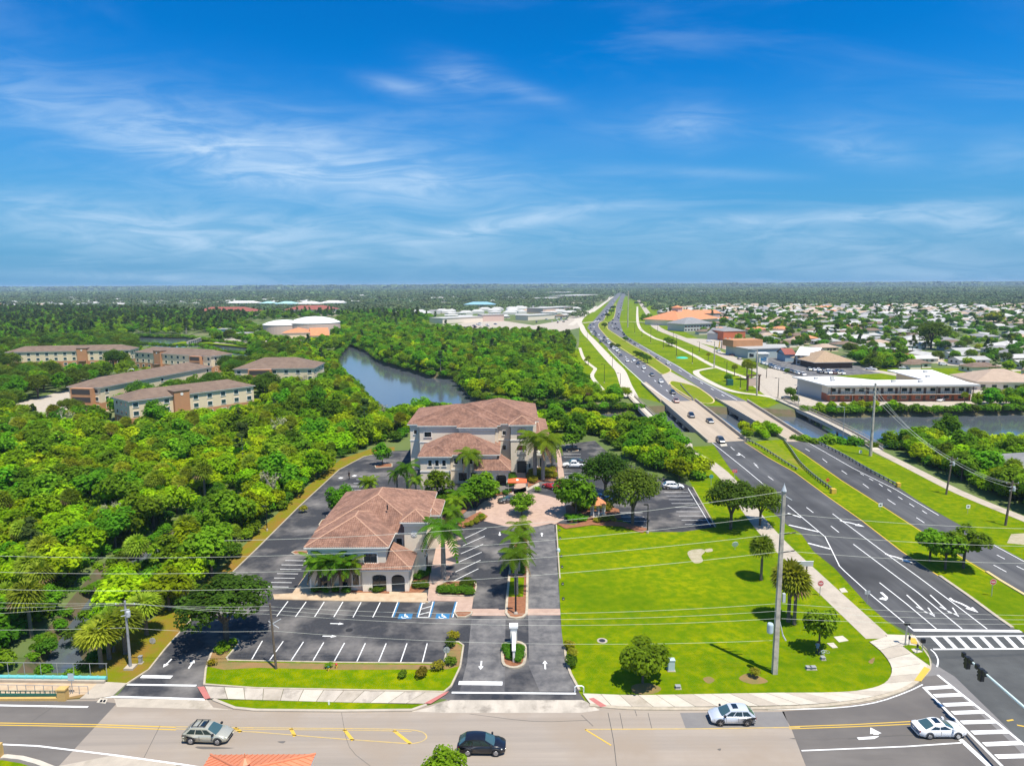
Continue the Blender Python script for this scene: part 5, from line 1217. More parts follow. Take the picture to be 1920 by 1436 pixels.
def make_car(k, pm, label, cat='car', sunroof=False, rails=False, group=None, dark_rim=False):
    d = KIND[k]; t = thing({'suv':'suv','sedan':'sedan_car','coupe':'sports_car','pickup':'pickup_truck','van':'delivery_van'}[k], label, cat, group=group)
    P = M_['paint_car_'+pm]
    bo = body_mb(k).obj('body', P, t, True)
    cb, lo, up = cabin_mb(k); cb.obj('cabin', P, t, True)
    for nm, qs in glass_parts(k):
        mb = MB(); [mb.poly(q) for q in qs]; mb.obj(nm, M_['windscreen_glass' if nm != 'side_window' else 'car_glass'], t)
    for x, y, r, s in wheel_parts(k):
        w = MB(); w.tube((0,-.11,0),(0,.11,0), r, r, 18); wo_ = w.obj('tyre', M_['tyre'], None)
        root = wo_; wo_.parent = t; wo_.location = (x, y*.96, r); wo_.name = 'wheel'
        rm = MB(); rm.tube((0,s*.10,0),(0,s*.125,0), r*.66, r*.62, 14); rm.obj('rim', M_['frame_dark' if dark_rim else 'rim'], wo_)
        hb = MB(); hb.tube((0,s*.126,0),(0,s*.14,0), r*.16, r*.14, 8)
        for q in range(5):
            g = q*2*math.pi/5; hb.obox((0,0),(1,0),.001,.001,0,0) if False else hb.tube((0,s*.13,0),(math.cos(g)*r*.6,s*.13,math.sin(g)*r*.6), .035, .03, 4)
        hb.obj('spokes', M_['rim'], wo_)
        ar = MB(); pts = [(x+(r+.07)*math.cos(g), y+s*.012, r+(r+.07)*math.sin(g)) for g in [math.pi*i/10 for i in range(11)]]
        ar.path(pts, .045, 4); ar.obj('wheel_arch', M_['black_trim'], t)
    Lx, Wd = d['L']/2, d['W']/2
    for s in (-1, 1):
        h = MB(); h.add([(Lx-.42, s*Wd*.965, d['hood']-.13),(Lx-.12, s*Wd*.80, d['hood']-.22),(Lx-.06, s*Wd*.74, d['hood']-.36),(Lx-.40, s*Wd*.985, d['hood']-.26)], [(0,1,2,3)] if s < 0 else [(3,2,1,0)]); h.obj('headlight', M_['lamp_glass'], t)
        q = MB(); q.box(-Lx+.02, -Lx+.20, s*Wd*.80-.10, s*Wd*.80+.10, d['deck']-.30, d['deck']-.10); q.obj('taillight', M_['tail_red'], t)
        mr = MB(); mr.box(d['b0']-.35, d['b0']-.16, s*(Wd*.93)-.0 if s > 0 else s*(Wd*.93)-.24, s*(Wd*.93)+.24 if s > 0 else s*(Wd*.93), d['B']+.02, d['B']+.20); mr.obj('mirror', P if k == 'sedan' else M_['black_trim'], t)
    gr = MB(); gr.box(Lx-.10, Lx+.012, -Wd*.42, Wd*.42, d['hood']-.50, d['hood']-.34); gr.obj('grille', M_['black_trim'], t)
    bp = MB(); bp.box(Lx-.2, Lx-.04, -Wd*.7, Wd*.7, d['C']+.05, d['C']+.22); bp.box(-Lx-.01, -Lx+.2, -Wd*.7, Wd*.7, d['C']+.08, d['C']+.24); bp.obj('bumper', M_['black_trim'] if k == 'suv' else P, t)
    pl = MB(); pl.box(-Lx-.02, -Lx+.01, -.16, .16, d['deck']-.42, d['deck']-.26); pl.obj('number_plate', M_['plate'], t)
    un = MB(); un.box(-Lx+.35, Lx-.35, -Wd*.9, Wd*.9, d['C']-.02, d['C']+.14); un.obj('sill', M_['black_trim'], t)
    ln = MB()
    for xx in (d['b0']-.42, (d['b0']+d['b1'])/2+.05):
        for s in (-1, 1): ln.box(xx-.012, xx+.012, s*Wd-.008, s*Wd+.004, d['C']+.2, d['B']-.1)
    ln.obj('door_gap', M_['black_trim'], t)
    if sunroof: m = MB(); m.box(d['r0']-.85, d['r0']-.3, -.40, .40, d['H']-.03, d['H']+.008); m.obj('sunroof', M_['car_glass'], t)
    if rails:
        m = MB()
        for s in (-1, 1): m.tube((d['r1']+.15, s*Wd*.60, d['H']+.05), (d['r0']-.2, s*Wd*.60, d['H']+.05), .025, n=5)
        for xx in (-.1, -.75, -1.35): m.box(xx-.05, xx+.05, -Wd*.6, Wd*.6, d['H']+.01, d['H']+.05)
        m.obj('roof_rack', M_['black_trim'], t)
    if k == 'pickup':
        m = MB(); m.box(-2.65, -.95, -.78, .78, 1.0, 1.09); m.obj('cargo_bed', M_['black_trim'], t)
    return t
def put(t, px, toward, z=.03):
    a, b = G(*px), G(*toward); dv = b-a
    t.location = (a.x, a.y, z); t.rotation_euler = (0, 0, math.atan2(dv.y, dv.x)); return t
put(make_car('suv', 'silver', 'silver beige SUV with roof rack driving along the street beside the worn yellow lines', 'suv', True, True), (391,1385), (480,1388))
put(make_car('suv', 'black', 'black SUV driving along the street at the bottom edge', 'suv'), (904,1406), (990,1407))
put(make_car('suv', 'icy', 'pale blue-silver SUV passing the pavement of the big lawn', 'suv', True, False, None, True), (1371,1351), (1290,1351))
put(make_car('sedan', 'white', 'white sedan waiting at the stop line of the crossing', 'car', True), (1759,1375), (1830,1374.5))
put(make_car('coupe', 'red', 'red low sports car parked beside the entrance walk', 'car'), (1033,915.5), (1010,909))
put(make_car('suv', 'maroon', 'dark maroon SUV parked beside the red sports car', 'suv'), (1056,910), (1034,903))
put(make_car('suv', 'white', 'white car nose hidden behind the round parking tree next to the maroon SUV', 'suv'), (1074,904), (1052,897))
put(make_car('pickup', 'white', 'white pickup truck parked beside the three-storey office', 'pickup'), (1076,876), (1050,876))
put(make_car('sedan', 'grey', 'dark grey car parked just behind the white pickup', 'car'), (1078,869), (1052,869))
put(make_car('suv', 'white', 'white SUV alone at the head of the striped parking row', 'suv'), (1262,916), (1290,916))
put(make_car('sedan', 'grey', 'dark grey car standing on the paver plaza under the palms', 'car'), (955,941), (930,944))
put(make_car('sedan', 'blue', 'pale blue car parked behind the gazebo under the oak', 'car'), (1127,938), (1150,938))
SRC = {}
def far_mesh(k, pm, wheels=True):
    key = (k, pm)
    if key in SRC: return SRC[key]
    b = body_mb(k); c, lo, up = cabin_mb(k); m = MB(); m.add(b.v, b.f); m.add(c.v, c.f)
    for nm, qs in glass_parts(k):
        for q in qs: m.add(q, [(0,1,2,3)], 1)
    for x, y, r, s in wheel_parts(k): m.tube((x,y*.96-.11,r),(x,y*.96+.11,r), r, r, 10, 2); m.tube((x,y*.96+s*.1,r),(x,y*.96+s*.13,r), r*.6, r*.55, 8, 3)
    d = KIND[k]; L = d['L']/2; Wd = d['W']/2
    for s in (-1, 1):
        m.box(-L+.0, -L+.2, s*Wd*.78-.1, s*Wd*.78+.1, d['deck']-.3, d['deck']-.1, 4); m.box(L-.3, L-.08, s*Wd*.72-.12, s*Wd*.72+.12, d['hood']-.3, d['hood']-.2, 5)
    SRC[key] = m.mesh('parked_car', [M_['paint_car_'+pm], M_['car_glass'], M_['tyre'], M_['rim'], M_['tail_red'], M_['lamp_glass']]); return SRC[key]
def far_car(k, pm, px, toward, label, group, name=None, z=.03):
    o = bpy.data.objects.new(name or {'suv':'suv','sedan':'sedan_car','pickup':'pickup_truck','van':'delivery_van','coupe':'sports_car'}[k], far_mesh(k, pm)); COL.objects.link(o)
    put(o, px, toward, z); return tag(o, label, 'van' if k == 'van' else 'car', group)
hw = 'cars on the highway'
for k, pm, p, q, lab in (('suv','grey',(1351,829),(1366,842),'dark grey car leaving the near end of the southbound bridge'),('suv','navy',(1296,782),(1309,796),'dark blue SUV in the left lane of the southbound bridge'),('sedan','grey',(1331,792),(1345,804),'dark grey car in the right lane of the southbound bridge'),
        ('pickup','rose',(1267,754),(1277,764),'pinkish pickup at the far end of the southbound bridge'),('suv','navy',(1261,738),(1272,747),'dark SUV just beyond the far end of the bridge'),('suv','white',(1239,718),(1250,727),'white SUV approaching the bridge beside the turn lane'),('sedan','grey',(1222,704.5),(1232,712),'dark car beside the tip of the highway median'),
        ('suv','white',(1176,678.5),(1186,686),'white car in the outer lane beyond the turn lane'),('sedan','icy',(1188,677),(1199,685),'silver car in the inner lane beyond the turn lane'),('van','white',(1156.5,659),(1165,666),'white car with a white top in the far southbound lane'),('van','white',(1141,645),(1148,651),'big white delivery van in the far southbound queue'),
        ('suv','white',(1139,637),(1146,643),'white SUV just ahead of the white van'),('sedan','navy',(1232,672.5),(1222,666),'dark car alone on the northbound lanes by the median trees')):
    far_car(k, pm, p, q, lab, hw)
qs = [('navy',1132.7,634),('grey',1131.5,640),('white',1122.5,629),('grey',1117,626),('navy',1114.5,622),('white',1113.5,614.5),('grey',1112.7,608.5),('white',1117,603),('grey',1123,598.5),('white',1126,596),('navy',1129,594),('grey',1125,600),('blue',1131,591),('white',1134,588),('grey',1136.5,585.5),('navy',1139,582),('white',1141,580),('grey',1143.5,577),('silver',1146,573),('white',1149,569),('grey',1151,566),('white',1153,563),
      ('grey',1137,589),('white',1140,585),('navy',1145,579)]
qs += [(c, x-3.2 if y < 605 else x-6, y+2.2) for c, (_, x, y) in zip(('white','navy','grey','silver','white','grey','blue')*4, qs) if y > 575]
qs += [('navy',1196,683),('white',1207,692),('grey',1164,668),('white',1150,655),('navy',1146,651),('silver',1160,662),('grey',1136,643)]
for i, (pm, x, y) in enumerate(qs): far_car('suv' if i % 2 else 'sedan', pm, (x, y), (x-2, y+3) if y < 605 else (x+4, y+4), 'small car in the far southbound queue before the highway bend', 'cars queuing far along the southbound lanes')
qn = [('navy',1176.5,637),('grey',1174,632.5),('navy',1170,628.5),('grey',1168,625),('navy',1159.5,618.5),('grey',1156,616),('navy',1154,608.5),('white',1148,613.5),('grey',1148,606.5),('grey',1141,606.5),('navy',1149,601),('grey',1158,594),('navy',1160,590),('white',1161,586),('blue',1163,578),('navy',1164.5,574),('grey',1166,569)]
qn += [('grey',1182,640),('white',1165,621),('grey',1152,617),('silver',1146,611),('navy',1160,597),('white',1167,582),('grey',1190,646),('white',1252,683)]
for i, (pm, x, y) in enumerate(qn): far_car('sedan' if i % 2 else 'suv', pm, (x, y), (x-3, y-3), 'small dark car far along the northbound lanes', 'cars far along the northbound lanes')
# parked cars on the strip
strip_spots = []
for i in range(11): strip_spots.append((1430+i*7.5, 683+i*2.1))
for i in range(9): strip_spots.append((1446+i*7.2, 690+i*1.7))
for i in range(8): strip_spots.append((1517+i*8.6, 694.5+i*.7))
for i in range(6): strip_spots.append((1537+i*8.5, 700+i*.4))
cl = ['white','grey','white','navy','silver','white','icy','grey','navy','white','blue','maroon']
for i, (x, y) in enumerate(strip_spots): far_car(['suv','sedan','pickup','suv'][i % 4], cl[(i*5) % 12], (x, y), (x-6, y-2.2), 'parked car in the crowded lot of the thatch-brown restaurant', 'cars in the restaurant lot')
for p, q, pm, k, lab in (((1633,694),(1610,692),'white','pickup','white pickup beside the shrubs right of the restaurant'),((1764,752),(1750,756),'white','sedan','white car parked in front of the motel doors'),((1500,731),(1515,727),'navy','suv','dark blue SUV under the corner of the motel lobby'),((1477,749),(1490,750),'grey','sedan','dark car by the footbridge ramp at the motel entrance'),
        ((1347,661.5),(1335,656),'white','van','white van on the side road right of the highway'),((1386,674),(1375,669),'grey','suv','dark car on the side road beside the palms'),((1405,690),(1395,686),'white','sedan','small white car on the side road by the station lot'),((1330,641),(1345,641),'white','suv','white car in front of the brick-red shop'),((1352,642),(1365,642),'white','sedan','white sedan before the slate-roofed shop'),
        ((1375,643),(1388,643),'icy','suv','pale car at the door of the brick-red shop'),((1372,667),(1384,669),'maroon','sedan','dark red car on the shop forecourt'),((1400,667),(1412,669),'grey','suv','grey car on the shop forecourt by the long shop'),((1695,692),(1710,693),'white','sedan','white car parked before the bungalow behind the motel'),((1808,680),(1796,679),'maroon','pickup','dark red pickup in a driveway of the suburb'),((1768,685),(1780,685),'white','suv','white car on the suburban street behind the motel'),
        ((365,703),(380,705),'navy','sedan','dark blue car between the tan apartment blocks'),((250,697),(262,697),'white','suv','white car under trees at the far apartment block')):
    far_car(k, pm, p, q, lab, None)
for i in range(16):
    x, y = rng.uniform(850, 935), rng.uniform(606, 618); far_car('suv' if i % 2 else 'sedan', cl[i % 12], (x, y), (x+8, y+.5), 'tiny parked car at the retail buildings beyond the river trees', 'cars parked beyond the river trees')
for i in range(14):
    x = rng.uniform(1000, 1065); far_car('sedan' if i % 2 else 'suv', cl[(i*7) % 12], (x, rng.uniform(596, 606)), (x+8, 600), 'tiny parked car at the low stores left of the highway', 'cars parked left of the highway')
# ================================================================ poles, wires, signals, signs, fences
mk('pole_concrete', (.56,.50,.41), .9, (.45,.40,.33), 1.2, col3=(.27,.25,.22), n3=.8); mk('pole_wood', (.16,.12,.09), .95, (.10,.08,.06), 2); mk('galv', (.42,.43,.43), .5, metal=.4); mk('pole_grey', (.26,.27,.28), .8, (.33,.33,.33), 1)
mk('black_metal', (.012,.012,.014), .5); mk('wire', (.50,.52,.45), .6); mk('wire_dark', (.05,.05,.05), .6); mk('insulator', (.5,.52,.54), .3); mk('transformer', (.46,.56,.60), .5); mk('sign_red', (.55,.025,.03), .5); mk('sign_white', (.82,.82,.82), .5); mk('sign_back', (.5,.51,.52), .5, metal=.3)
mk('teal_pipe', (.14,.48,.47), .6, (.12,.42,.42), 1.5); mk('green_rail', (.015,.11,.085), .6); mk('pillar_tan', (.62,.40,.13), .85, (.52,.34,.12), 2); mk('signal_mast', (.62,.74,.70), .5); mk('turquoise', (.05,.50,.36), .6)
def rod(mb, a, b, r0, r1=None, n=8): return mb.tube(a, b, r0, r1, n)
# tall concrete pole on the lawn
pb = G(1452, 1262); H1 = HG(1452, 1262, 921)
TP = thing('utility_pole', 'tall square concrete power pole standing on the lawn near the corner pavement', 'utility pole', pb)
sw = MB(); w0, w1_ = .28, .17
v = [(x*w0, y*w0, 0) for x, y in ((-1,-1),(1,-1),(1,1),(-1,1))] + [(x*w1_, y*w1_, H1) for x, y in ((-1,-1),(1,-1),(1,1),(-1,1))]
sw.add(v, [(0,1,5,4),(1,2,6,5),(2,3,7,6),(3,0,4,7),(4,5,6,7)]); sw.obj('shaft', M_['pole_concrete'], TP)
MB().lathe((0,0,H1), [(.3,0),(.3,.08),(.05,.75),(.02,.95)], 8).obj('pole_cap', M_['insulator'], TP)
m = MB(); rod(m, (.1,0,H1-.5), (.9,-.1,H1-1.0), .06, .04); m.obj('top_bracket', M_['insulator'], TP)
hs = [HG(1452,1262,962), HG(1452,1262,997), HG(1452,1262,1031)]
for h in hs:
    m = MB(); rod(m, (.15,-.1,h-.25), (1.5,-.25,h+.05), .07, .06, 6)
    for k in range(6): m.lathe((.45+.17*k,-.13-.02*k,h-.21+.035*k), [(.11,0),(.11,.04)], 8)
    m.obj('insulator_arm', M_['black_metal'], TP)
hl_ = [HG(1452,1262,1129), HG(1452,1262,1143), HG(1452,1262,1157)]
MB().lathe((-.85,-.2,HG(1452,1262,1184)), [(.33,0),(.36,.1),(.36,1.0),(.3,1.15)], 12).obj('transformer', M_['transformer'], TP)
m = MB(); rod(m, (.3,0,HG(1452,1262,1165)), (.75,-.1,HG(1452,1262,1192)), .07); rod(m, (.7,-.1,HG(1452,1262,1190)), (1.05,-.2,HG(1452,1262,1199)), .10, .08); m.obj('street_light_arm', M_['insulator'], TP)
m = MB(); m.box(.45,.75,-.2,.1,HG(1452,1262,1128),HG(1452,1262,1112)); m.obj('cut_out_switch', M_['insulator'], TP)
# smaller poles
def wood_pole(label, base, top, arm=True, m='pole_grey', lean=None, xtop=None, r=.17, group=None):
    p = G(*base); h = HG(base[0], base[1], top); t = thing('utility_pole', label, 'utility pole', p, 0, group)
    tx = 0 if xtop is None else (V(xtop, top, p.y).x - p.x); dx = tx
    MB().tube((0,0,0), (dx,0,h), r, r*.7, 8).obj('shaft', M_[m], t)
    if arm:
        c = MB(); c.box(dx-1.2, dx+1.2, -.06, .06, h-.65, h-.5)
        c.obj('crossarm', M_['pole_wood'], t)
        for x in (-1.1, 0, 1.1): MB().lathe((dx+x,0,h-.5), [(.05,0),(.09,.08),(.05,.22)], 7).obj('insulator', M_['insulator'], t)
        k = MB(); k.lathe((dx+.32,-.1,h-2.0), [(.22,0),(.25,.1),(.25,.7),(.18,.8)], 10); k.obj('transformer', M_['insulator'], t)
        for z in (1.2, 1.9): MB().tube((dx-.55,-.1,h-z),(dx+.5,-.1,h-z+.2),.05,n=5).obj('bracket', M_['insulator'], t)
    return t, Vector((p.x+dx, p.y, h))
pl, plt = wood_pole('grey utility pole with crossarm beside the canal palms at the left driveway', (245,1252), 1126, xtop=234)
MB().box(-.55,.55,-.55,.55,0,.25).obj('footing', M_['concrete'], pl)
pm_, pmt = wood_pole('slim dark utility pole rising from the front verge of the car park', (518,1255), 1131, False, 'pole_wood', xtop=506, r=.16)
m = MB(); rod(m, (-.5,0,HG(518,1255,1172)), (.9,0,HG(518,1255,1160)), .05); rod(m, (-.6,0,HG(518,1255,1164)), (.6,0,HG(518,1255,1177)), .04); m.obj('bracket', M_['insulator'], pm_)
rp1, rp1t = wood_pole('power pole with crossarm at the path edge, upper of two near the river shrubs', (1774,927), 856, True, 'pole_wood', xtop=1786, r=.2)
rp2, rp2t = wood_pole('power pole at the path edge near the right picture border, lower of two', (1885,985), 901, True, 'pole_wood', xtop=1899, r=.22)
def conc_pole(label, base, top, r=.3, arm=None, xtop=None, m='pole_concrete', group=None):
    p = G(*base); h = HG(base[0], base[1], top); t = thing('utility_pole', label, 'utility pole', p, 0, group); dx = 0 if xtop is None else V(xtop, top, p.y).x-p.x
    MB().tube((0,0,0),(dx,0,h), r, r*.55, 8).obj('shaft', M_[m], t)
    if arm:
        for z in arm: MB().tube((dx,0,h-z),(dx-2.4,0,h-z+.5),.1,.07,5).obj('arm', M_['insulator'], t)
    return t, Vector((p.x+dx, p.y, h))
cpb, cpbt = conc_pole('tall concrete pole between the right bridge and the footbridge', (1632,855), 718, .42, (.3,), xtop=1642)
cp2, cp2t = conc_pole('tall concrete pole beside the station lot and shared path', (1419,742), 656, .4, (.3, 2), xtop=1420)
cp3, cp3t = conc_pole('tall concrete pole at the fork of the shared path', (1339,690), 640, .4, (.3, 2), xtop=1340)
cp4, cp4t = conc_pole('very tall power poles aligned beside the far highway', (1177,614), 545, .6, (.3, 3, 6))
# street lights
def lamp_post(label, base, top, arm=2.0, m='galv', heads=1, xtop=None, group=None, r=.09, low=False):
    p = G(*base); h = HG(base[0], base[1], top); t = thing('street_lamp', label, 'street lamp', p, 0, group); dx = 0 if xtop is None else V(xtop, top, p.y).x-p.x
    MB().tube((0,0,0),(dx,0,h), r*1.3, r*.8, 8).obj('shaft', M_[m], t)
    MB().lathe((0,0,0), [(r*2.6,0),(r*2.6,.3),(r*1.4,.5)], 8).obj('base', M_['concrete'], t)
    for s in ((-1,) if heads == 1 else (-1, 1)):
        MB().tube((dx,0,h-.05),(dx+s*arm,0,h+.12), r*.5, r*.4, 6).obj('arm', M_[m], t)
        MB().box(dx+s*arm-.42, dx+s*arm+.42, -.17, .17, h+.03, h+.2).obj('lamp_head', M_[m], t)
    return t
lamp_post('silver street lamp at the bank between the right bridge and the footbridge', (1580,822), 763, 2.0, xtop=1584)
lamp_post('silver street lamp on the motel side of the footbridge', (1497,760), 722, 1.2, xtop=1498)
lamp_post('slim silver lamp in front of the motel gallery', (1598,753), 728, .6)
for i, (b, tp) in enumerate((((1190,625),606),((1203.5,633),617),((1220,643),615),((1243.6,654),635),((1268,669),629),((1298,681.6),652),((1362,712),678),((1388,729),705),((1400,733),702),((1437,709),688),((1458.5,747),709),((1311,661),641),((1262,640),622),((1233,622),606))):
    lamp_post('slim dark lamp post on the grass right of the far highway', b, tp, 1.2, 'black_metal', 1, None, 'lamp posts right of the highway', .13)
for b, tp in (((1133,718),683),((1163,722),700),((1148,690),668),((1101,640),622)): lamp_post('slim dark lamp post on the grass left of the highway', b, tp, 1.2, 'black_metal', 1, None, 'lamp posts left of the highway', .1)
lamp_post('black parking lamp with two heads in the mulch of the drive median', (967,1152), 1079, .55, 'black_metal', 2, r=.11)
lamp_post('black parking lamp at the lawn edge below the oak', (1214,999), 947, .4, 'black_metal', 1, r=.10)
lamp_post('black lamp beside the rear drive near the mangroves', (501,995), 950, .3, 'black_metal', 1, r=.07)
lamp_post('black lamp in the island beside the rear stalls', (672,935), 905, .3, 'black_metal', 1, r=.06) if False else None
# wires
def wire(label, pts, m='wire', r=.016, group=None):
    P = [Vector(p) for p in pts]
    mb = MB(); mb.path(P, r, 4); o = mb.obj('power_line', M_[m]); return tag(o, label, 'power line', group)
def span(a, b, sag, n=18):
    a, b = Vector(a), Vector(b); return [a.lerp(b, i/n)-Vector((0,0,4*sag*(i/n)*(1-i/n))) for i in range(n+1)]
Yp = pb.y
lw = ('highest', 'second highest', 'third highest')
for i, h in enumerate(hs):
    a = Vector((pb.x+.75, Yp-.3, h)); yl = (1034, 1064, 1096)[i]
    e = V(0, yl, Yp+1); mid = V(960, (1015,1046,1078)[i], Yp+.3)
    # parabola through the three sightings, carried on beyond the left edge
    xs = np.array([e.x, mid.x, a.x]); zs = np.array([e.z, mid.z, a.z]); co = np.polyfit(xs, zs, 2)
    X = np.linspace(e.x-25, a.x, 40); wire(f'long pale power line across the lots, {lw[i]} of the upper three', [(x, Yp-.2, float(np.polyval(co, x))) for x in X], group=None)
    d = V(1920, (985, 1018, 1050)[i], Yp+3); wire(f'power line from the concrete pole over the highway, {lw[i]} of three', span((pb.x+.75, Yp-.3, h), d+(d-a)*.35, .5), group=None)
a = Vector((pb.x, Yp, H1)); e = V(1140, 950, Yp); wire('thin top power line from the tip of the concrete pole', span(a, e+(e-a)*2.2, 1.2, 30), r=.018)
for i in range(3):
    a = Vector((plt.x+(-1.1,0,1.1)[i], plt.y, plt.z-.28)); b = Vector((pmt.x+(-.4,.1,.5)[i], pmt.y, pmt.z-.35-.5*i)); c = Vector((pb.x-.35, Yp-.3, hl_[i]))
    wire(f'lower power line between the two small poles, strand {("left","middle","right")[i]} at the crossarm', span(a, b, .25), r=.014)
    wire(f'lower power line from the slim pole to the tall concrete pole, {("upper","middle","lower")[i]} strand', span(b, c, 1.1, 26), r=.014)
    e = V(0, (1127,1137,1147)[i], plt.y); wire(f'lower power line leaving the left picture edge, {("upper","middle","lower")[i]} strand', span(a, e+(e-a)*.4, .2), r=.014)
    d = V(1920, (1149,1157,1165)[i], Yp+2); wire(f'lower power line from the concrete pole across the highway, {("upper","middle","lower")[i]} strand', span(c+Vector((.7,0,0)), d+(d-c)*.35, .4), r=.014)
a = Vector((plt.x, plt.y, HG(245,1252,1176))); e = V(0, 1178, plt.y); b = Vector((pmt.x, pmt.y, HG(518,1255,1182))); wire('lowest thin cable on the small poles left of the car park', span(e+(e-a)*.5, a, .2), r=.016); wire('lowest thin cable between the two small poles', span(a, b, .3), r=.014)
c = Vector((pb.x-.35, Yp, HG(1452,1262,1200))); wire('lowest thin cable from the slim pole to the concrete pole', span(b, c, 1.0, 24), r=.014)
for i, dz in enumerate((-.4, -.45, -1.6)):
    a, b = rp1t+Vector((-1.1+1.1*i,0,dz)), rp2t+Vector((-1.1+1.1*i,0,dz)); wire(f'dark wire between the two right-hand power poles, strand {("one","two","three")[i]} from the highway', span(a, b, .7), 'wire', .03)
    e = cpbt+Vector((-.3,0,-1-i*1.2)); wire(f'long wire from the tall bridge pole to the right-hand poles, {("upper","middle","lower")[i]} strand', span(e, a, 1.5), 'wire', .035)
    e2 = cp2t+Vector((0,0,-.8-i*1.3)); wire(f'wire over the river between two tall poles, {("upper","middle","lower")[i]} strand', span(e2, e, 2), 'wire', .035)
# traffic signals at the corner
a_, b_ = V(1805.5, 1226.5, 60.5), V(1925, 1327, 52.5)
a_.z = 6.4; 
def on_z(x, y, z): return G(x, y, z)
A1, A2 = on_z(1806, 1226, 6.3), on_z(1921, 1326, 6.6)
far = A2+(A2-A1)*1.6
TS = thing('traffic_signal', 'pale green traffic signal mast arm with two black signal heads over the crossing', 'traffic signal', (far.x, far.y, 0))
off = Vector((far.x, far.y, 0))
MB().tube(A1-off, far-off, .09, .2, 8).obj('mast_arm', M_['signal_mast'], TS); MB().tube((0,0,0),(0,0,7.2), .26, .2, 10).obj('shaft', M_['signal_mast'], TS)
for px, n in (((1818,1231), 4), ((1846,1253), 3)):
    t_ = (px[0]-1806)/115; c = A1.lerp(A2, t_)-off; u = (A2-A1).normalized(); q = Vector((u.y,-u.x,0)).normalized()
    hb = MB(); cc_ = c+q*.1
    hb.box(cc_.x-.22, cc_.x+.22, cc_.y-.2, cc_.y+.2, c.z-1.05, c.z+.25); ho = hb.obj('signal_head', M_['black_metal'], TS)
    for k in range(3): MB().tube((cc_.x, cc_.y+.19, c.z+.08-k*.38),(cc_.x, cc_.y+.42, c.z+.05-k*.38), .17, .17, 10).obj('visor', M_['black_metal'], ho)
    for k, dd in enumerate((-.75, .55)): MB().box(cc_.x+u.x*dd-.16, cc_.x+u.x*dd+.16, cc_.y+u.y*dd-.16, cc_.y+u.y*dd+.16, c.z-.2, c.z+.3).obj('side_visor', M_['black_metal'], ho)
def post_with(name, label, cat, base, top, r=.06, m='galv', xtop=None):
    p = G(*base); h = HG(base[0], base[1], top); t = thing(name, label, cat, p); dx = 0 if xtop is None else V(xtop, top, p.y).x-p.x
    MB().tube((0,0,0),(dx,0,h), r, r, 7).obj('post', M_[m], t); return t, h, dx
t, h, dx = post_with('pedestrian_signal', 'grey signal post with camera at the corner plaza, taller of two', 'signal post', (1697,1210), 1170, .09, xtop=1701); MB().box(dx-.3, dx+.3, -.15, .15, h-.1, h+.2).obj('detector', M_['black_metal'], t)
t, h, dx = post_with('pedestrian_signal', 'short push-button post beside the taller signal post', 'signal post', (1704,1210), 1188, .06); MB().box(-.1, .1, -.12, .05, .9, 1.3).obj('button_box', M_['black_metal'], t)
t, h, dx = post_with('pedestrian_signal', 'black pedestrian signal head on a grey post in the corner grass', 'pedestrian signal', (1729,1222), 1198, .06, xtop=1731); MB().box(dx-.25, dx+.25, -.15, .15, h-.45, h+.05).obj('signal_head', M_['black_metal'], t)
t, h, dx = post_with('pedestrian_signal', 'slim post with push button at the corner grass pad', 'signal post', (1719,1226), 1205, .05); MB().box(-.1,.1,-.1,.05,.9,1.3).obj('button_box', M_['black_metal'], t)
# road signs
def text_mesh(s, size, m, parent, loc, rot=(math.pi/2,0,0), bold=.0):
    c = bpy.data.curves.new('lettering', 'FONT'); c.body = s; c.size = size; c.align_x = 'CENTER'; c.align_y = 'CENTER'; c.offset = bold; c.resolution_u = 2
    o = bpy.data.objects.new('lettering', c); COL.objects.link(o); o.parent = parent; o.location = loc; o.rotation_euler = rot; c.materials.append(M_[m])
    me = bpy.data.meshes.new_from_object(o.evaluated_get(bpy.context.evaluated_depsgraph_get())); me.materials.clear(); me.materials.append(M_[m])
    q = bpy.data.objects.new('lettering', me); COL.objects.link(q); q.parent = parent; q.location = loc; q.rotation_euler = rot; bpy.data.objects.remove(o); return q
def do_not_enter(label, base, top, yaw=0):
    p = G(*base); h = HG(base[0], base[1], top); t = thing('do_not_enter_sign', label, 'road sign', p, yaw)
    MB().tube((0,0,0),(0,0,h-.2), .05, n=6).obj('post', M_['galv'], t)
    d = MB(); d.disc((0,-.07,h-.42), (0,1,0), .46, 24, .03); do = d.obj('sign_disc', M_['sign_red'], t)
    rg = MB(); pts = [(.43*math.cos(g), .43*math.sin(g)) for g in [i*math.pi/12 for i in range(24)]]; rg.ribbon(pts, .04, 0, closed=True); o = rg.obj('border', M_['sign_white'], do); o.rotation_euler = (math.pi/2,0,0); o.location = (0,-.092,h-.42)
    MB().box(-.30,.30,-.098,-.088,h-.47,h-.37).obj('bar', M_['sign_white'], do)
    text_mesh('DO NOT', .13, 'sign_white', do, (0,-.095,h-.24)); text_mesh('ENTER', .13, 'sign_white', do, (0,-.095,h-.61)); return t
do_not_enter('red round DO NOT ENTER sign beside the path and lawn', (1537,1117), 1088); do_not_enter('red round DO NOT ENTER sign on the median near the right picture edge', (1859,1118), 1085)
def wrong_way(label, base, top, yaw=0):
    p = G(*base); h = HG(base[0], base[1], top); t = thing('road_sign', label, 'road sign', p, yaw)
    MB().tube((0,0,0),(0,0,h-.1), .05, n=6).obj('post', M_['galv'], t); b = MB().box(-.55,.55,-.06,-.03,h-.75,h).obj('sign_panel', M_['sign_red'], t)
    text_mesh('WRONG', .3, 'sign_white', b, (0,-.065,h-.22)); text_mesh('WAY', .3, 'sign_white', b, (0,-.065,h-.55)); return t
wrong_way('red WRONG WAY sign beside the path left of the highway', (1377,900), 880)
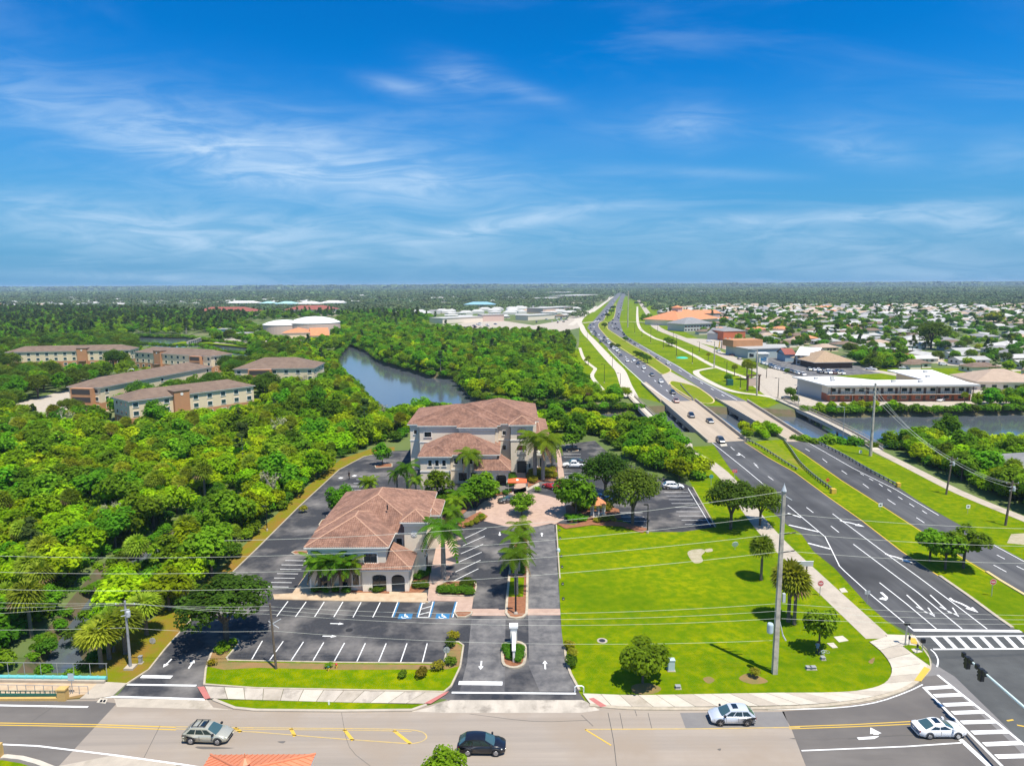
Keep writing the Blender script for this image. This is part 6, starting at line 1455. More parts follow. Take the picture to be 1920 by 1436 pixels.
p = G(1551,912); t = thing('hazard_marker', 'orange hazard marker sign at the end of the median guardrail', 'road sign', p); MB().tube((0,0,0),(0,0,1.6),.05,n=6).obj('post', M_['galv'], t); d = MB(); d.add([(0,-.08,1.0),(.55,-.08,1.55),(0,-.08,2.1),(-.55,-.08,1.55),(0,-.05,1.0),(.55,-.05,1.55),(0,-.05,2.1),(-.55,-.05,1.55)], [(0,1,2,3),(7,6,5,4),(0,4,5,1),(1,5,6,2),(2,6,7,3),(3,7,4,0)]); mk('sign_orange', (.72,.16,.05), .5); do = d.obj('sign_panel', M_['sign_orange'], t); MB().box(-.22,.22,-.095,-.085,1.5,1.62).obj('symbol', M_['black_metal'], do)
for lab, base, top in (('small white square sign on the median edge', (1650,957), 943), ('small white sign on the grass right of the northbound lanes', (1814,963), 946), ('small white sign on the bank near the tall bridge pole', (1613,852), 844)):
    t, h, dx = post_with('road_sign', lab, 'road sign', base, top, .04); MB().box(-.38,.38,-.06,-.03,h-.75,h).obj('sign_panel', M_['sign_white'], t); MB().box(-.2,.2,-.068,-.061,h-.5,h-.25).obj('symbol', M_['black_metal'], t)
t, h, dx = post_with('road_sign', 'wide grey lane sign seen from its edge over the path beside the palms', 'road sign', (1511,1094), 1052, .10, 'black_metal'); MB().box(-2.1,.9,-.12,-.04,h-.75,h).obj('sign_panel', M_['sign_back'], t); MB().box(-2.15,.95,-.14,-.02,h,h+.06).obj('sign_frame', M_['sign_white'], t)
t, h, dx = post_with('road_sign', 'grey sign back on a post at the highway edge stripe', 'road sign', (1625,1132), 1107, .05); MB().box(-.38,.38,-.02,.02,h-.55,h).obj('sign_panel', M_['sign_back'], t)
def octagon(label, base, top, front):
    t, h, dx = post_with('stop_sign', label, 'stop sign', base, top, .04)
    MB().disc((0,.05,h-.38),(0,1,0),.42,8,.03).obj('sign_panel', M_['sign_back' if not front else 'sign_red'], t).rotation_euler = (0,0,0); return t
octagon('grey back of a stop sign at the left driveway verge', (286,1207), 1196, False); octagon('pale back of a stop sign on the right end of the front verge', (838,1245), 1213, False)
t, h, dx = post_with('road_sign', 'small pale blue sign at the canal bridge railing', 'road sign', (136.5,1302), 1262, .045); MB().box(-.33,.33,-.05,-.02,h-.85,h).obj('sign_panel', M_['transformer'], t)
t, h, dx = post_with('road_sign', 'small white sign on the lawn below the oak pair', 'sign', (1378,1030), 1019, .04); MB().disc((0,-.04,h-.1),(0,1,.3),.55,12,.05).obj('sign_panel', M_['sign_white'], t)
t, h, dx = post_with('blue_sign', 'turquoise round sign behind the parking shrubs by the path', 'sign', (1333,910), 890, .05); MB().disc((0,-.04,h-.4),(0,1,.2),.5,12,.05).obj('sign_panel', M_['teal_pipe'], t)
t, h, dx = post_with('road_sign', 'small pale sign near the corner lawn palms', 'sign', (1513,1182), 1169, .04); MB().box(-.4,.3,-.05,-.02,h-.6,h).obj('sign_panel', M_['sign_white'], t)
# banner on the grass beside the far highway, station sign frame
p = G(1279,671.5); o = MB().lathe((0,0,0), [(3.6,.0),(3.4,.35),(2.2,.7),(.2,.85)], 16).obj('turquoise_tarp', M_['turquoise'], None, loc=p); tag(o, 'round turquoise tarp on the grass right of the far highway', 'tarp')
p = G(1412,733); t = thing('entrance_sign', 'brown timber frame sign with pale panel at the station lot', 'sign', p)
for x in (-2.4, 2.4): MB().box(x-.3,x+.3,-.3,.3,0,6.5).obj('post', M_['wood_dark'], t)
MB().box(-2.1,2.1,-.15,.15,2.2,5.6).obj('sign_panel', M_['wall_pink'], t); MB().box(-3,3,-.5,.5,6.5,7.0).obj('cap', M_['wood_dark'], t)
o = MB().box(-1.3,1.3,-1,1,0,2.6).obj('green_bin', M_['green_rail'], None, loc=G(1368,722)); tag(o, 'dark teal container under the palms beside the station lot', 'container')
o = MB(); o.add([(-.5,-.05,0),(.5,-.05,0),(.9,-.05,5),(.3,-.05,5),(-.5,.05,0),(.5,.05,0),(.9,.05,5),(.3,.05,5)], [(0,1,2,3),(7,6,5,4),(0,4,5,1),(1,5,6,2),(2,6,7,3),(3,7,4,0)]); o = o.obj('feather_flag', M_['paint_yellow'], None, loc=G(1348,652)); tag(o, 'yellow feather flag on the verge before the shops', 'flag')
o = MB().box(-2.5,2.5,-1,1,0,5).obj('notice_board', M_['wall_pink'], None, loc=G(1359,653)); tag(o, 'pinkish sign block on the verge beside the yellow flag', 'sign')
# guardrails
def guardrail(label, px, m='galv', post_step=2.0, h=.75, thick=.35, mp='black_metal'):
    pts = smooth_line([tuple(q.xy) for q in GL(px)], 6); t = thing('guardrail', label, 'guardrail')
    MB().kerb(pts, .10, h-thick, h).obj('rail', M_[m], t); k = 0; acc = 0; last = None
    for i in range(1, len(pts)):
        seg = (pts[i]-pts[i-1]).length; d = pts[i]-pts[i-1]
        while acc <= seg:
            p = pts[i-1].lerp(pts[i], acc/seg); MB().box(p.x-.09,p.x+.09,p.y-.09,p.y+.09,0,h+.02).obj('post', M_[mp], t); acc += post_step
        acc -= seg
    return t
guardrail('grey guardrail along the median beside the southbound lanes', [(1399,826),(1430,842),(1470,868),(1495,883)])
guardrail('thick black-posted guardrail crossing the median grass diagonally', [(1470,829),(1482,845),(1500,871),(1525,895),(1560,922)], 'galv', 1.6, .95, .5)
g = MB().box(-.5,.5,-.5,.5,.1,1.1).obj('crash_cushion', M_['paint_yellow'], None, loc=G(1562,925)); tag(g, 'yellow crash cushion at the end of the median guardrail', 'crash cushion')
guardrail('long guardrail along the right edge of the northbound lanes', [(1522,826),(1575,852),(1625,881),(1682,912)])
guardrail('guardrail at the head of the median behind the bridges', [(1276,722),(1282,730),(1300,750)], 'galv', 2.5)
g = MB().box(-.4,.4,-.4,.4,.1,1.0).obj('crash_cushion', M_['paint_yellow'], None, loc=G(1684,913)); tag(g, 'small yellow end cap of the right guardrail', 'crash cushion')
# canal bridge at the lower left
BR = thing('canal_bridge', 'canal bridge pavement with green railing and tan end pillar at the lower left', 'bridge')
q = GL([(-300,1271),(196,1280),(196,1279),(240,1281),(205,1298),(150,1303),(115,1312),(-300,1312)]); MB().slab([p.xy for p in GL([(-300,1274),(60,1278),(190,1281),(236,1284),(180,1301),(150,1304),(112,1312),(-300,1311)])], -1.2, .13).obj('deck', M_['paver_tan'], BR)
MB().slab([p.xy for p in GL([(186,1279),(238,1282),(234,1286),(212,1305),(178,1311),(150,1311),(160,1303)])], .0, .14).obj('landing', M_['concrete'], BR)
a, b = G(-300,1276), G(197,1282)
MB().kerb([tuple(a.xy), tuple(b.xy)], .3, .1, .45).obj('parapet', M_['concrete'], BR)
pp = MB().path([(p.x, p.y+.35, .55) for p in (a, b)], .22, 10).obj('pipe', M_['teal_pipe'], BR)
for k in range(1, 12):
    p = a.lerp(b, 1-k/30); MB().tube((p.x-.1,p.y+.35,.55),(p.x+.1,p.y+.35,.55),.27,n=10).obj('pipe_joint', M_['teal_pipe'], BR)
mb = MB(); fb = MB()
for k in range(14):
    p = b.lerp(a, k*.062+.005); mb.tube((p.x, p.y+.75, 0),(p.x, p.y+.75, 2.1), .035, n=5)
for z in (2.1,): mb.tube((b.x,b.y+.75,z),(a.x,a.y+.75,z),.03,n=5)
mb.obj('fence_post', M_['galv'], BR)['kind'] = 'stuff'
c1_, c2_ = G(-300,1310), G(112,1311)
gr_ = MB()
for k in range(40):
    p = c2_.lerp(c1_, k/40*.9); gr_.tube((p.x,p.y+.15,.1),(p.x,p.y+.15,.95),.05,n=5)
for z in (.95,.6): gr_.tube((c2_.x,c2_.y+.15,z),(c1_.x,c1_.y+.15,z),.045,n=5)
gr_.obj('railing', M_['green_rail'], BR)['kind'] = 'stuff'
MB().box(c1_.x, c2_.x, c2_.y+.1, c2_.y+.18, .14, .58).obj('rail_panel', M_['green_rail'], BR)
MB().box(c1_.x, c2_.x, c2_.y-.25, c2_.y+.08, .0, .30).obj('kerb_wall', M_['pillar_tan'], BR)
p = G(119,1311); pil = MB().box(-.45,.45,-.35,.35,0,1.25).obj('pillar', M_['pillar_tan'], BR, loc=p); MB().box(-.52,.52,-.42,.42,1.25,1.4).obj('pillar_cap', M_['pillar_tan'], pil)
inn = MB(); h0, h1 = G(-200,1296), G(166,1303)
for k in range(16):
    p = h1.lerp(h0, k*.045); inn.tube((p.x,p.y,.13),(p.x+.0,p.y,1.1),.035,n=5)
inn.tube((h1.x,h1.y,1.1),(h0.x,h0.y,1.1),.03,n=5); inn.obj('hand_rail', M_['pole_grey'], BR)['kind'] = 'stuff'
MB().slab([p.xy for p in GL([(125,1304),(160,1303),(150,1309),(120,1312)])], .0, .12).obj('mulch', M_['soil'], BR)
o = MB(); o.box(-.35,.35,-.3,.3,0,1.45); o = o.obj('pillar', M_['pillar_tan'], None, loc=G(-3,1420)); tag(o, 'tan end pillar at the left picture edge by the lower kerb', 'pillar')
kl([(-40,1424),(10,1419),(40,1422),(70,1430),(100,1442),(130,1460)], near, .5, 'concrete_white')
sheet('corner_grass', [(-200,1432),(5,1426),(40,1432),(90,1450),(-200,1600)], .10, 'grass').__setitem__('kind', 'structure')
# drains, manholes, small boxes
def flat(name, px, m, label=None, z=.03, h=.03):
    o = MB().slab([p.xy for p in GL(px)], 0, h+z).obj(name, M_[m]); o['kind'] = 'structure'; return o
g = flat('drain_inlet', [(181,1317),(188,1309),(202,1311),(198,1319)], 'concrete_white'); 
for k in range(2): MB().slab([p.xy for p in GL([(186+k*6,1317),(189+k*6,1312),(193+k*6,1312),(191+k*6,1317)])], 0, .066).obj('grate', M_['black_metal'], g)
def manhole(px, r, m='frame_dark', ring=True):
    p = G(*px); o = MB().lathe(p, [(r*1.6,0),(r*1.6,.04)], 18).obj('manhole', M_['concrete' if ring else m]); o['kind'] = 'structure'; MB().lathe(p, [(r,.035),(r,.05)], 14).obj('cover', M_[m], o)
manhole((1129,1201), .42); manhole((929,1306), .3, ring=False); manhole((953,1307), .3, ring=False); manhole((655,1181), .3, ring=False)
for px in ([(1563,1194),(1580,1192),(1591,1201),(1573,1204)], [(1550,1206),(1563,1205),(1571,1214),(1561,1215)], [(1573,1104),(1583,1102),(1590,1110),(1578,1111)], [(1350,833),(1362,832),(1364,836),(1352,837)]): flat('concrete_pad', px, 'concrete_white')
def box_thing(name, label, cat, px, w, d, h, m):
    t = thing(name, label, cat, G(*px)); MB().box(-w/2,w/2,-d/2,d/2,.08,h).obj('cabinet', M_[m], t); MB().box(-w/2-.05,w/2+.05,-d/2-.05,d/2+.05,h,h+.06).obj('lid', M_[m], t); MB().box(-w/2-.1,w/2+.1,-d/2-.1,d/2+.1,0,.09).obj('plinth', M_['concrete'], t); return t
box_thing('utility_cabinet', 'grey utility cabinet right behind the round lawn tree', 'utility cabinet', (1258,1256), .75, .6, 1.35, 'transformer')
box_thing('utility_cabinet', 'small grey box in the grass left of the bridge rail', 'utility box', (264,1243), .35, .35, .9, 'galv')
for px, w in (((1516,1254),.5),((1524,1254),.6),((1271,1290),.5),((1543,1236),.4)): box_thing('meter_box', 'small grey meter box low in the corner lawn', 'utility box', px, w, .4, .3, 'pole_grey')['group'] = 'meter boxes in the lawn'
# guy marker, hydrants
for px, lab, cm in (((616,1259),'fire hydrant with dark cap on the front verge','green_rail'),((629,1258) if False else (631,1254),'small red sprout post on the front verge','sign_red')):
    t = thing('fire_hydrant', lab, 'hydrant', G(*px)); MB().lathe((0,0,0), [(.16,0),(.16,.08),(.11,.1),(.11,.55),(.14,.58),(.12,.7),(.03,.78)], 10).obj('body', M_['paint_yellow'], t); MB().lathe((0,0,.58), [(.15,0),(.13,.12),(.03,.2)], 10).obj('cap', M_[cm], t); MB().tube((-.2,0,.42),(.2,0,.42),.055,n=6).obj('outlet', M_['paint_yellow'], t)
t = thing('white_post', 'small white marker post on the grass strip by the pavement', 'post', G(617,1322)); MB().box(-.08,.08,-.05,.05,0,.55).obj('post', M_['sign_white'], t)
t = thing('back_flow_valve', 'white pipe valve beside the main drive kerb', 'pipe valve', G(1086,1297)); m = MB(); m.path([(-.5,0,0),(-.5,0,.6),(-.3,0,.75),(.3,0,.75),(.5,0,.6),(.5,0,0)], .07, 6); m.obj('pipe', M_['sign_white'], t)
for y0, i in ((995,0),(1010,1),(1044,3),(1064,4),(1096,5),(1124,6)):
    t = thing('lawn_light', 'small dark lawn light beside the drive edge', 'garden light', G(1049+i*1.2, y0), 0, 'lights along the drive'); MB().box(-.16,.16,-.16,.16,0,.32).obj('housing', M_['black_metal'], t); MB().box(-.1,.1,-.17,-.165,.12,.26).obj('lens', M_['insulator'], t)
t = thing('utility_marker', 'white capped utility box beside the upper drive edge', 'utility box', G(1047,1034)); MB().lathe((0,0,0),[(.3,0),(.3,.4),(.2,.55)],10).obj('cap', M_['transformer'], t)
# ================================================================ vegetation
LEAF = dict(rough=.65, spec=.08, trans=.5, info=1.0, attr='tint')
mk('leaf_mangrove', (.30,.43,.006), **LEAF); mk('leaf_broad', (.165,.31,.012), **LEAF); mk('leaf_oak', (.125,.205,.018), **LEAF); mk('leaf_pine', (.11,.165,.035), **LEAF)
mk('leaf_palm', (.16,.27,.01), **LEAF); mk('leaf_sabal', (.30,.37,.03), **LEAF); mk('leaf_yellow', (.30,.27,.015), **LEAF); mk('leaf_red', (.28,.07,.03), **LEAF); mk('leaf_far', (.095,.14,.045), rough=.8, info=1.0, attr='tint')
mk('leaf_grey', (.26,.25,.14), rough=.9, attr='tint', info=.5); mk('leaf_dead', (.20,.12,.05), rough=.8, attr='tint', info=.5); mk('crownshaft', (.16,.26,.04), .5); mk('bark', (.13,.105,.08), .95, (.08,.065,.05), 3, obj=True); mk('bark_pale', (.33,.30,.26), .9, (.24,.22,.19), 2.5, obj=True); mk('bark_palm', (.20,.165,.13), .95, (.13,.10,.08), 4, obj=True)

def np_mesh(name, V_, F4, mats, tint=None, mi=None):
    me = bpy.data.meshes.new(name); nv, nf = len(V_), len(F4)
    me.vertices.add(nv); me.vertices.foreach_set('co', np.asarray(V_, dtype=np.float32).ravel())
    k = F4.shape[1]; me.loops.add(nf*k); me.loops.foreach_set('vertex_index', F4.astype(np.int32).ravel())
    me.polygons.add(nf); me.polygons.foreach_set('loop_start', np.arange(0, nf*k, k, dtype=np.int32))
    for m in mats: me.materials.append(M_[m])
    if mi is not None: me.polygons.foreach_set('material_index', np.asarray(mi, dtype=np.int32))
    me.update(calc_edges=True)
    if tint is not None:
        a = me.attributes.new('tint', 'FLOAT', 'FACE'); a.data.foreach_set('value', np.asarray(tint, dtype=np.float32))
    return me
def leaf_cloud(lobes, n, size, flat=.35, up=.75, r=None, shell=.62, jit=.28, clump=0):
    """lobes: (x, y, z, rx, ry, rz). Returns vertices, quads and a per-leaf tint of many small leaf faces filling the lobes' outer volume"""
    r = r or nr; L = np.array(lobes, float); w = (L[:,3]*L[:,4]*L[:,5])**(2/3); idx = r.choice(len(L), n, p=w/w.sum())
    d = r.normal(size=(n,3)); d /= np.linalg.norm(d, axis=1)[:,None]; d[:,2] = np.where(d[:,2] < -.35, -d[:,2], d[:,2])
    rad = shell+(1-shell)*r.random(n)**.6
    if clump:
        cdir = r.normal(size=(clump,3)); cdir /= np.linalg.norm(cdir, axis=1)[:,None]; ci = r.integers(0, clump, n)
        d = d*.42+cdir[ci]*.8; d /= np.linalg.norm(d, axis=1)[:,None]; rad *= (.86+.26*r.random(clump))[ci]
    c = L[idx,:3]+d*L[idx,3:]*rad[:,None]
    nrm = d+np.array([0,0,up])+r.normal(size=(n,3))*jit*1.3; nrm /= np.linalg.norm(nrm, axis=1)[:,None]
    t = np.cross(nrm, r.normal(size=(n,3))); t /= np.linalg.norm(t, axis=1)[:,None]; b = np.cross(nrm, t)
    s = size*(.65+.7*r.random(n))[:,None]; a = (.45+.35*r.random(n))[:,None]
    Vv = np.stack([c-t*s*.6, c+b*s*a*.62+nrm*s*.06, c+t*s*.6, c-b*s*a*.62+nrm*s*.06], axis=1).reshape(-1,3)
    F = np.arange(n*4).reshape(n,4)
    lt = (.72+.5*r.random(len(L)))[idx]; tint = lt*(.72+.56*r.random(n))
    return Vv, F, tint
def limbs(trunk_h, r0, ends, lean=(0,0), n=6, mbx=None):
    mb = mbx or MB(); top = Vector((lean[0], lean[1], trunk_h)); mb.path([(0,0,-.3),(lean[0]*.3,lean[1]*.3,trunk_h*.5),top], r0, n)
    for e in ends:
        e = Vector(e); m_ = top.lerp(e, .5)+Vector((0,0,.15*(e-top).length)); mb.tube(top-Vector((0,0,.2)), m_, r0*.6, r0*.42, 5); mb.tube(m_, e, r0*.42, r0*.16, 5)
    return mb
def tree_proto(kind, seed):
    """returns (trunk mesh, crown mesh) of one tree about its own base"""
    r = np.random.default_rng(seed); pr = random.Random(seed)
    if kind == 'mangrove':
        h = 4.6; lob = []
        for i in range(7):
            g = i*2*math.pi/6+pr.uniform(-.4,.4); q = pr.uniform(.9,2.0) if i < 6 else 0
            rr = pr.uniform(1.2,1.9); lob.append((q*math.cos(g), q*math.sin(g), h*.62+pr.uniform(-.5,1.1)+(.6 if i == 6 else 0), rr, rr, rr*.85))
        Vv, F, t = leaf_cloud(lob, 1500, .50, r=r, clump=26); cm = np_mesh('crown', Vv, F, ['leaf_mangrove'], t)
        tm = limbs(h*.42, .16, [(l[0]*.8,l[1]*.8,l[2]) for l in lob[:5]]).mesh('trunk', M_['bark'])
    elif kind == 'broad':
        h = 7.0; lob = []
        for i in range(9):
            g = i*2*math.pi/8+pr.uniform(-.4,.4); q = pr.uniform(1.2,2.6) if i < 8 else 0; rr = pr.uniform(1.3,2.1)
            lob.append((q*math.cos(g), q*math.sin(g), h*.62+pr.uniform(-1.0,1.4)+(1.0 if i == 8 else 0), rr, rr, rr*.9))
        Vv, F, t = leaf_cloud(lob, 1700, .55, r=r, clump=30); cm = np_mesh('crown', Vv, F, ['leaf_broad'], t)
        tm = limbs(h*.42, .2, [(l[0]*.8,l[1]*.8,l[2]) for l in lob[:6]]).mesh('trunk', M_['bark'])
    elif kind == 'oak':
        h = 7.5; lob = []
        for i in range(14):
            g = i*2*math.pi/13*1.62; q = 3.4*math.sqrt((i+.5)/14); rr = pr.uniform(1.3,2.0)
            lob.append((q*math.cos(g), q*math.sin(g), h*.60+2.3*(1-(q/3.6)**2)+pr.uniform(-.8,.7), rr, rr, rr*.95))
        Vv, F, t = leaf_cloud(lob, 5600, .36, r=r, clump=50, shell=.45); cm = np_mesh('crown', Vv, F, ['leaf_oak'], t)
        tm = limbs(h*.34, .26, [(l[0]*.8,l[1]*.8,l[2]-.2) for l in lob[2::2]]).mesh('trunk', M_['bark'])
    elif kind == 'round':
        h = 4.4; lob = []
        for i in range(9):
            g = i*2*math.pi/8+pr.uniform(-.3,.3); q = pr.uniform(1.0,2.0) if i < 8 else 0; rr = pr.uniform(1.0,1.45)
            lob.append((q*math.cos(g), q*math.sin(g), 2.75+pr.uniform(-.5,.55)+(.5 if i == 8 else 0), rr, rr, rr*.9))
        Vv, F, t = leaf_cloud(lob, 3000, .34, r=r, clump=36); cm = np_mesh('crown', Vv, F, ['leaf_broad'], t)
        tm = limbs(1.3, .13, [(l[0]*.8,l[1]*.8,l[2]) for l in lob[:6]]).mesh('trunk', M_['bark'])
    elif kind == 'pine':
        h = 13; lob = []
        for i in range(12):
            z = h*(.5+.48*i/12); g = pr.uniform(0,6.28); q = (1-i/13)*2.6*pr.uniform(.5,1); rr = pr.uniform(.8,1.35)
            lob.append((q*math.cos(g), q*math.sin(g), z, rr, rr, rr*.6))
        Vv, F, t = leaf_cloud(lob, 1300, .5, r=r, clump=18); cm = np_mesh('crown', Vv, F, ['leaf_pine'], t)
        mb = MB(); mb.tube((0,0,-.3),(0,0,h*.95), .2, .06, 6)
        for l in lob: mb.tube((0,0,l[2]-.4),(l[0],l[1],l[2]), .06, .03, 4)
        tm = mb.mesh('trunk', M_['bark_pale'])
    elif kind == 'bare':
        lob = [(pr.uniform(-1.8,1.8), pr.uniform(-1.8,1.8), pr.uniform(3.2,5.6), .9, .9, .8) for _ in range(7)]
        Vv, F, t = leaf_cloud(lob, 260, .3, r=r); cm = np_mesh('crown', Vv, F, ['leaf_grey'], t)
        mb = limbs(2.4, .14, [(l[0],l[1],l[2]) for l in lob]); [mb.tube((l[0]*.6,l[1]*.6,l[2]*.8),(l[0]+pr.uniform(-.8,.8),l[1]+pr.uniform(-.8,.8),l[2]+.9),.05,.02,4) for l in lob for _ in range(3)]
        tm = mb.mesh('trunk', M_['bark_pale'])
    elif kind == 'bush':
        lob = [(pr.uniform(-.5,.5), pr.uniform(-.5,.5), pr.uniform(.35,.7), .6, .6, .5) for _ in range(5)]
        Vv, F, t = leaf_cloud(lob, 420, .2, r=r); return None, (Vv, F, t)
    return tm, cm
def frond_faces(P, dirv, L, droop, n=9, width=.55, up=.55, leaflet=.11, twist=0):
    """pinnate frond: arching rib with leaflets hanging on both sides"""
    d = Vector(dirv).normalized(); side = d.cross(Vector((0,0,1))).normalized(); V_, F = [], []; pts = []
    for i in range(n+1):
        t = i/n; pts.append(Vector(P)+d*(L*t*(1-.18*t))+Vector((0,0,L*(up*t-droop*t*t))))
    for i in range(n):
        a, b = pts[i], pts[i+1]; t = (i+.5)/n; w = width*math.sin(math.pi*min(1, .12+t*.9))**.7+.06
        ax = (b-a).normalized()
        for s in (-1, 1):
            for q in (.0, .5):
                p0 = a.lerp(b, q); p1 = a.lerp(b, q+.42); tip = p0.lerp(p1, .5)+side*(s*w)+ax*(w*.35)-Vector((0,0,w*.45))
                o = len(V_); V_ += [p0, p1, tip+ax*.05, tip-ax*.05]; F.append((o,o+1,o+2,o+3))
        o = len(V_); sv = side*.035; V_ += [a-sv, b-sv, b+sv, a+sv]; F.append((o,o+1,o+2,o+3))
    return V_, F
def palm_crown(seed, nf, L, droop, up, width, mats=('leaf_palm','leaf_dead'), dead=2, z0=0, elev=(.1,1.0)):
    pr = random.Random(seed); V_, F, T, MI = [], [], [], []
    for i in range(nf+dead):
        g = i*2.39996+pr.uniform(-.2,.2); e = elev[0]+(elev[1]-elev[0])*((i+.5)/nf) if i < nf else -.1
        dv, ff = frond_faces((0,0,z0), (math.cos(g), math.sin(g), 0), L*pr.uniform(.85,1.1), droop*pr.uniform(.85,1.2)*(1.15-.5*e), width=width, up=up*(.35+e*1.1))
        if i >= nf: dv, ff = frond_faces((0,0,z0-.2), (math.cos(g), math.sin(g), 0), L*.8, 1.0, width=width*.6, up=.05)
        o = len(V_); V_ += [tuple(p) for p in dv]; F += [tuple(a+o for a in f) for f in ff]; tt = pr.uniform(.75,1.25); T += [tt*pr.uniform(.85,1.15) for _ in ff]; MI += [0 if i < nf else 1]*len(ff)
    return np_mesh('crown', np.array(V_), np.array(F), list(mats), T, MI)
def fan_crown(seed, nf, R_, leafR, mats=('leaf_sabal','leaf_dead')):
    pr = random.Random(seed); V_, F, T, MI = [], [], [], []
    for i in range(nf):
        g = i*2.39996; e = math.asin(max(-1, min(1, -.62+1.6*(i+.5)/nf))); d = Vector((math.cos(g)*math.cos(e), math.sin(g)*math.cos(e), math.sin(e)))
        c = d*R_*pr.uniform(.75,1.05); side = d.cross(Vector((0,0,1))); side = side.normalized() if side.length > .05 else Vector((1,0,0)); upv = side.cross(d)
        tt = pr.uniform(.7,1.25); dd = 1 if e < -.30 and pr.random() < .3 else 0
        for k in range(9):
            a = (k-4)/4*1.35; u = (d*math.cos(a)+side*math.sin(a)).normalized(); drop = Vector((0,0,-.16-.2*abs(k-4)/4))*leafR
            tip = c+u*leafR+drop; mid = c+u*leafR*.55+upv*.05; wv = (upv*.3+side*math.cos(a)*.7-d*math.sin(a)*.7).normalized()*leafR*.10
            o = len(V_); V_ += [tuple(c), tuple(mid-wv), tuple(tip), tuple(mid+wv)]; F.append((o,o+1,o+2,o+3)); T.append(tt*pr.uniform(.8,1.2)); MI.append(dd)
        o = len(V_); s2 = side*.03; V_ += [tuple(s2), tuple(c+s2), tuple(c-s2), tuple(-s2)]; F.append((o,o+1,o+2,o+3)); T.append(1); MI.append(dd)
    return np_mesh('crown', np.array(V_), np.array(F), list(mats), T, MI)
def palm_trunk(h, r0, r1, bulge=0, m='bark_palm', shaft=0):
    mb = MB(); pr = [(r0*1.35,-.2),(r0*1.1,.3),(r0*(1+bulge),h*.35),(r0,h*.6),(r1,h-shaft)]; mb.lathe((0,0,0), pr, 9)
    if shaft: mb.lathe((0,0,0), [(r1*1.05,h-shaft),(r1*.9,h-.2),(r1*.4,h+.3)], 9, 1)
    return mb.mesh('trunk', [M_[m], M_['crownshaft']])
PROTO = {k: [tree_proto(k, s) for s in range(a, a+n)] for k, a, n in (('mangrove',100,6),('broad',200,5),('oak',300,3),('round',400,2),('pine',500,4),('bare',550,2))}
PROTO['royal'] = [(palm_trunk(5.6,.24,.16,.12,'bark_pale',1.1), None, 5.7, palm_crown(600+i, 15, 3.3, .95, .62, .62)) for i in range(3)]
PROTO['sabal'] = [(palm_trunk(4.6,.17,.15), None, 4.7, fan_crown(700+i, 46, .75, 1.3)) for i in range(3)]
PROTO['date'] = [(palm_trunk(3.4,.2,.17), None, 3.5, palm_crown(800+i, 22, 2.5, .8, .75, .42, dead=3)) for i in range(2)]
NAMES = {'bare':'bare_tree','mangrove':'mangrove_tree','broad':'broadleaf_tree','oak':'oak_tree','round':'round_tree','pine':'pine_tree','royal':'royal_palm','sabal':'cabbage_palm','date':'feather_palm'}
count = {}
def plant(kind, p, s=1.0, label='', group=None, v=None, hz=1.0, name=None):
    k = PROTO[kind]; i = rng.randrange(len(k)) if v is None else v % len(k); pr = k[i]
    t = thing(name or NAMES[kind], label, 'palm tree' if kind in ('royal','sabal','date') else 'tree', (p[0], p[1], p[2] if len(p) > 2 else 0), rng.uniform(0, 6.28), group)
    if len(pr) == 2: tm, cm, cz = pr[0], pr[1], 0
    else: tm, _, cz, cm = pr
    a = bpy.data.objects.new('trunk', tm); COL.objects.link(a); a.parent = t
    b = bpy.data.objects.new('crown', cm); COL.objects.link(b); b.parent = t; b.location = (0, 0, cz)
    t.scale = (s, s, s*hz); count[kind] = count.get(kind, 0)+1; return t
# ---- trees placed one by one where the picture shows them (base pixel, crown-top pixel)
def tree_at(kind, base, top, label, group=None, hz=1.0, wide=1.0, v=None, name=None):
    p = G(*base); h = HG(base[0], base[1], top); ref = {'mangrove':6.0,'broad':8.6,'oak':9.0,'round':4.6,'pine':13,'royal':8.3,'sabal':6.3,'date':6.0}[kind]
    t = plant(kind, p, h/ref, label, group, v, 1.0, name); t.scale.x *= wide; t.scale.y *= wide; return t
tree_at('oak', (425,1203), 1075, 'big dark oak on the island at the left end of the car park', wide=1.3, v=0)
tree_at('round', (1205,1280), 1203, 'dense round dark-green tree alone on the front of the lawn', v=0)
tree_at('oak', (1370,992), 893, 'dark oak at the lawn edge beside the path, left of a pair', v=1); tree_at('oak', (1425,985), 900, 'dark oak beside the path, right of a pair', v=2, wide=.9)
tree_at('round', (1080,966), 890, 'round bright-green tree in the flower bed left of the gazebo', wide=.95, v=1); tree_at('oak', (1186,985), 872, 'tall oak spreading over the parking stalls right of the gazebo', v=1, wide=.9); tree_at('oak', (1135,935), 838, 'broad oak behind the gazebo', v=2)
tree_at('broad', (1743,1053), 972, 'first of three small trees on the median, leftmost trunk', v=0, wide=1.0); tree_at('broad', (1772,1068), 982, 'middle of three small trees on the median', v=1, wide=.95); tree_at('broad', (1806,1066), 972, 'rightmost of three small trees on the median', v=2, wide=1.05)
tree_at('broad', (1535,1222), 1120, 'slim leafy tree on the corner lawn above the meter boxes', wide=.75, v=1)
for b, tp, lab in (((600,1108),1012,'leftmost feather palm at the front wall of the near office'),((618,1112),1010,'second feather palm at the front wall of the near office'),((640,1112),1014,'third feather palm at the front wall of the near office'),((655,1110),1020,'rightmost feather palm at the front wall of the near office')): tree_at('date', b, tp, lab)
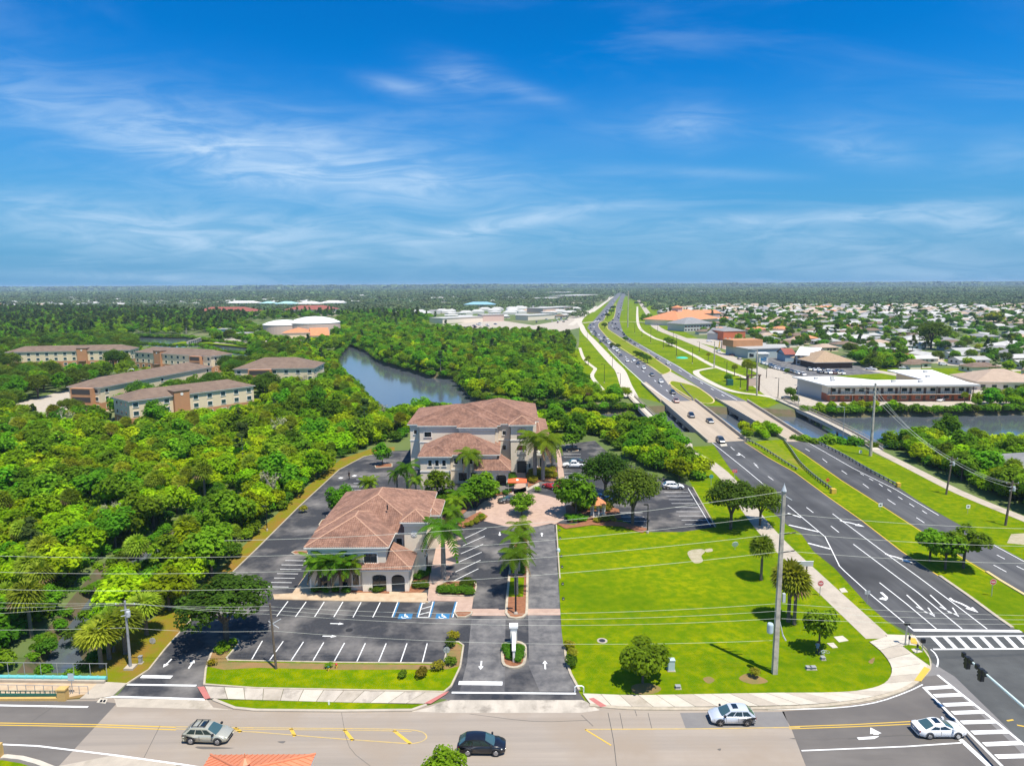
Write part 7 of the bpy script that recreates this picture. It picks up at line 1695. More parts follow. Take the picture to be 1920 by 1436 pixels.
for b, tp, lab in (((832,1085),945,'royal palm with pale trunk between the office and slanted stalls'),((968,1115),1002,'royal palm in the drive median behind the lamp'),((972,1078),975,'middle royal palm of the drive median'),((977,1045),958,'upper royal palm of the drive median near the plaza'),((848,1010),935,'palm at the rear right corner of the near office'),((855,985),915,'palm in the bed between office and plaza'),((860,975),900,'tall palm left of the paver plaza'),
        ((880,912),822,'royal palm in front of the three-storey office wing'),((1003,898),782,'left royal palm beside the arched tower'),((1018,900),790,'middle royal palm beside the arched tower'),((1035,880),797,'right royal palm beside the arched tower'),((764,930),850,'feathery palm left of the three-storey office'),((745,925),868,'lower palm left of the three-storey office'),((780,935),880,'palm hiding the office wing corner')):
    tree_at('royal', b, tp, lab)
tree_at('date', (692,940), 878, 'spreading palm above the rear stalls behind the near office'); tree_at('round', (640,968), 908, 'small standard tree in the rear island left of the roof', wide=.7); tree_at('broad', (717,872), 822, 'small tree in the island at the bend of the rear drive', wide=.8)
tree_at('broad', (820,935), 872, 'leafy tree between the two offices', wide=1.1); tree_at('round', (895,950), 895, 'pale leafy tree left of the paver plaza', wide=1.1); tree_at('broad', (910,935), 880, 'dark leafy tree before the office porch', wide=1.1); tree_at('round', (978,965), 925, 'clipped dark tree in the middle of the plaza', wide=1.1)
tree_at('broad', (1073,842), 790, 'leafy tree in the island above the parked pickup', wide=1.1)
tree_at('sabal', (1427,1087), 1002, 'slim cabbage palm near the pale patch of the lawn', v=0); tree_at('sabal', (1478,1165), 1050, 'left cabbage palm right of the concrete pole', v=1); tree_at('sabal', (1489,1170), 1062, 'right cabbage palm right of the concrete pole', v=2)
for b, tp in (((1148,652),644),((1158,655),645),((1192,668),658),((1200,673),660),((1207,677),663),((1214,681),666),((1172,640),632),((1133,616),606),((1139,597),588),((1146,590),580),((1150,582),574)): tree_at('oak', b, tp-2, 'small dark tree on the far highway median', 'median trees far along the highway', wide=1.1)
for b, tp, k in (((1103,684),666,'sabal'),((1098,684),672,'sabal'),((1377,705),682,'sabal'),((1400,712),672,'sabal'),((1409,712),676,'sabal'),((1365,715),700,'round'),((1482,745),726,'round'),((1475,700),690,'round'),((1808,758),734,'sabal'),((1830,762),745,'round'),((1490,758),738,'broad'),((1328,676),660,'sabal'),((1342,660),650,'sabal')): tree_at(k, b, tp, {'sabal':'small cabbage palm on the verge by the far paths','round':'small leafy tree at the motel strip','broad':'leafy tree beside the footbridge ramp'}[k], 'small verge trees and palms beyond the bridges')
tree_at('broad', (1260,650), 632, 'dark round tree left of the side road, first of two', wide=1.3); tree_at('broad', (1253,648), 630, 'dark round tree left of the side road, second of two', wide=1.2)
tree_at('broad', (1213,606), 583, 'dark tall tree beside the far frontage path', wide=1.3)
tree_at('broad', (790,775), 738, 'round-topped tree standing out against the river behind the office', wide=1.3)
tree_at('pine', (1668,600), 566, 'tall dark cypress standing above the suburb roofs', wide=.6); tree_at('oak', (1745,655), 600, 'large dark tree in the middle of the suburb', wide=1.2)
tree_at('broad', (1862,610), 578, 'yellow-flowering tree far right in the suburb', wide=1.4).children[1].data = (lambda m: (m.materials.clear(), m.materials.append(M_['leaf_yellow']), m)[2])(PROTO['broad'][0][1].copy())
# ---- masses
def poisson(px, step, zlim=None, n=None, jitter=.5, excl=(), cap=100000):
    """jittered grid of places inside a pixel outline on the ground"""
    W_ = [G(x, y).xy for x, y in px]; xs = [p.x for p in W_]; ys = [p.y for p in W_]; out = []
    y = min(ys); row = 0
    while y < max(ys):
        x = min(xs)+(row % 2)*step*.5
        while x < max(xs):
            a, b = x+rng.uniform(-jitter,jitter)*step, y+rng.uniform(-jitter,jitter)*step
            if inpoly(a, b, W_) and not any(inpoly(a, b, e) for e in excl): out.append((a, b))
            x += step
        y += step*.87; row += 1
    return out
def wpoly(px, off=0):
    p = [G(x, y).xy for x, y in px]
    return offset_line(p, off, True) if off else p
EX_W = [offset_line(water_world[k], -o, True) for k, o in (('river',1.6),('creek',2.0),('pond',2.5))]
BUILD = []
def fp(name, grow=3.0):
    for o in bpy.data.objects:
        if o.parent is None and o.get('category') in ('apartment building','water tank','building','motel','restaurant','shop','church','hall','office building','store','house'):
            m = o.matrix_basis; lo, hi = Vector((1e9,1e9)), Vector((-1e9,-1e9))
            for c in o.children:
                if c.type != 'MESH': continue
                for q in c.bound_box:
                    w_ = c.location+Vector(q); lo.x = min(lo.x, w_.x); lo.y = min(lo.y, w_.y); hi.x = max(hi.x, w_.x); hi.y = max(hi.y, w_.y)
            if lo.x > 1e8: continue
            lo -= Vector((grow,grow)); hi += Vector((grow,grow))
            BUILD.append([(m @ Vector((x, y, 0))).xy for x, y in ((lo.x,lo.y),(hi.x,lo.y),(hi.x,hi.y),(lo.x,hi.y))])
fp('')
ROADS = [wpoly(q) for q in ([(1330,833),(1186,742),(1150,735),(1078,690),(1078,640),(1086,598),(1130,566),(1165,545),(1185,545),(1230,590),(1290,625),(1420,668),(1560,680),(1660,700),(1720,715),(1900,750),(1900,766),(1700,768),(1560,770),(1690,850),(1940,970),(1940,1030),(1330,1000)],
    [(30,760),(110,740),(250,705),(430,702),(430,728),(330,733),(240,758),(130,785),(40,795)])]
BR_EX = [wpoly([(1183,742),(1290,835),(1530,835),(1660,850),(1470,748),(1400,745),(1330,745),(1270,748)], 0)]
def keep_clear(pts, extra=(), grow=None):
    ex = list(extra); return [p for p in pts if not any(inpoly(p[0], p[1], e) for e in ex)]
class Mass:
    """a wood too dense to count: one object, its trees set on points by geometry nodes"""
    def __init__(s, name, kinds): s.name = name; s.kinds = kinds; s.p = []; s.s = []; s.k = []
    def add(s, p, sc, k): s.p.append((p[0], p[1], p[2] if len(p) > 2 else 0)); s.s.append(sc); s.k.append(k)
    def build(s, seed=0):
        if not s.p: return
        me = bpy.data.meshes.new(s.name); me.from_pydata(s.p, [], [])
        a = me.attributes.new('size', 'FLOAT', 'POINT'); a.data.foreach_set('value', np.array(s.s, dtype=np.float32))
        a = me.attributes.new('pick', 'INT', 'POINT'); a.data.foreach_set('value', np.array(s.k, dtype=np.int32))
        a = me.attributes.new('turn', 'FLOAT', 'POINT'); a.data.foreach_set('value', np.array([rng.uniform(0, 6.28) for _ in s.p], dtype=np.float32))
        o = bpy.data.objects.new(s.name, me); COL.objects.link(o); o['kind'] = 'stuff'
        col = bpy.data.collections.new(s.name+'_sources')
        for i, m in enumerate(s.kinds):
            q = bpy.data.objects.new(f'{s.name}_{i:02d}', m); col.objects.link(q)
        ng = bpy.data.node_groups.new(s.name, 'GeometryNodeTree'); ng.interface.new_socket('Geometry', in_out='INPUT', socket_type='NodeSocketGeometry'); ng.interface.new_socket('Geometry', in_out='OUTPUT', socket_type='NodeSocketGeometry')
        N, L = ng.nodes, ng.links; gi, go = N.new('NodeGroupInput'), N.new('NodeGroupOutput')
        ci = N.new('GeometryNodeCollectionInfo'); ci.inputs['Collection'].default_value = col; ci.inputs['Separate Children'].default_value = True; ci.inputs['Reset Children'].default_value = True
        ip = N.new('GeometryNodeInstanceOnPoints'); ip.inputs['Pick Instance'].default_value = True
        def attr(n, t):
            q = N.new('GeometryNodeInputNamedAttribute'); q.data_type = t; q.inputs['Name'].default_value = n; return q.outputs['Attribute']
        cx_ = N.new('ShaderNodeCombineXYZ'); L.new(attr('turn', 'FLOAT'), cx_.inputs[2])
        L.new(gi.outputs[0], ip.inputs['Points']); L.new(ci.outputs[0], ip.inputs['Instance']); L.new(attr('pick', 'INT'), ip.inputs['Instance Index']); L.new(cx_.outputs[0], ip.inputs['Rotation']); L.new(attr('size', 'FLOAT'), ip.inputs['Scale'])
        L.new(ip.outputs[0], go.inputs[0]); md = o.modifiers.new('scatter', 'NODES'); md.node_group = ng; return o
def merged(kind, i):
    """trunk and crown of one tree as a single mesh, for the masses"""
    tm, cm = PROTO[kind][i][:2]; cz = 0
    if len(PROTO[kind][i]) == 4: tm, _, cz, cm = PROTO[kind][i]
    Vt = [v.co.copy() for v in tm.vertices]; b = bmesh.new(); b.from_mesh(cm)
    if cz: bmesh.ops.translate(b, verts=b.verts, vec=(0,0,cz))
    me = bpy.data.meshes.new('tree_'+kind); b.to_mesh(me); b.free(); n0 = len(me.materials)
    for m in cm.materials: me.materials.append(m)
    return me
wood_kinds = [merged('mangrove', i) for i in range(6)]+[merged('broad', i) for i in range(5)]+[merged('sabal', i) for i in range(3)]+[merged('pine', i) for i in range(4)]+[merged('oak', i) for i in range(2)]+[merged('bare', i) for i in range(2)]
KI_ = {'bare':(20,2),'mangrove':(0,6),'broad':(6,5),'sabal':(11,3),'pine':(14,4),'oak':(18,2)}
VIS = [[(653,650),(712,683),(756,696),(851,714),(871,738),(880,756),(800,756),(731,756),(713,753),(693,738),(670,713),(640,685),(628,668),(640,655)], [(1545,786),(1640,784),(1680,784),(1680,800),(1603,806),(1530,795)], [(1785,782),(1925,778),(1925,812),(1850,806),(1800,798)],
       [(88,1262),(98,1221),(122,1182),(160,1162),(150,1190),(150,1226),(163,1262)], [(247,758),(478,729),(478,742),(360,764),(250,776)], [(124,728),(190,728),(190,748),(124,746)], [(10,664),(243,660),(243,671),(10,674)], [(252,664),(396,672),(396,698),(348,694),(345,684),(252,678)], [(243,630),(345,632),(474,655),(462,666),(380,652),(270,650)], [(483,1030),(563,950),(638,881),(684,857),(736,846),(740,1000),(500,1110)]]
HT = {'bare':5.5,'mangrove':5.6,'broad':8.4,'oak':8.6,'sabal':6.0,'pine':12}
def hides(p, k, sc):
    q = PR((p[0], p[1], HT[k]*sc*.92)); b = PR((p[0], p[1], 0)); m_ = ((q[0]+b[0])/2, (q[1]+b[1])/2)
    w_ = abs(PR((p[0]+2.0*sc, p[1], 0))[0]-b[0])
    return any(inpoly(u+d, y_, v) for v in VIS for u, y_ in (q, m_) for d in (-w_, 0, w_))
cand = []     # (size seen, place, kind, scale, label, group)
def place_label(x, y, k, sc, lab, grp):
    """where in its wood a tree stands, and how big it is"""
    u, v = PR((x, y, 0)); size = 'small ' if sc < .82 else ('tall ' if sc > 1.02 else '')
    if grp == 'trees of the mangrove thicket':
        w = min((Vector((x, y))-q.xy).length for q in water_world['creek']); dr = min(abs((Vector((x, y))-q).length) for q in DRIVE_PTS)
        place = 'beside the narrow canal' if w < 8 else ('along the verge of the rear drive' if dr < 9 else ('at the left picture edge' if u < 130 else ('on the river bank' if u > 560 and v < 800 else ('just below the nearest apartment block' if v < 850 and u < 560 else ('behind the bridge railing' if v > 1180 else ('in the lower middle of the thicket' if v > 980 else 'in the upper middle of the thicket'))))))
        lab = lab.replace('in the dense thicket left of the rear drive', place)
    elif grp == 'trees round the apartment blocks': lab += ', '+('left of the end-on block' if u < 120 else ('between the blocks' if u < 440 else 'near the river'))+(' far back' if v < 700 else '')
    elif grp == 'trees of the wood across the river': lab += ', '+('at the water' if any((Vector((x, y))-q.xy).length < 16 for q in water_world['river']) else ('toward the highway' if u > 960 else 'in its middle'))
    elif grp == 'trees between car park and bridge': lab += ', '+('nearest the path' if u > 1220 else ('nearest the office' if u < 1110 else 'in the middle'))
    elif grp == 'trees of the suburb': lab += ', '+('behind the motel' if v > 640 and u > 1500 else ('near the orange church' if u < 1450 else 'far right'))
    return size+lab
DRIVE_PTS = smooth_line([tuple(q.xy) for q in GL([(279,1256),(349,1173),(424,1085),(481,1030),(561,950),(636,881),(682,856.5),(736,845.5)])], 8)
def scatter(px, step, mix, smin, smax, label, group, excl=()):
    for (x, y) in keep_clear(poisson(px, step), EX_W+BUILD+list(excl)):
        k = rng.choices([m[0] for m in mix], [m[1] for m in mix])[0]; sc = rng.uniform(smin, smax)*{'mangrove':1.0,'broad':1.0,'oak':1.0,'sabal':1.05,'pine':.8,'bare':1}[k]
        if hides((x, y), k, sc):
            if hides((x, y), 'mangrove', .5): continue
            k, sc = 'mangrove', .5
        cand.append((sc/math.hypot(x, y), (x, y), k, sc, place_label(x, y, k, sc, label[k], group), group))
LAB = lambda where: {'mangrove': f'bushy light-green mangrove tree {where}', 'broad': f'leafy dark-green tree {where}', 'sabal': f'cabbage palm with drooping fans {where}', 'pine': f'tall thin pine {where}', 'oak': f'dark spreading oak {where}', 'bare': f'half-bare grey tree {where}'}
EXDRIVE = [wpoly([(205,1302),(170,1252),(255,1200),(338,1140),(415,1075),(470,1020),(548,940),(628,868),(676,845),(736,836),(760,836),(760,1300)])]
APTV = [wpoly([(0,640),(470,640),(540,690),(540,730),(500,760),(250,805),(235,820),(120,790),(0,760)])]
# left mangrove wood, down to the canal
scatter([(-160,1268),(70,1268),(165,1268),(245,1195),(330,1138),(415,1070),(470,1015),(548,938),(628,866),(690,838),(745,830),(800,800),(770,772),(731,762),(705,752),(685,738),(663,713),(632,685),(560,650),(520,660),(545,720),(500,765),(250,806),(120,800),(-50,790),(-330,800)], 4.3,
        [('mangrove',.60),('broad',.17),('sabal',.19),('pine',.02),('bare',.02)], .58, 1.25, LAB('in the dense thicket left of the rear drive'), 'trees of the mangrove thicket', EXDRIVE+[wpoly([(70,1235),(185,1235),(185,1275),(55,1275)])])
# oaks and trees round the apartment blocks
scatter([(-330,800),(-60,790),(120,800),(250,806),(500,765),(545,720),(520,660),(440,640),(240,640),(-60,650),(-330,655)], 7.6, [('broad',.5),('oak',.4),('mangrove',.1)], .85, 1.3, LAB('round the tan apartment blocks'), 'trees round the apartment blocks', [ROADS[1], wpoly([(90,700),(190,690),(190,712),(90,715)]), wpoly([(470,745),(600,772),(560,800),(490,790)])])
# wood on the far river bank and behind the office
scatter([(688,655),(712,676),(756,690),(806,704),(851,708),(874,732),(888,750),(940,760),(1000,766),(1080,771),(1130,745),(1098,730),(1075,690),(1075,640),(1010,630),(880,628),(760,612),(700,620),(650,640)], 5.6, [('mangrove',.45),('broad',.38),('sabal',.12),('pine',.03)], .85, 1.3, LAB('in the wood across the river'), 'trees of the wood across the river')
scatter([(1000,790),(1080,796),(1150,806),(1240,820),(1290,860),(1322,905),(1290,908),(1230,885),(1155,850),(1120,820),(1040,828),(1000,812)], 4.6, [('mangrove',.55),('broad',.45)], .8, 1.15, LAB('between the office car park and the bridge'), 'trees between car park and bridge')
scatter([(1050,778),(1130,770),(1185,745),(1130,742),(1080,760)], 4.8, [('mangrove',.8),('broad',.2)], .7, 1.0, LAB('on the bank below the curved path'), 'bank trees below the curved path')
scatter([(1000,765),(1180,766),(1235,778),(1240,800),(1180,800),(1090,785)], 4.6, [('mangrove',1)], .7, .9, LAB('at the water left of the footbridge'), 'bank trees below the curved path') if False else None
# river bank on the right
scatter([(1505,768),(1560,779),(1665,778),(1756,778),(1800,772),(1700,768),(1560,767)], 3.4, [('mangrove',1)], .5, .75, LAB('on the bank below the motel'), 'bank shrubs below the motel')
scatter([(1560,822),(1640,806),(1700,800),(1760,806),(1850,822),(1990,850),(2060,930),(2060,1010),(1930,960),(1860,930),(1780,892),(1700,856),(1655,836),(1600,828)], 3.9, [('mangrove',.55),('broad',.32),('sabal',.13)], .70, 1.25, LAB('in the thicket between path and river at the right'), 'trees of the right-hand thicket', [wpoly([(1840,860),(2000,860),(2000,905),(1860,905)])])
scatter([(1790,838),(1900,838),(1900,858),(1800,856)], 6, [('sabal',1)], .9, 1.2, LAB('in the grove on the right river bank'), 'palms of the river bank grove')
scatter([(1400,825),(1465,825),(1440,800),(1370,765),(1345,760),(1380,800)], 3.6, [('mangrove',1)], .5, .7, LAB('in the gap between the two road bridges'), 'shrubs between the bridges')
scatter([(1835,762),(1990,770),(1990,748),(1830,748)], 4.2, [('mangrove',.6),('broad',.4)], .7, 1.0, LAB('in the hedge before the tan-roofed house'), 'hedge trees before the tan house')
scatter([(1600,668),(1660,672),(1690,690),(1640,694),(1590,680)], 5, [('mangrove',.4),('broad',.6)], .8, 1.1, LAB('behind the thatch-brown restaurant'), 'trees behind the restaurant')
# far left wood
scatter([(-330,655),(0,650),(170,640),(240,634),(300,628),(345,628),(440,622),(470,600),(330,588),(0,582),(-380,582)], 9.5, [('broad',.5),('mangrove',.15),('pine',.35)], 1.1, 1.6, LAB('in the far wood beyond the apartment blocks'), 'trees of the far left wood')
scatter([(480,640),(520,655),(640,660),(690,640),(650,632),(640,640),(560,646)], 6.5, [('mangrove',.6),('broad',.4)], .8, 1.1, LAB('on the bank before the water works'), 'bank trees before the water works')
scatter([(620,640),(690,640),(760,612),(700,600),(640,598),(628,612)], 9, [('mangrove',.4),('broad',.6)], .8, 1.2, LAB('on the meadow right of the water tanks'), 'bank trees before the water works')
scatter([(400,640),(520,655),(500,628),(470,612),(380,612)], 12, [('mangrove',.5),('broad',.5)], .8, 1.2, LAB('round the pump houses'), 'bank trees before the water works')
scatter([(350,590),(640,590),(760,590),(830,604),(760,612),(640,598),(470,604),(400,600)], 14, [('broad',.7),('pine',.3)], 1.0, 1.5, LAB('in the belt behind the water tanks'), 'trees behind the water tanks')
# suburb trees
SUB = [(1240,585),(1330,575),(1920,575),(2250,580),(2250,735),(1940,735),(1820,690),(1700,690),(1640,690),(1560,662),(1430,660),(1400,650),(1300,620),(1250,605)]
suburb_trees = poisson(SUB, 11.5)
# ---- houses of the suburb
HOUSE = []
def house_mesh(w, d, roofk, wall, roof, ell=False):
    mb = MB(); h = 2.7; mb.box(-w/2,w/2,-d/2,d/2,0,h,0); x0,x1,y0,y1 = -w/2-.6,w/2+.6,-d/2-.6,d/2+.6
    if roofk == 'hip':
        for f in roof_faces(x0,x1,y0,y1,h+.05,.36): mb.poly(dedupe(f), 1)
    elif roofk == 'gable':
        hh = (y1-y0)/2*.32; mb.poly([(x0,y0,h),(x1,y0,h),(x1,0,h+hh),(x0,0,h+hh)],1); mb.poly([(x1,y1,h),(x0,y1,h),(x0,0,h+hh),(x1,0,h+hh)],1); mb.poly([(-w/2,-d/2,h),(-w/2,d/2,h),(-w/2,0,h+hh)][::-1],0); mb.poly([(w/2,-d/2,h),(w/2,d/2,h),(w/2,0,h+hh)],0)
    else: mb.box(x0,x1,y0,y1,h,h+.35,1)
    if ell:
        ex = -w*.28; mb.box(ex-3,ex+3,-d/2-4.5,-d/2,0,h-.01,0)
        for f in roof_faces(ex-3.5,ex+3.5,-d/2-5,0,h+.04,.36): mb.poly(dedupe(f),1)
    for x in (-w*.33, -w*.02, w*.3): mb.box(x-.9,x+.9,-d/2-.05,-d/2,.9,2.1,2)
    for y in (-d*.2, d*.2):
        for s in (-1, 1): mb.box(s*w/2-(.05 if s < 0 else 0), s*w/2+(.05 if s > 0 else 0), y-.7, y+.7, .9, 2.1, 2)
    mb.box(w*.12-.5,w*.12+.5,-d/2-.06,-d/2,.05,2.1,3)
    return mb.mesh('house', [M_[wall], M_[roof], M_['glass_dark'], M_['wood_dark']])
COMBO = [('hip','wall_pale','roof_chalk'),('hip','wall_white','shingle_grey'),('gable','wall_pale','roof_chalk'),('hip','wall_cream','shingle_tan'),('flat','wall_white','roof_chalk'),('hip','wall_white','roof_pale'),('gable','wall_blue','shingle_grey'),('hip','wall_pink','roof_orange'),('gable','wall_white','roof_pale'),('flat','wall_orange','roof_chalk'),('hip','wall_pale','shingle')]
HM = [house_mesh(14+ (i % 3)*2, 9+(i % 2)*2, *c, ell=(i % 3 == 1)) for i, c in enumerate(COMBO)]
DESC = {'roof_chalk':'white roof','shingle_grey':'grey shingle roof','shingle_tan':'tan roof','roof_pale':'pale roof','roof_orange':'orange roof','shingle':'brown shingle roof'}
houses = []
def far_enough(x, y, L, d): return all((x-a)**2+(y-b)**2 > d*d for a, b in L)
hcells = poisson(SUB, 30, jitter=.3)
hp = [p for p in keep_clear(hcells, BUILD+ROADS[:1]) if rng.random() < .88]
hp.sort(key=lambda p: math.hypot(*p))
far_h = []
for i, (x, y) in enumerate(hp):
    m = rng.choices(range(len(HM)), [1.6,4,1.6,4,1.2,3,2,.9,2.5,.7,3.5])[0]; houses.append((x, y, m))
left_far = keep_clear(poisson([(-260,583),(0,577),(330,572),(640,570),(960,566),(1080,562),(1000,556),(640,555),(330,558),(0,560),(-260,562)], 62, jitter=.35), BUILD)
mid_far = keep_clear(poisson([(640,600),(760,588),(960,580),(1060,578),(1090,585),(1050,600),(900,600),(780,604)], 34, jitter=.3), BUILD+ROADS[:1])
for x, y in left_far+mid_far:
    if rng.random() < .62: houses.append((x, y, rng.choices(range(len(HM)), [6,2,4,1,3,4,1,.4,3,.2,1])[0]))
houses.sort(key=lambda q: math.hypot(q[0], q[1]))
fh = MB(); hpos = [(q[0], q[1]) for q in houses]
for i, (x, y, m) in enumerate(houses):
    rz = rng.choice([0, 0, math.pi/2, math.pi, .15, -.2])+(.12 if x > 0 else 0)
    if i < 300:
        w = COMBO[m]; zone = 'in the right suburb' if x > 120 and y < 1300 else ('among trees in the far left suburb' if x < 0 else 'near the far horizon')
        u_, v_ = PR((x, y, 0)); near_ = ('' if 'right' not in zone else (', behind the motel' if v_ > 655 else (', near the orange church' if u_ < 1480 else (', at the right edge' if u_ > 1780 else ', in its middle'))))
        o = bpy.data.objects.new('house', HM[m]); COL.objects.link(o); o.location = (x, y, 0); o.rotation_euler = (0, 0, rz); s = 1.0 if y < 1000 else 1.55; o.scale = (s, s, s)
        tag(o, f'house with {DESC[w[2]]} and {w[1].replace("wall_","")} walls {zone}{near_}', 'house', f'houses {zone}')
    else:
        w = COMBO[m]; mt = {'roof_chalk':1,'roof_pale':1,'shingle_grey':2,'shingle_tan':3,'roof_orange':4,'shingle':3}[w[2]]
        c, s_ = math.cos(rz)*1.3, math.sin(rz)*1.3
        loc = [(x+c*a-s_*b, y+s_*a+c*b, z) for a, b, z in ((-8,-5,0),(8,-5,0),(8,5,0),(-8,5,0),(-8,-5,3.6),(8,-5,3.6),(8,5,3.6),(-8,5,3.6),(-4,0,6.4),(4,0,6.4))]
        fh.add(loc, [(0,1,5,4),(1,2,6,5),(2,3,7,6),(3,0,4,7)], 0); fh.add(loc[4:], [(0,1,5,4),(1,2,5),(2,3,4,5),(3,0,4)], mt)
if fh.v: fh.obj('distant_houses', [M_['wall_white'], M_['roof_chalk'], M_['shingle_grey'], M_['shingle_tan'], M_['roof_orange']])['kind'] = 'stuff'
HGRID = {}
for x, y in hpos: HGRID.setdefault((int(x//40), int(y//40)), []).append((x, y))
def near_house(x, y, d):
    i, j = int(x//40), int(y//40)
    return any((x-a)**2+(y-b)**2 < d*d for di in (-1,0,1) for dj in (-1,0,1) for a, b in HGRID.get((i+di, j+dj), ()))
for (x, y) in keep_clear(suburb_trees, BUILD+ROADS[:1]):
    if near_house(x, y, 9) or rng.random() < .30: continue
    k = rng.choices(['broad','oak','mangrove','sabal','pine'], [.5,.2,.14,.10,.06])[0]; sc = rng.uniform(.5, 1.1); cand.append((sc/math.hypot(x, y), (x, y), k, sc, place_label(x, y, k, sc, LAB('between the suburb houses')[k], 'trees of the suburb'), 'trees of the suburb'))
# biggest in view stand alone, the rest of each kind are one mass
cand.sort(key=lambda c: -c[0]); done = {}
mass = Mass('distant_wood', wood_kinds)
for _, p, k, sc, lab, grp in cand:
    done[k] = done.get(k, 0)+1
    if done[k] <= 300-count.get(k, 0): plant(k, (p[0], p[1], 0), sc, lab, grp); done[k] -= 0
    else: a, n = KI_[k]; mass.add(p, sc, a+rng.randrange(n))
count0 = dict(count)
# woods towards the horizon
def far_clump(seed, r_=9, h=9, n=150, sz=3.0):
    r = np.random.default_rng(seed); lob = [(r.uniform(-r_,r_), r.uniform(-r_,r_), h*.45+r.uniform(-1,2), r_*.42, r_*.42, h*.42) for _ in range(7)]
    Vv, F, t = leaf_cloud(lob, n, sz, r=r); return np_mesh('far_clump', Vv, F, ['leaf_far'], t)
far = Mass('horizon_wood', [far_clump(900+i, 9, 9, 220, 2.4) for i in range(4)]+[far_clump(950+i, 34, 12, 260, 7) for i in range(3)])
BIGS = BUILD
def far_ring(y0, y1, step, sel, sc, dens, half=.86):
    y = y0
    while y < y1:
        x = -half*y
        while x < half*y:
            a, b = x+rng.uniform(-.5,.5)*step, y+rng.uniform(-.5,.5)*step
            if rng.random() < dens(a, b) and not near_house(a, b, 30 if b > 1000 else 15) and not (y < 2600 and any(inpoly(a, b, e) for e in BIGS)) and not inpoly(a, b, HWF): far.add((a, b), rng.uniform(*sc), rng.choice(sel))
            x += step
        y += step
HWF = wpoly([(1000,634),(1080,600),(1120,572),(1156,549),(1172,549),(1200,575),(1250,590),(1300,625),(1300,662),(1080,662)])
NEARF = wpoly(SUB); LFW = wpoly([(-330,655),(0,650),(470,640),(640,640),(760,612),(1010,632),(1080,600),(1080,588),(760,588),(470,598),(330,586),(0,580),(-380,580)])
def dens1(a, b):
    if inpoly(a, b, NEARF) or inpoly(a, b, LFW): return 0
    q = math.sin(a*.011)+math.sin(b*.007+a*.004)+math.sin((a+b)*.005+2)
    return .62 if q > -.4 else .25
far_ring(640, 1700, 17, (0,1,2,3), (.5,1.0), dens1)
far_ring(1700, 3200, 26, (0,1,2,3), (.9,1.4), lambda a, b: .75)
far_ring(3200, 7000, 70, (4,5,6), (.9,1.3), lambda a, b: .9); far_ring(7000, 16000, 190, (4,5,6), (1.3,4.2), lambda a, b: .95)
mass.build(); far.build()
# ---- shrubs, hedges and flower beds
BUSH = [tree_proto('bush', 1000+i)[1] for i in range(4)]
def bush_mesh(i, m): Vv, F, t = BUSH[i % 4]; return np_mesh('shrub', Vv, F, [m], t)
mk('leaf_hedge', (.10,.19,.012), **LEAF); mk('leaf_gold', (.26,.24,.02), **LEAF)
BM = {m: [bush_mesh(i, m) for i in range(4)] for m in ('leaf_broad','leaf_hedge','leaf_gold','leaf_yellow','leaf_red')}
def shrub(px, s, m, label, group=None, z=.13, hz=1.0):
    p = G(*px); o = bpy.data.objects.new('shrub', rng.choice(BM[m])); COL.objects.link(o); o.location = (p.x, p.y, z); o.scale = (s, s, s*hz); o.rotation_euler = (0, 0, rng.uniform(0, 6)); return tag(o, label, 'shrub', group)
def hedge(label, px, step, s, m, z=.15, name='hedge'):
    """one clipped hedge: many leaf clumps in one body"""
    pts = poisson(px, step, jitter=.25) or [tuple(G(*px[0]).xy)]; VV, FF, TT, o = [], [], [], 0; c0 = Vector(pts[0])
    for (x, y) in pts:
        Vv, F, t = BUSH[rng.randrange(4)]; q = s*rng.uniform(.85,1.1); VV.append(Vv*q+np.array([x-c0.x, y-c0.y, 0])); FF.append(F+o); TT.append(t*rng.uniform(.85,1.15)); o += len(Vv)
    ob = bpy.data.objects.new(name, np_mesh(name, np.vstack(VV), np.vstack(FF), [m], np.concatenate(TT))); COL.objects.link(ob); ob.location = (c0.x, c0.y, z); return tag(ob, label, 'hedge')
hedge('bright clipped hedge on the island right of the accessible stalls', [(824,1108),(880,1109),(886,1116),(824,1115)], .7, .95, 'leaf_hedge'); hedge('round yellow-green hedge at the top of the hedge island', [(866,1094),(884,1093),(887,1101),(870,1103)], .6, .8, 'leaf_hedge')
hedge('clipped hedge around the entrance sign wall, left half', [(947,1215),(958,1212),(958,1244),(948,1240)], .5, .62, 'leaf_hedge'); hedge('clipped hedge around the entrance sign wall, right half', [(967,1212),(980,1216),(979,1240),(966,1246)], .5, .62, 'leaf_hedge')
hedge('low green hedge along the front wall of the near office', [(585,1112),(655,1113),(655,1109),(585,1108)], .8, .8, 'leaf_broad'); hedge('low hedge along the porch of the near office', [(693,1111),(722,1112),(722,1108),(693,1108)], .8, .7, 'leaf_hedge')
hedge('green hedge in the bed right of the office porch', [(776,1106),(797,1106),(800,1098),(778,1098)], .7, .8, 'leaf_hedge'); hedge('dark hedge in the bed at the tower foot', [(775,1090),(800,1085),(806,1068),(790,1075)], .8, .8, 'leaf_broad')
hedge('dark flowering hedge left of the gazebo', [(1062,970),(1100,971),(1104,979),(1066,981)], .9, .8, 'leaf_broad'); hedge('golden flowering hedge right of the gazebo', [(1110,975),(1150,971),(1152,979),(1112,981)], .9, .7, 'leaf_gold'); hedge('reddish flower bed behind the gazebo', [(1075,945),(1112,942),(1150,952),(1150,962),(1110,958),(1080,960)], 1.0, .9, 'leaf_gold')
hedge('golden planting along the foot of the arched tower', [(992,886),(1040,880),(1040,898),(1012,900),(994,908)], 1.1, .95, 'leaf_gold'); hedge('green planting left of the arched tower entrance', [(955,895),(964,892),(964,912),(957,914)], .9, 1.0, 'leaf_hedge')
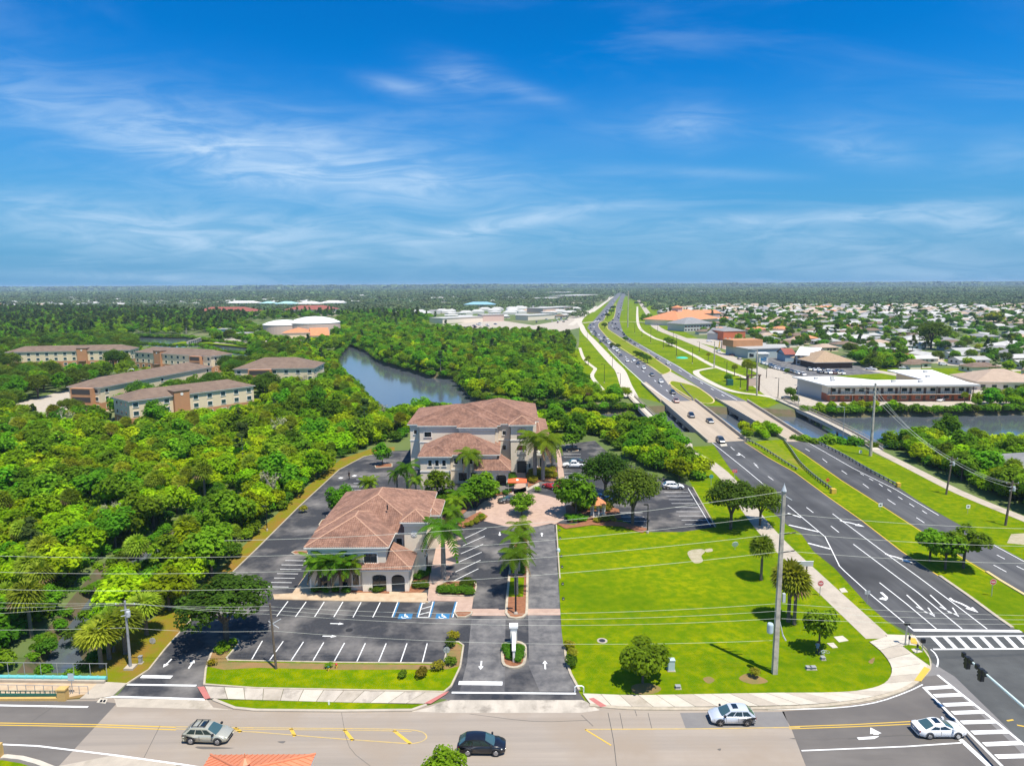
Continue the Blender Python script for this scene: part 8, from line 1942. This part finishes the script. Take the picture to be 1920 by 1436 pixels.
hedge('planting along the kerb before the office porch', [(908,926),(958,921),(958,925),(930,929)], 1.0, .6, 'leaf_hedge'); hedge('orange-yellow planting along the kerb of the slanted stalls', [(874,990),(905,978),(912,972),(900,966),(885,978),(870,984)], .9, .6, 'leaf_gold')
hedge('low planting in the upper drive median', [(960,1050),(985,1050),(984,1082),(958,1082)], .8, .6, 'leaf_hedge'); hedge('shrubs in the island behind the near office', [(650,937),(690,933),(696,936),(655,942)], .9, .9, 'leaf_gold')
hedge('shrubs between the two offices', [(705,950),(828,928),(876,935),(840,975),(835,950),(715,958)], 1.3, 1.2, 'leaf_broad'); hedge('shrubs under the oak on the left island', [(414,1208),(440,1203),(430,1225),(408,1228)], .9, .7, 'leaf_broad')
for px, s, m, lab in (((853,1199),.95,'leaf_yellow','yellow shrub at the tip of the right end island'),((846,1213),1.0,'leaf_hedge','round green shrub below the yellow one on the end island'),((848,1247),.9,'leaf_hedge','round green shrub beside the verge kerb'),((824,1255),1.0,'leaf_gold','golden shrub at the corner of the front verge'),((788,1271),1.0,'leaf_gold','yellow-green shrub on the front verge, right of two'),((753,1272),.75,'leaf_hedge','small green shrub on the front verge, left of two'),
        ((398,1248),.7,'leaf_yellow','small yellow shrub at the left end of the verge'),((1066,1216),1.0,'leaf_yellow','yellow shrub at the right kerb of the entrance drive, upper of three'),((1069,1231),1.0,'leaf_gold','golden shrub at the right kerb of the entrance drive, middle of three'),((1077,1251),1.1,'leaf_hedge','green shrub at the right kerb of the entrance drive, lowest of three'),((1409,1268),.9,'leaf_gold','yellow shrub with bare soil near the concrete pole'),((885,903),.8,'leaf_hedge','small shrub before the wing of the three-storey office'),
        ((924,931),1.0,'leaf_hedge','upright green shrub before the porch, left of two'),((949,928),.9,'leaf_hedge','upright green shrub before the porch, right of two'),((1007,922),1.0,'leaf_broad','round shrub at the plaza kerb near the red sports car'),((615,1253),.6,'leaf_broad','small sprout on the front verge beside the hydrant'),((566,962),1.2,'leaf_gold','shrub in the rear parking island'),((905,972),.9,'leaf_broad','dark round shrub at the plaza corner')): shrub(px, s, m, lab)
tree_at('round', (832,1500), 1402, 'leafy treetop cut off by the bottom picture edge beside the black SUV', wide=.72, v=1)
# big fan palms and shrubs at the canal mouth
for b, tp, lab in (((190,1250),1165,'dense clump palm at the canal mouth, lowest'),((205,1235),1150,'clump palm leaning over the canal'),((235,1225),1140,'clump palm behind the utility pole'),((275,1190),1112,'yellowish fan palm left of the big oak'),((345,1140),1085,'golden fan palm above the driveway')): tree_at('sabal', b, tp, lab, wide=1.5)
# undergrowth so that no bare ground shows through the thickets
und = Mass('undergrowth', [bush_mesh(i, 'leaf_broad') for i in range(4)]+[bush_mesh(i, 'leaf_hedge') for i in range(2)])
for px, st in (([(-160,1272),(60,1272),(140,1262),(160,1160),(230,1098),(330,1138),(415,1070),(470,1015),(548,938),(628,866),(690,838),(745,830),(790,785),(731,762),(685,738),(632,690),(560,660),(500,765),(250,806),(-330,800)], 3.4), ([(1000,790),(1240,820),(1322,905),(1230,885),(1120,820)], 3.2), ([(1508,818),(1700,826),(1850,830),(2060,930),(2060,1000),(1860,925),(1690,850),(1600,832)], 3.0), ([(170,1262),(240,1200),(255,1205),(210,1262)], 1.8)):
    for (x, y) in keep_clear(poisson(px, st), EX_W[1:2]+EXDRIVE+EX_W[:1]): und.add((x, y, 0), rng.uniform(1.6, 2.8), rng.randrange(6))
for nm, dz, sc in (('river', -1.0, (1.9, 3.2)), ('pond', -.4, (2.0, 3.0)), ('creek', -.8, (1.0, 1.7))):
    ring = offset_line(water_world[nm], -1.2 if nm != 'creek' else -.5, True)
    for i in range(len(ring)):
        a, b = ring[i], ring[(i+1) % len(ring)]; n_ = int((b-a).length/(1.5 if nm != 'creek' else 1.3))
        for j in range(n_):
            q = a.lerp(b, (j+rng.random())/n_); px_ = PR((q.x, q.y, 0))
            if (q.y > 200 and any(inpoly(q.x, q.y, e) for e in BR_EX)) or q.x > 900 or (nm == 'creek' and px_[1] > 1258): continue
            if nm == 'creek' and rng.random() < .35: continue
            und.add((q.x+rng.uniform(-1.2,1.2), q.y+rng.uniform(-1.2,1.2), dz), rng.uniform(*sc), rng.randrange(6))
und.build()
# ================================================================ people
mk('cloth_black', (.012,.012,.014), .9); mk('cloth_blue', (.17,.24,.36), .9); mk('cloth_navy', (.02,.03,.06), .9); mk('skin', (.42,.25,.17), .6); mk('hair_dark', (.02,.014,.01), .6)
def person(label, px, pose, top, legs, yaw=0):
    """one continuous skinned body from a joint skeleton, with hair and clothing as children"""
    t = thing('person', label, 'person', G(*px), yaw)
    J = {'pel':(0,0,.95,.15),'bel':(0,0,1.12,.145),'che':(0,0,1.36,.165),'nec':(0,.01,1.52,.055),'hea':(0,.02,1.63,.09),'cro':(0,.02,1.74,.075),
         'shl':(-.19,0,1.43,.06),'shr':(.19,0,1.43,.06),'ell':(-.25,.03,1.15,.043),'elr':(.25,-.03,1.15,.043),'hal':(-.25,.12,.92,.035),'har':(.26,.08,.92,.035),'fil':(-.25,.15,.82,.024),'fir':(.26,.11,.82,.024),
         'hil':(-.10,0,.9,.10),'hir':(.10,0,.9,.10),'knl':(-.11,.12,.5,.062),'knr':(.11,-.05,.5,.062),'anl':(-.11,.16,.09,.042),'anr':(.11,-.26,.12,.042),'tol':(-.11,.34,.04,.035),'tor':(.11,-.1,.04,.035)}
    for k, v in pose.items(): J[k] = v+(J[k][3],) if len(v) == 3 else v
    E_ = [('pel','bel'),('bel','che'),('che','nec'),('nec','hea'),('hea','cro'),('che','shl'),('che','shr'),('shl','ell'),('shr','elr'),('ell','hal'),('elr','har'),('hal','fil'),('har','fir'),('pel','hil'),('pel','hir'),('hil','knl'),('hir','knr'),('knl','anl'),('knr','anr'),('anl','tol'),('anr','tor')]
    ks = list(J); me = bpy.data.meshes.new('body'); me.from_pydata([J[k][:3] for k in ks], [(ks.index(a), ks.index(b)) for a, b in E_], [])
    o = bpy.data.objects.new('body', me); COL.objects.link(o)
    sk = o.modifiers.new('skin', 'SKIN'); lay = me.skin_vertices[0] if me.skin_vertices else None
    if lay is None: me.attributes.new('skin_vertices', 'FLOAT', 'POINT'); 
    for k, d in zip(ks, me.skin_vertices[0].data): d.radius = (J[k][3], J[k][3]); d.use_root = (k == 'pel')
    sb = o.modifiers.new('sub', 'SUBSURF'); sb.levels = 1; sb.render_levels = 1
    dg = bpy.context.evaluated_depsgraph_get(); ev = o.evaluated_get(dg); m2 = bpy.data.meshes.new_from_object(ev); o.modifiers.clear(); o.data = m2; o.parent = t
    for m in ('skin', top, legs): m2.materials.append(M_[m])
    for p in m2.polygons:
        z = p.center.z; x = abs(p.center.x); p.use_smooth = True
        p.material_index = 0 if (z > 1.5 or (x > .2 and z < 1.22 and z > .75)) else (1 if z > .93 else 2)
    hc = J['cro']; h = MB(); h.lathe((hc[0], hc[1]-.02, hc[2]-.14), [(.085,0),(.105,.08),(.095,.16),(.05,.205),(.01,.215)], 10); h.obj('hair', M_['hair_dark'], t, True)
    f = MB()
    for s in (-1, 1): f.disc((hc[0]+s*.035, hc[1]+.095, hc[2]-.07), (0,1,0), .012, 6, .01)
    f.box(hc[0]-.012, hc[0]+.012, hc[1]+.085, hc[1]+.112, hc[2]-.11, hc[2]-.07); f.box(hc[0]-.03, hc[0]+.03, hc[1]+.08, hc[1]+.094, hc[2]-.145, hc[2]-.135); f.obj('face', M_['hair_dark'], t)
    return t
person('person in dark clothing walking along the rear drive', (655,899), {}, 'cloth_black', 'cloth_black', R(150)).scale = (1.15,1.15,1.15)
person('person in a blue top standing in the tree shade on the corner lawn', (1532,1227), {'anl':(-.11,.02,.09),'knl':(-.11,.03,.5),'anr':(.11,.0,.09),'knr':(.11,.02,.5),'tol':(-.12,.17,.04),'tor':(.13,.16,.04),'hal':(-.1,.26,1.1),'fil':(-.03,.33,1.14),'har':(.1,.26,1.08),'fir':(.03,.33,1.12)}, 'cloth_blue', 'cloth_navy', R(-20))
p = G(1545,1224); t = thing('bicycle', 'pale bicycle lying beside the person in the blue top', 'bicycle', p, .5)
for x in (-.5, .5):
    m = MB(); m.path([(x+.33*math.cos(g), .33*math.sin(g), .05) for g in [i*math.pi/8 for i in range(17)]], .025, 5); m.obj('wheel', M_['galv'], t)
m = MB(); 
for a, b in (((-.5,0,.1),(-.1,.35,.12)),((-.1,.35,.12),(.4,.4,.12)),((-.1,.35,.12),(.0,-.1,.12)),((.0,-.1,.12),(.4,.4,.12)),((.4,.4,.12),(.5,0,.1)),((-.5,0,.1),(.0,-.1,.12))): m.tube(a, b, .025, n=5)
m.obj('frame', M_['transformer'], t); MB().box(-.22,.02,.42,.52,.1,.2).obj('saddle', M_['black_metal'], t); MB().tube((.3,.6,.12),(.6,.5,.2),.025,n=5).obj('handlebar', M_['black_metal'], t)
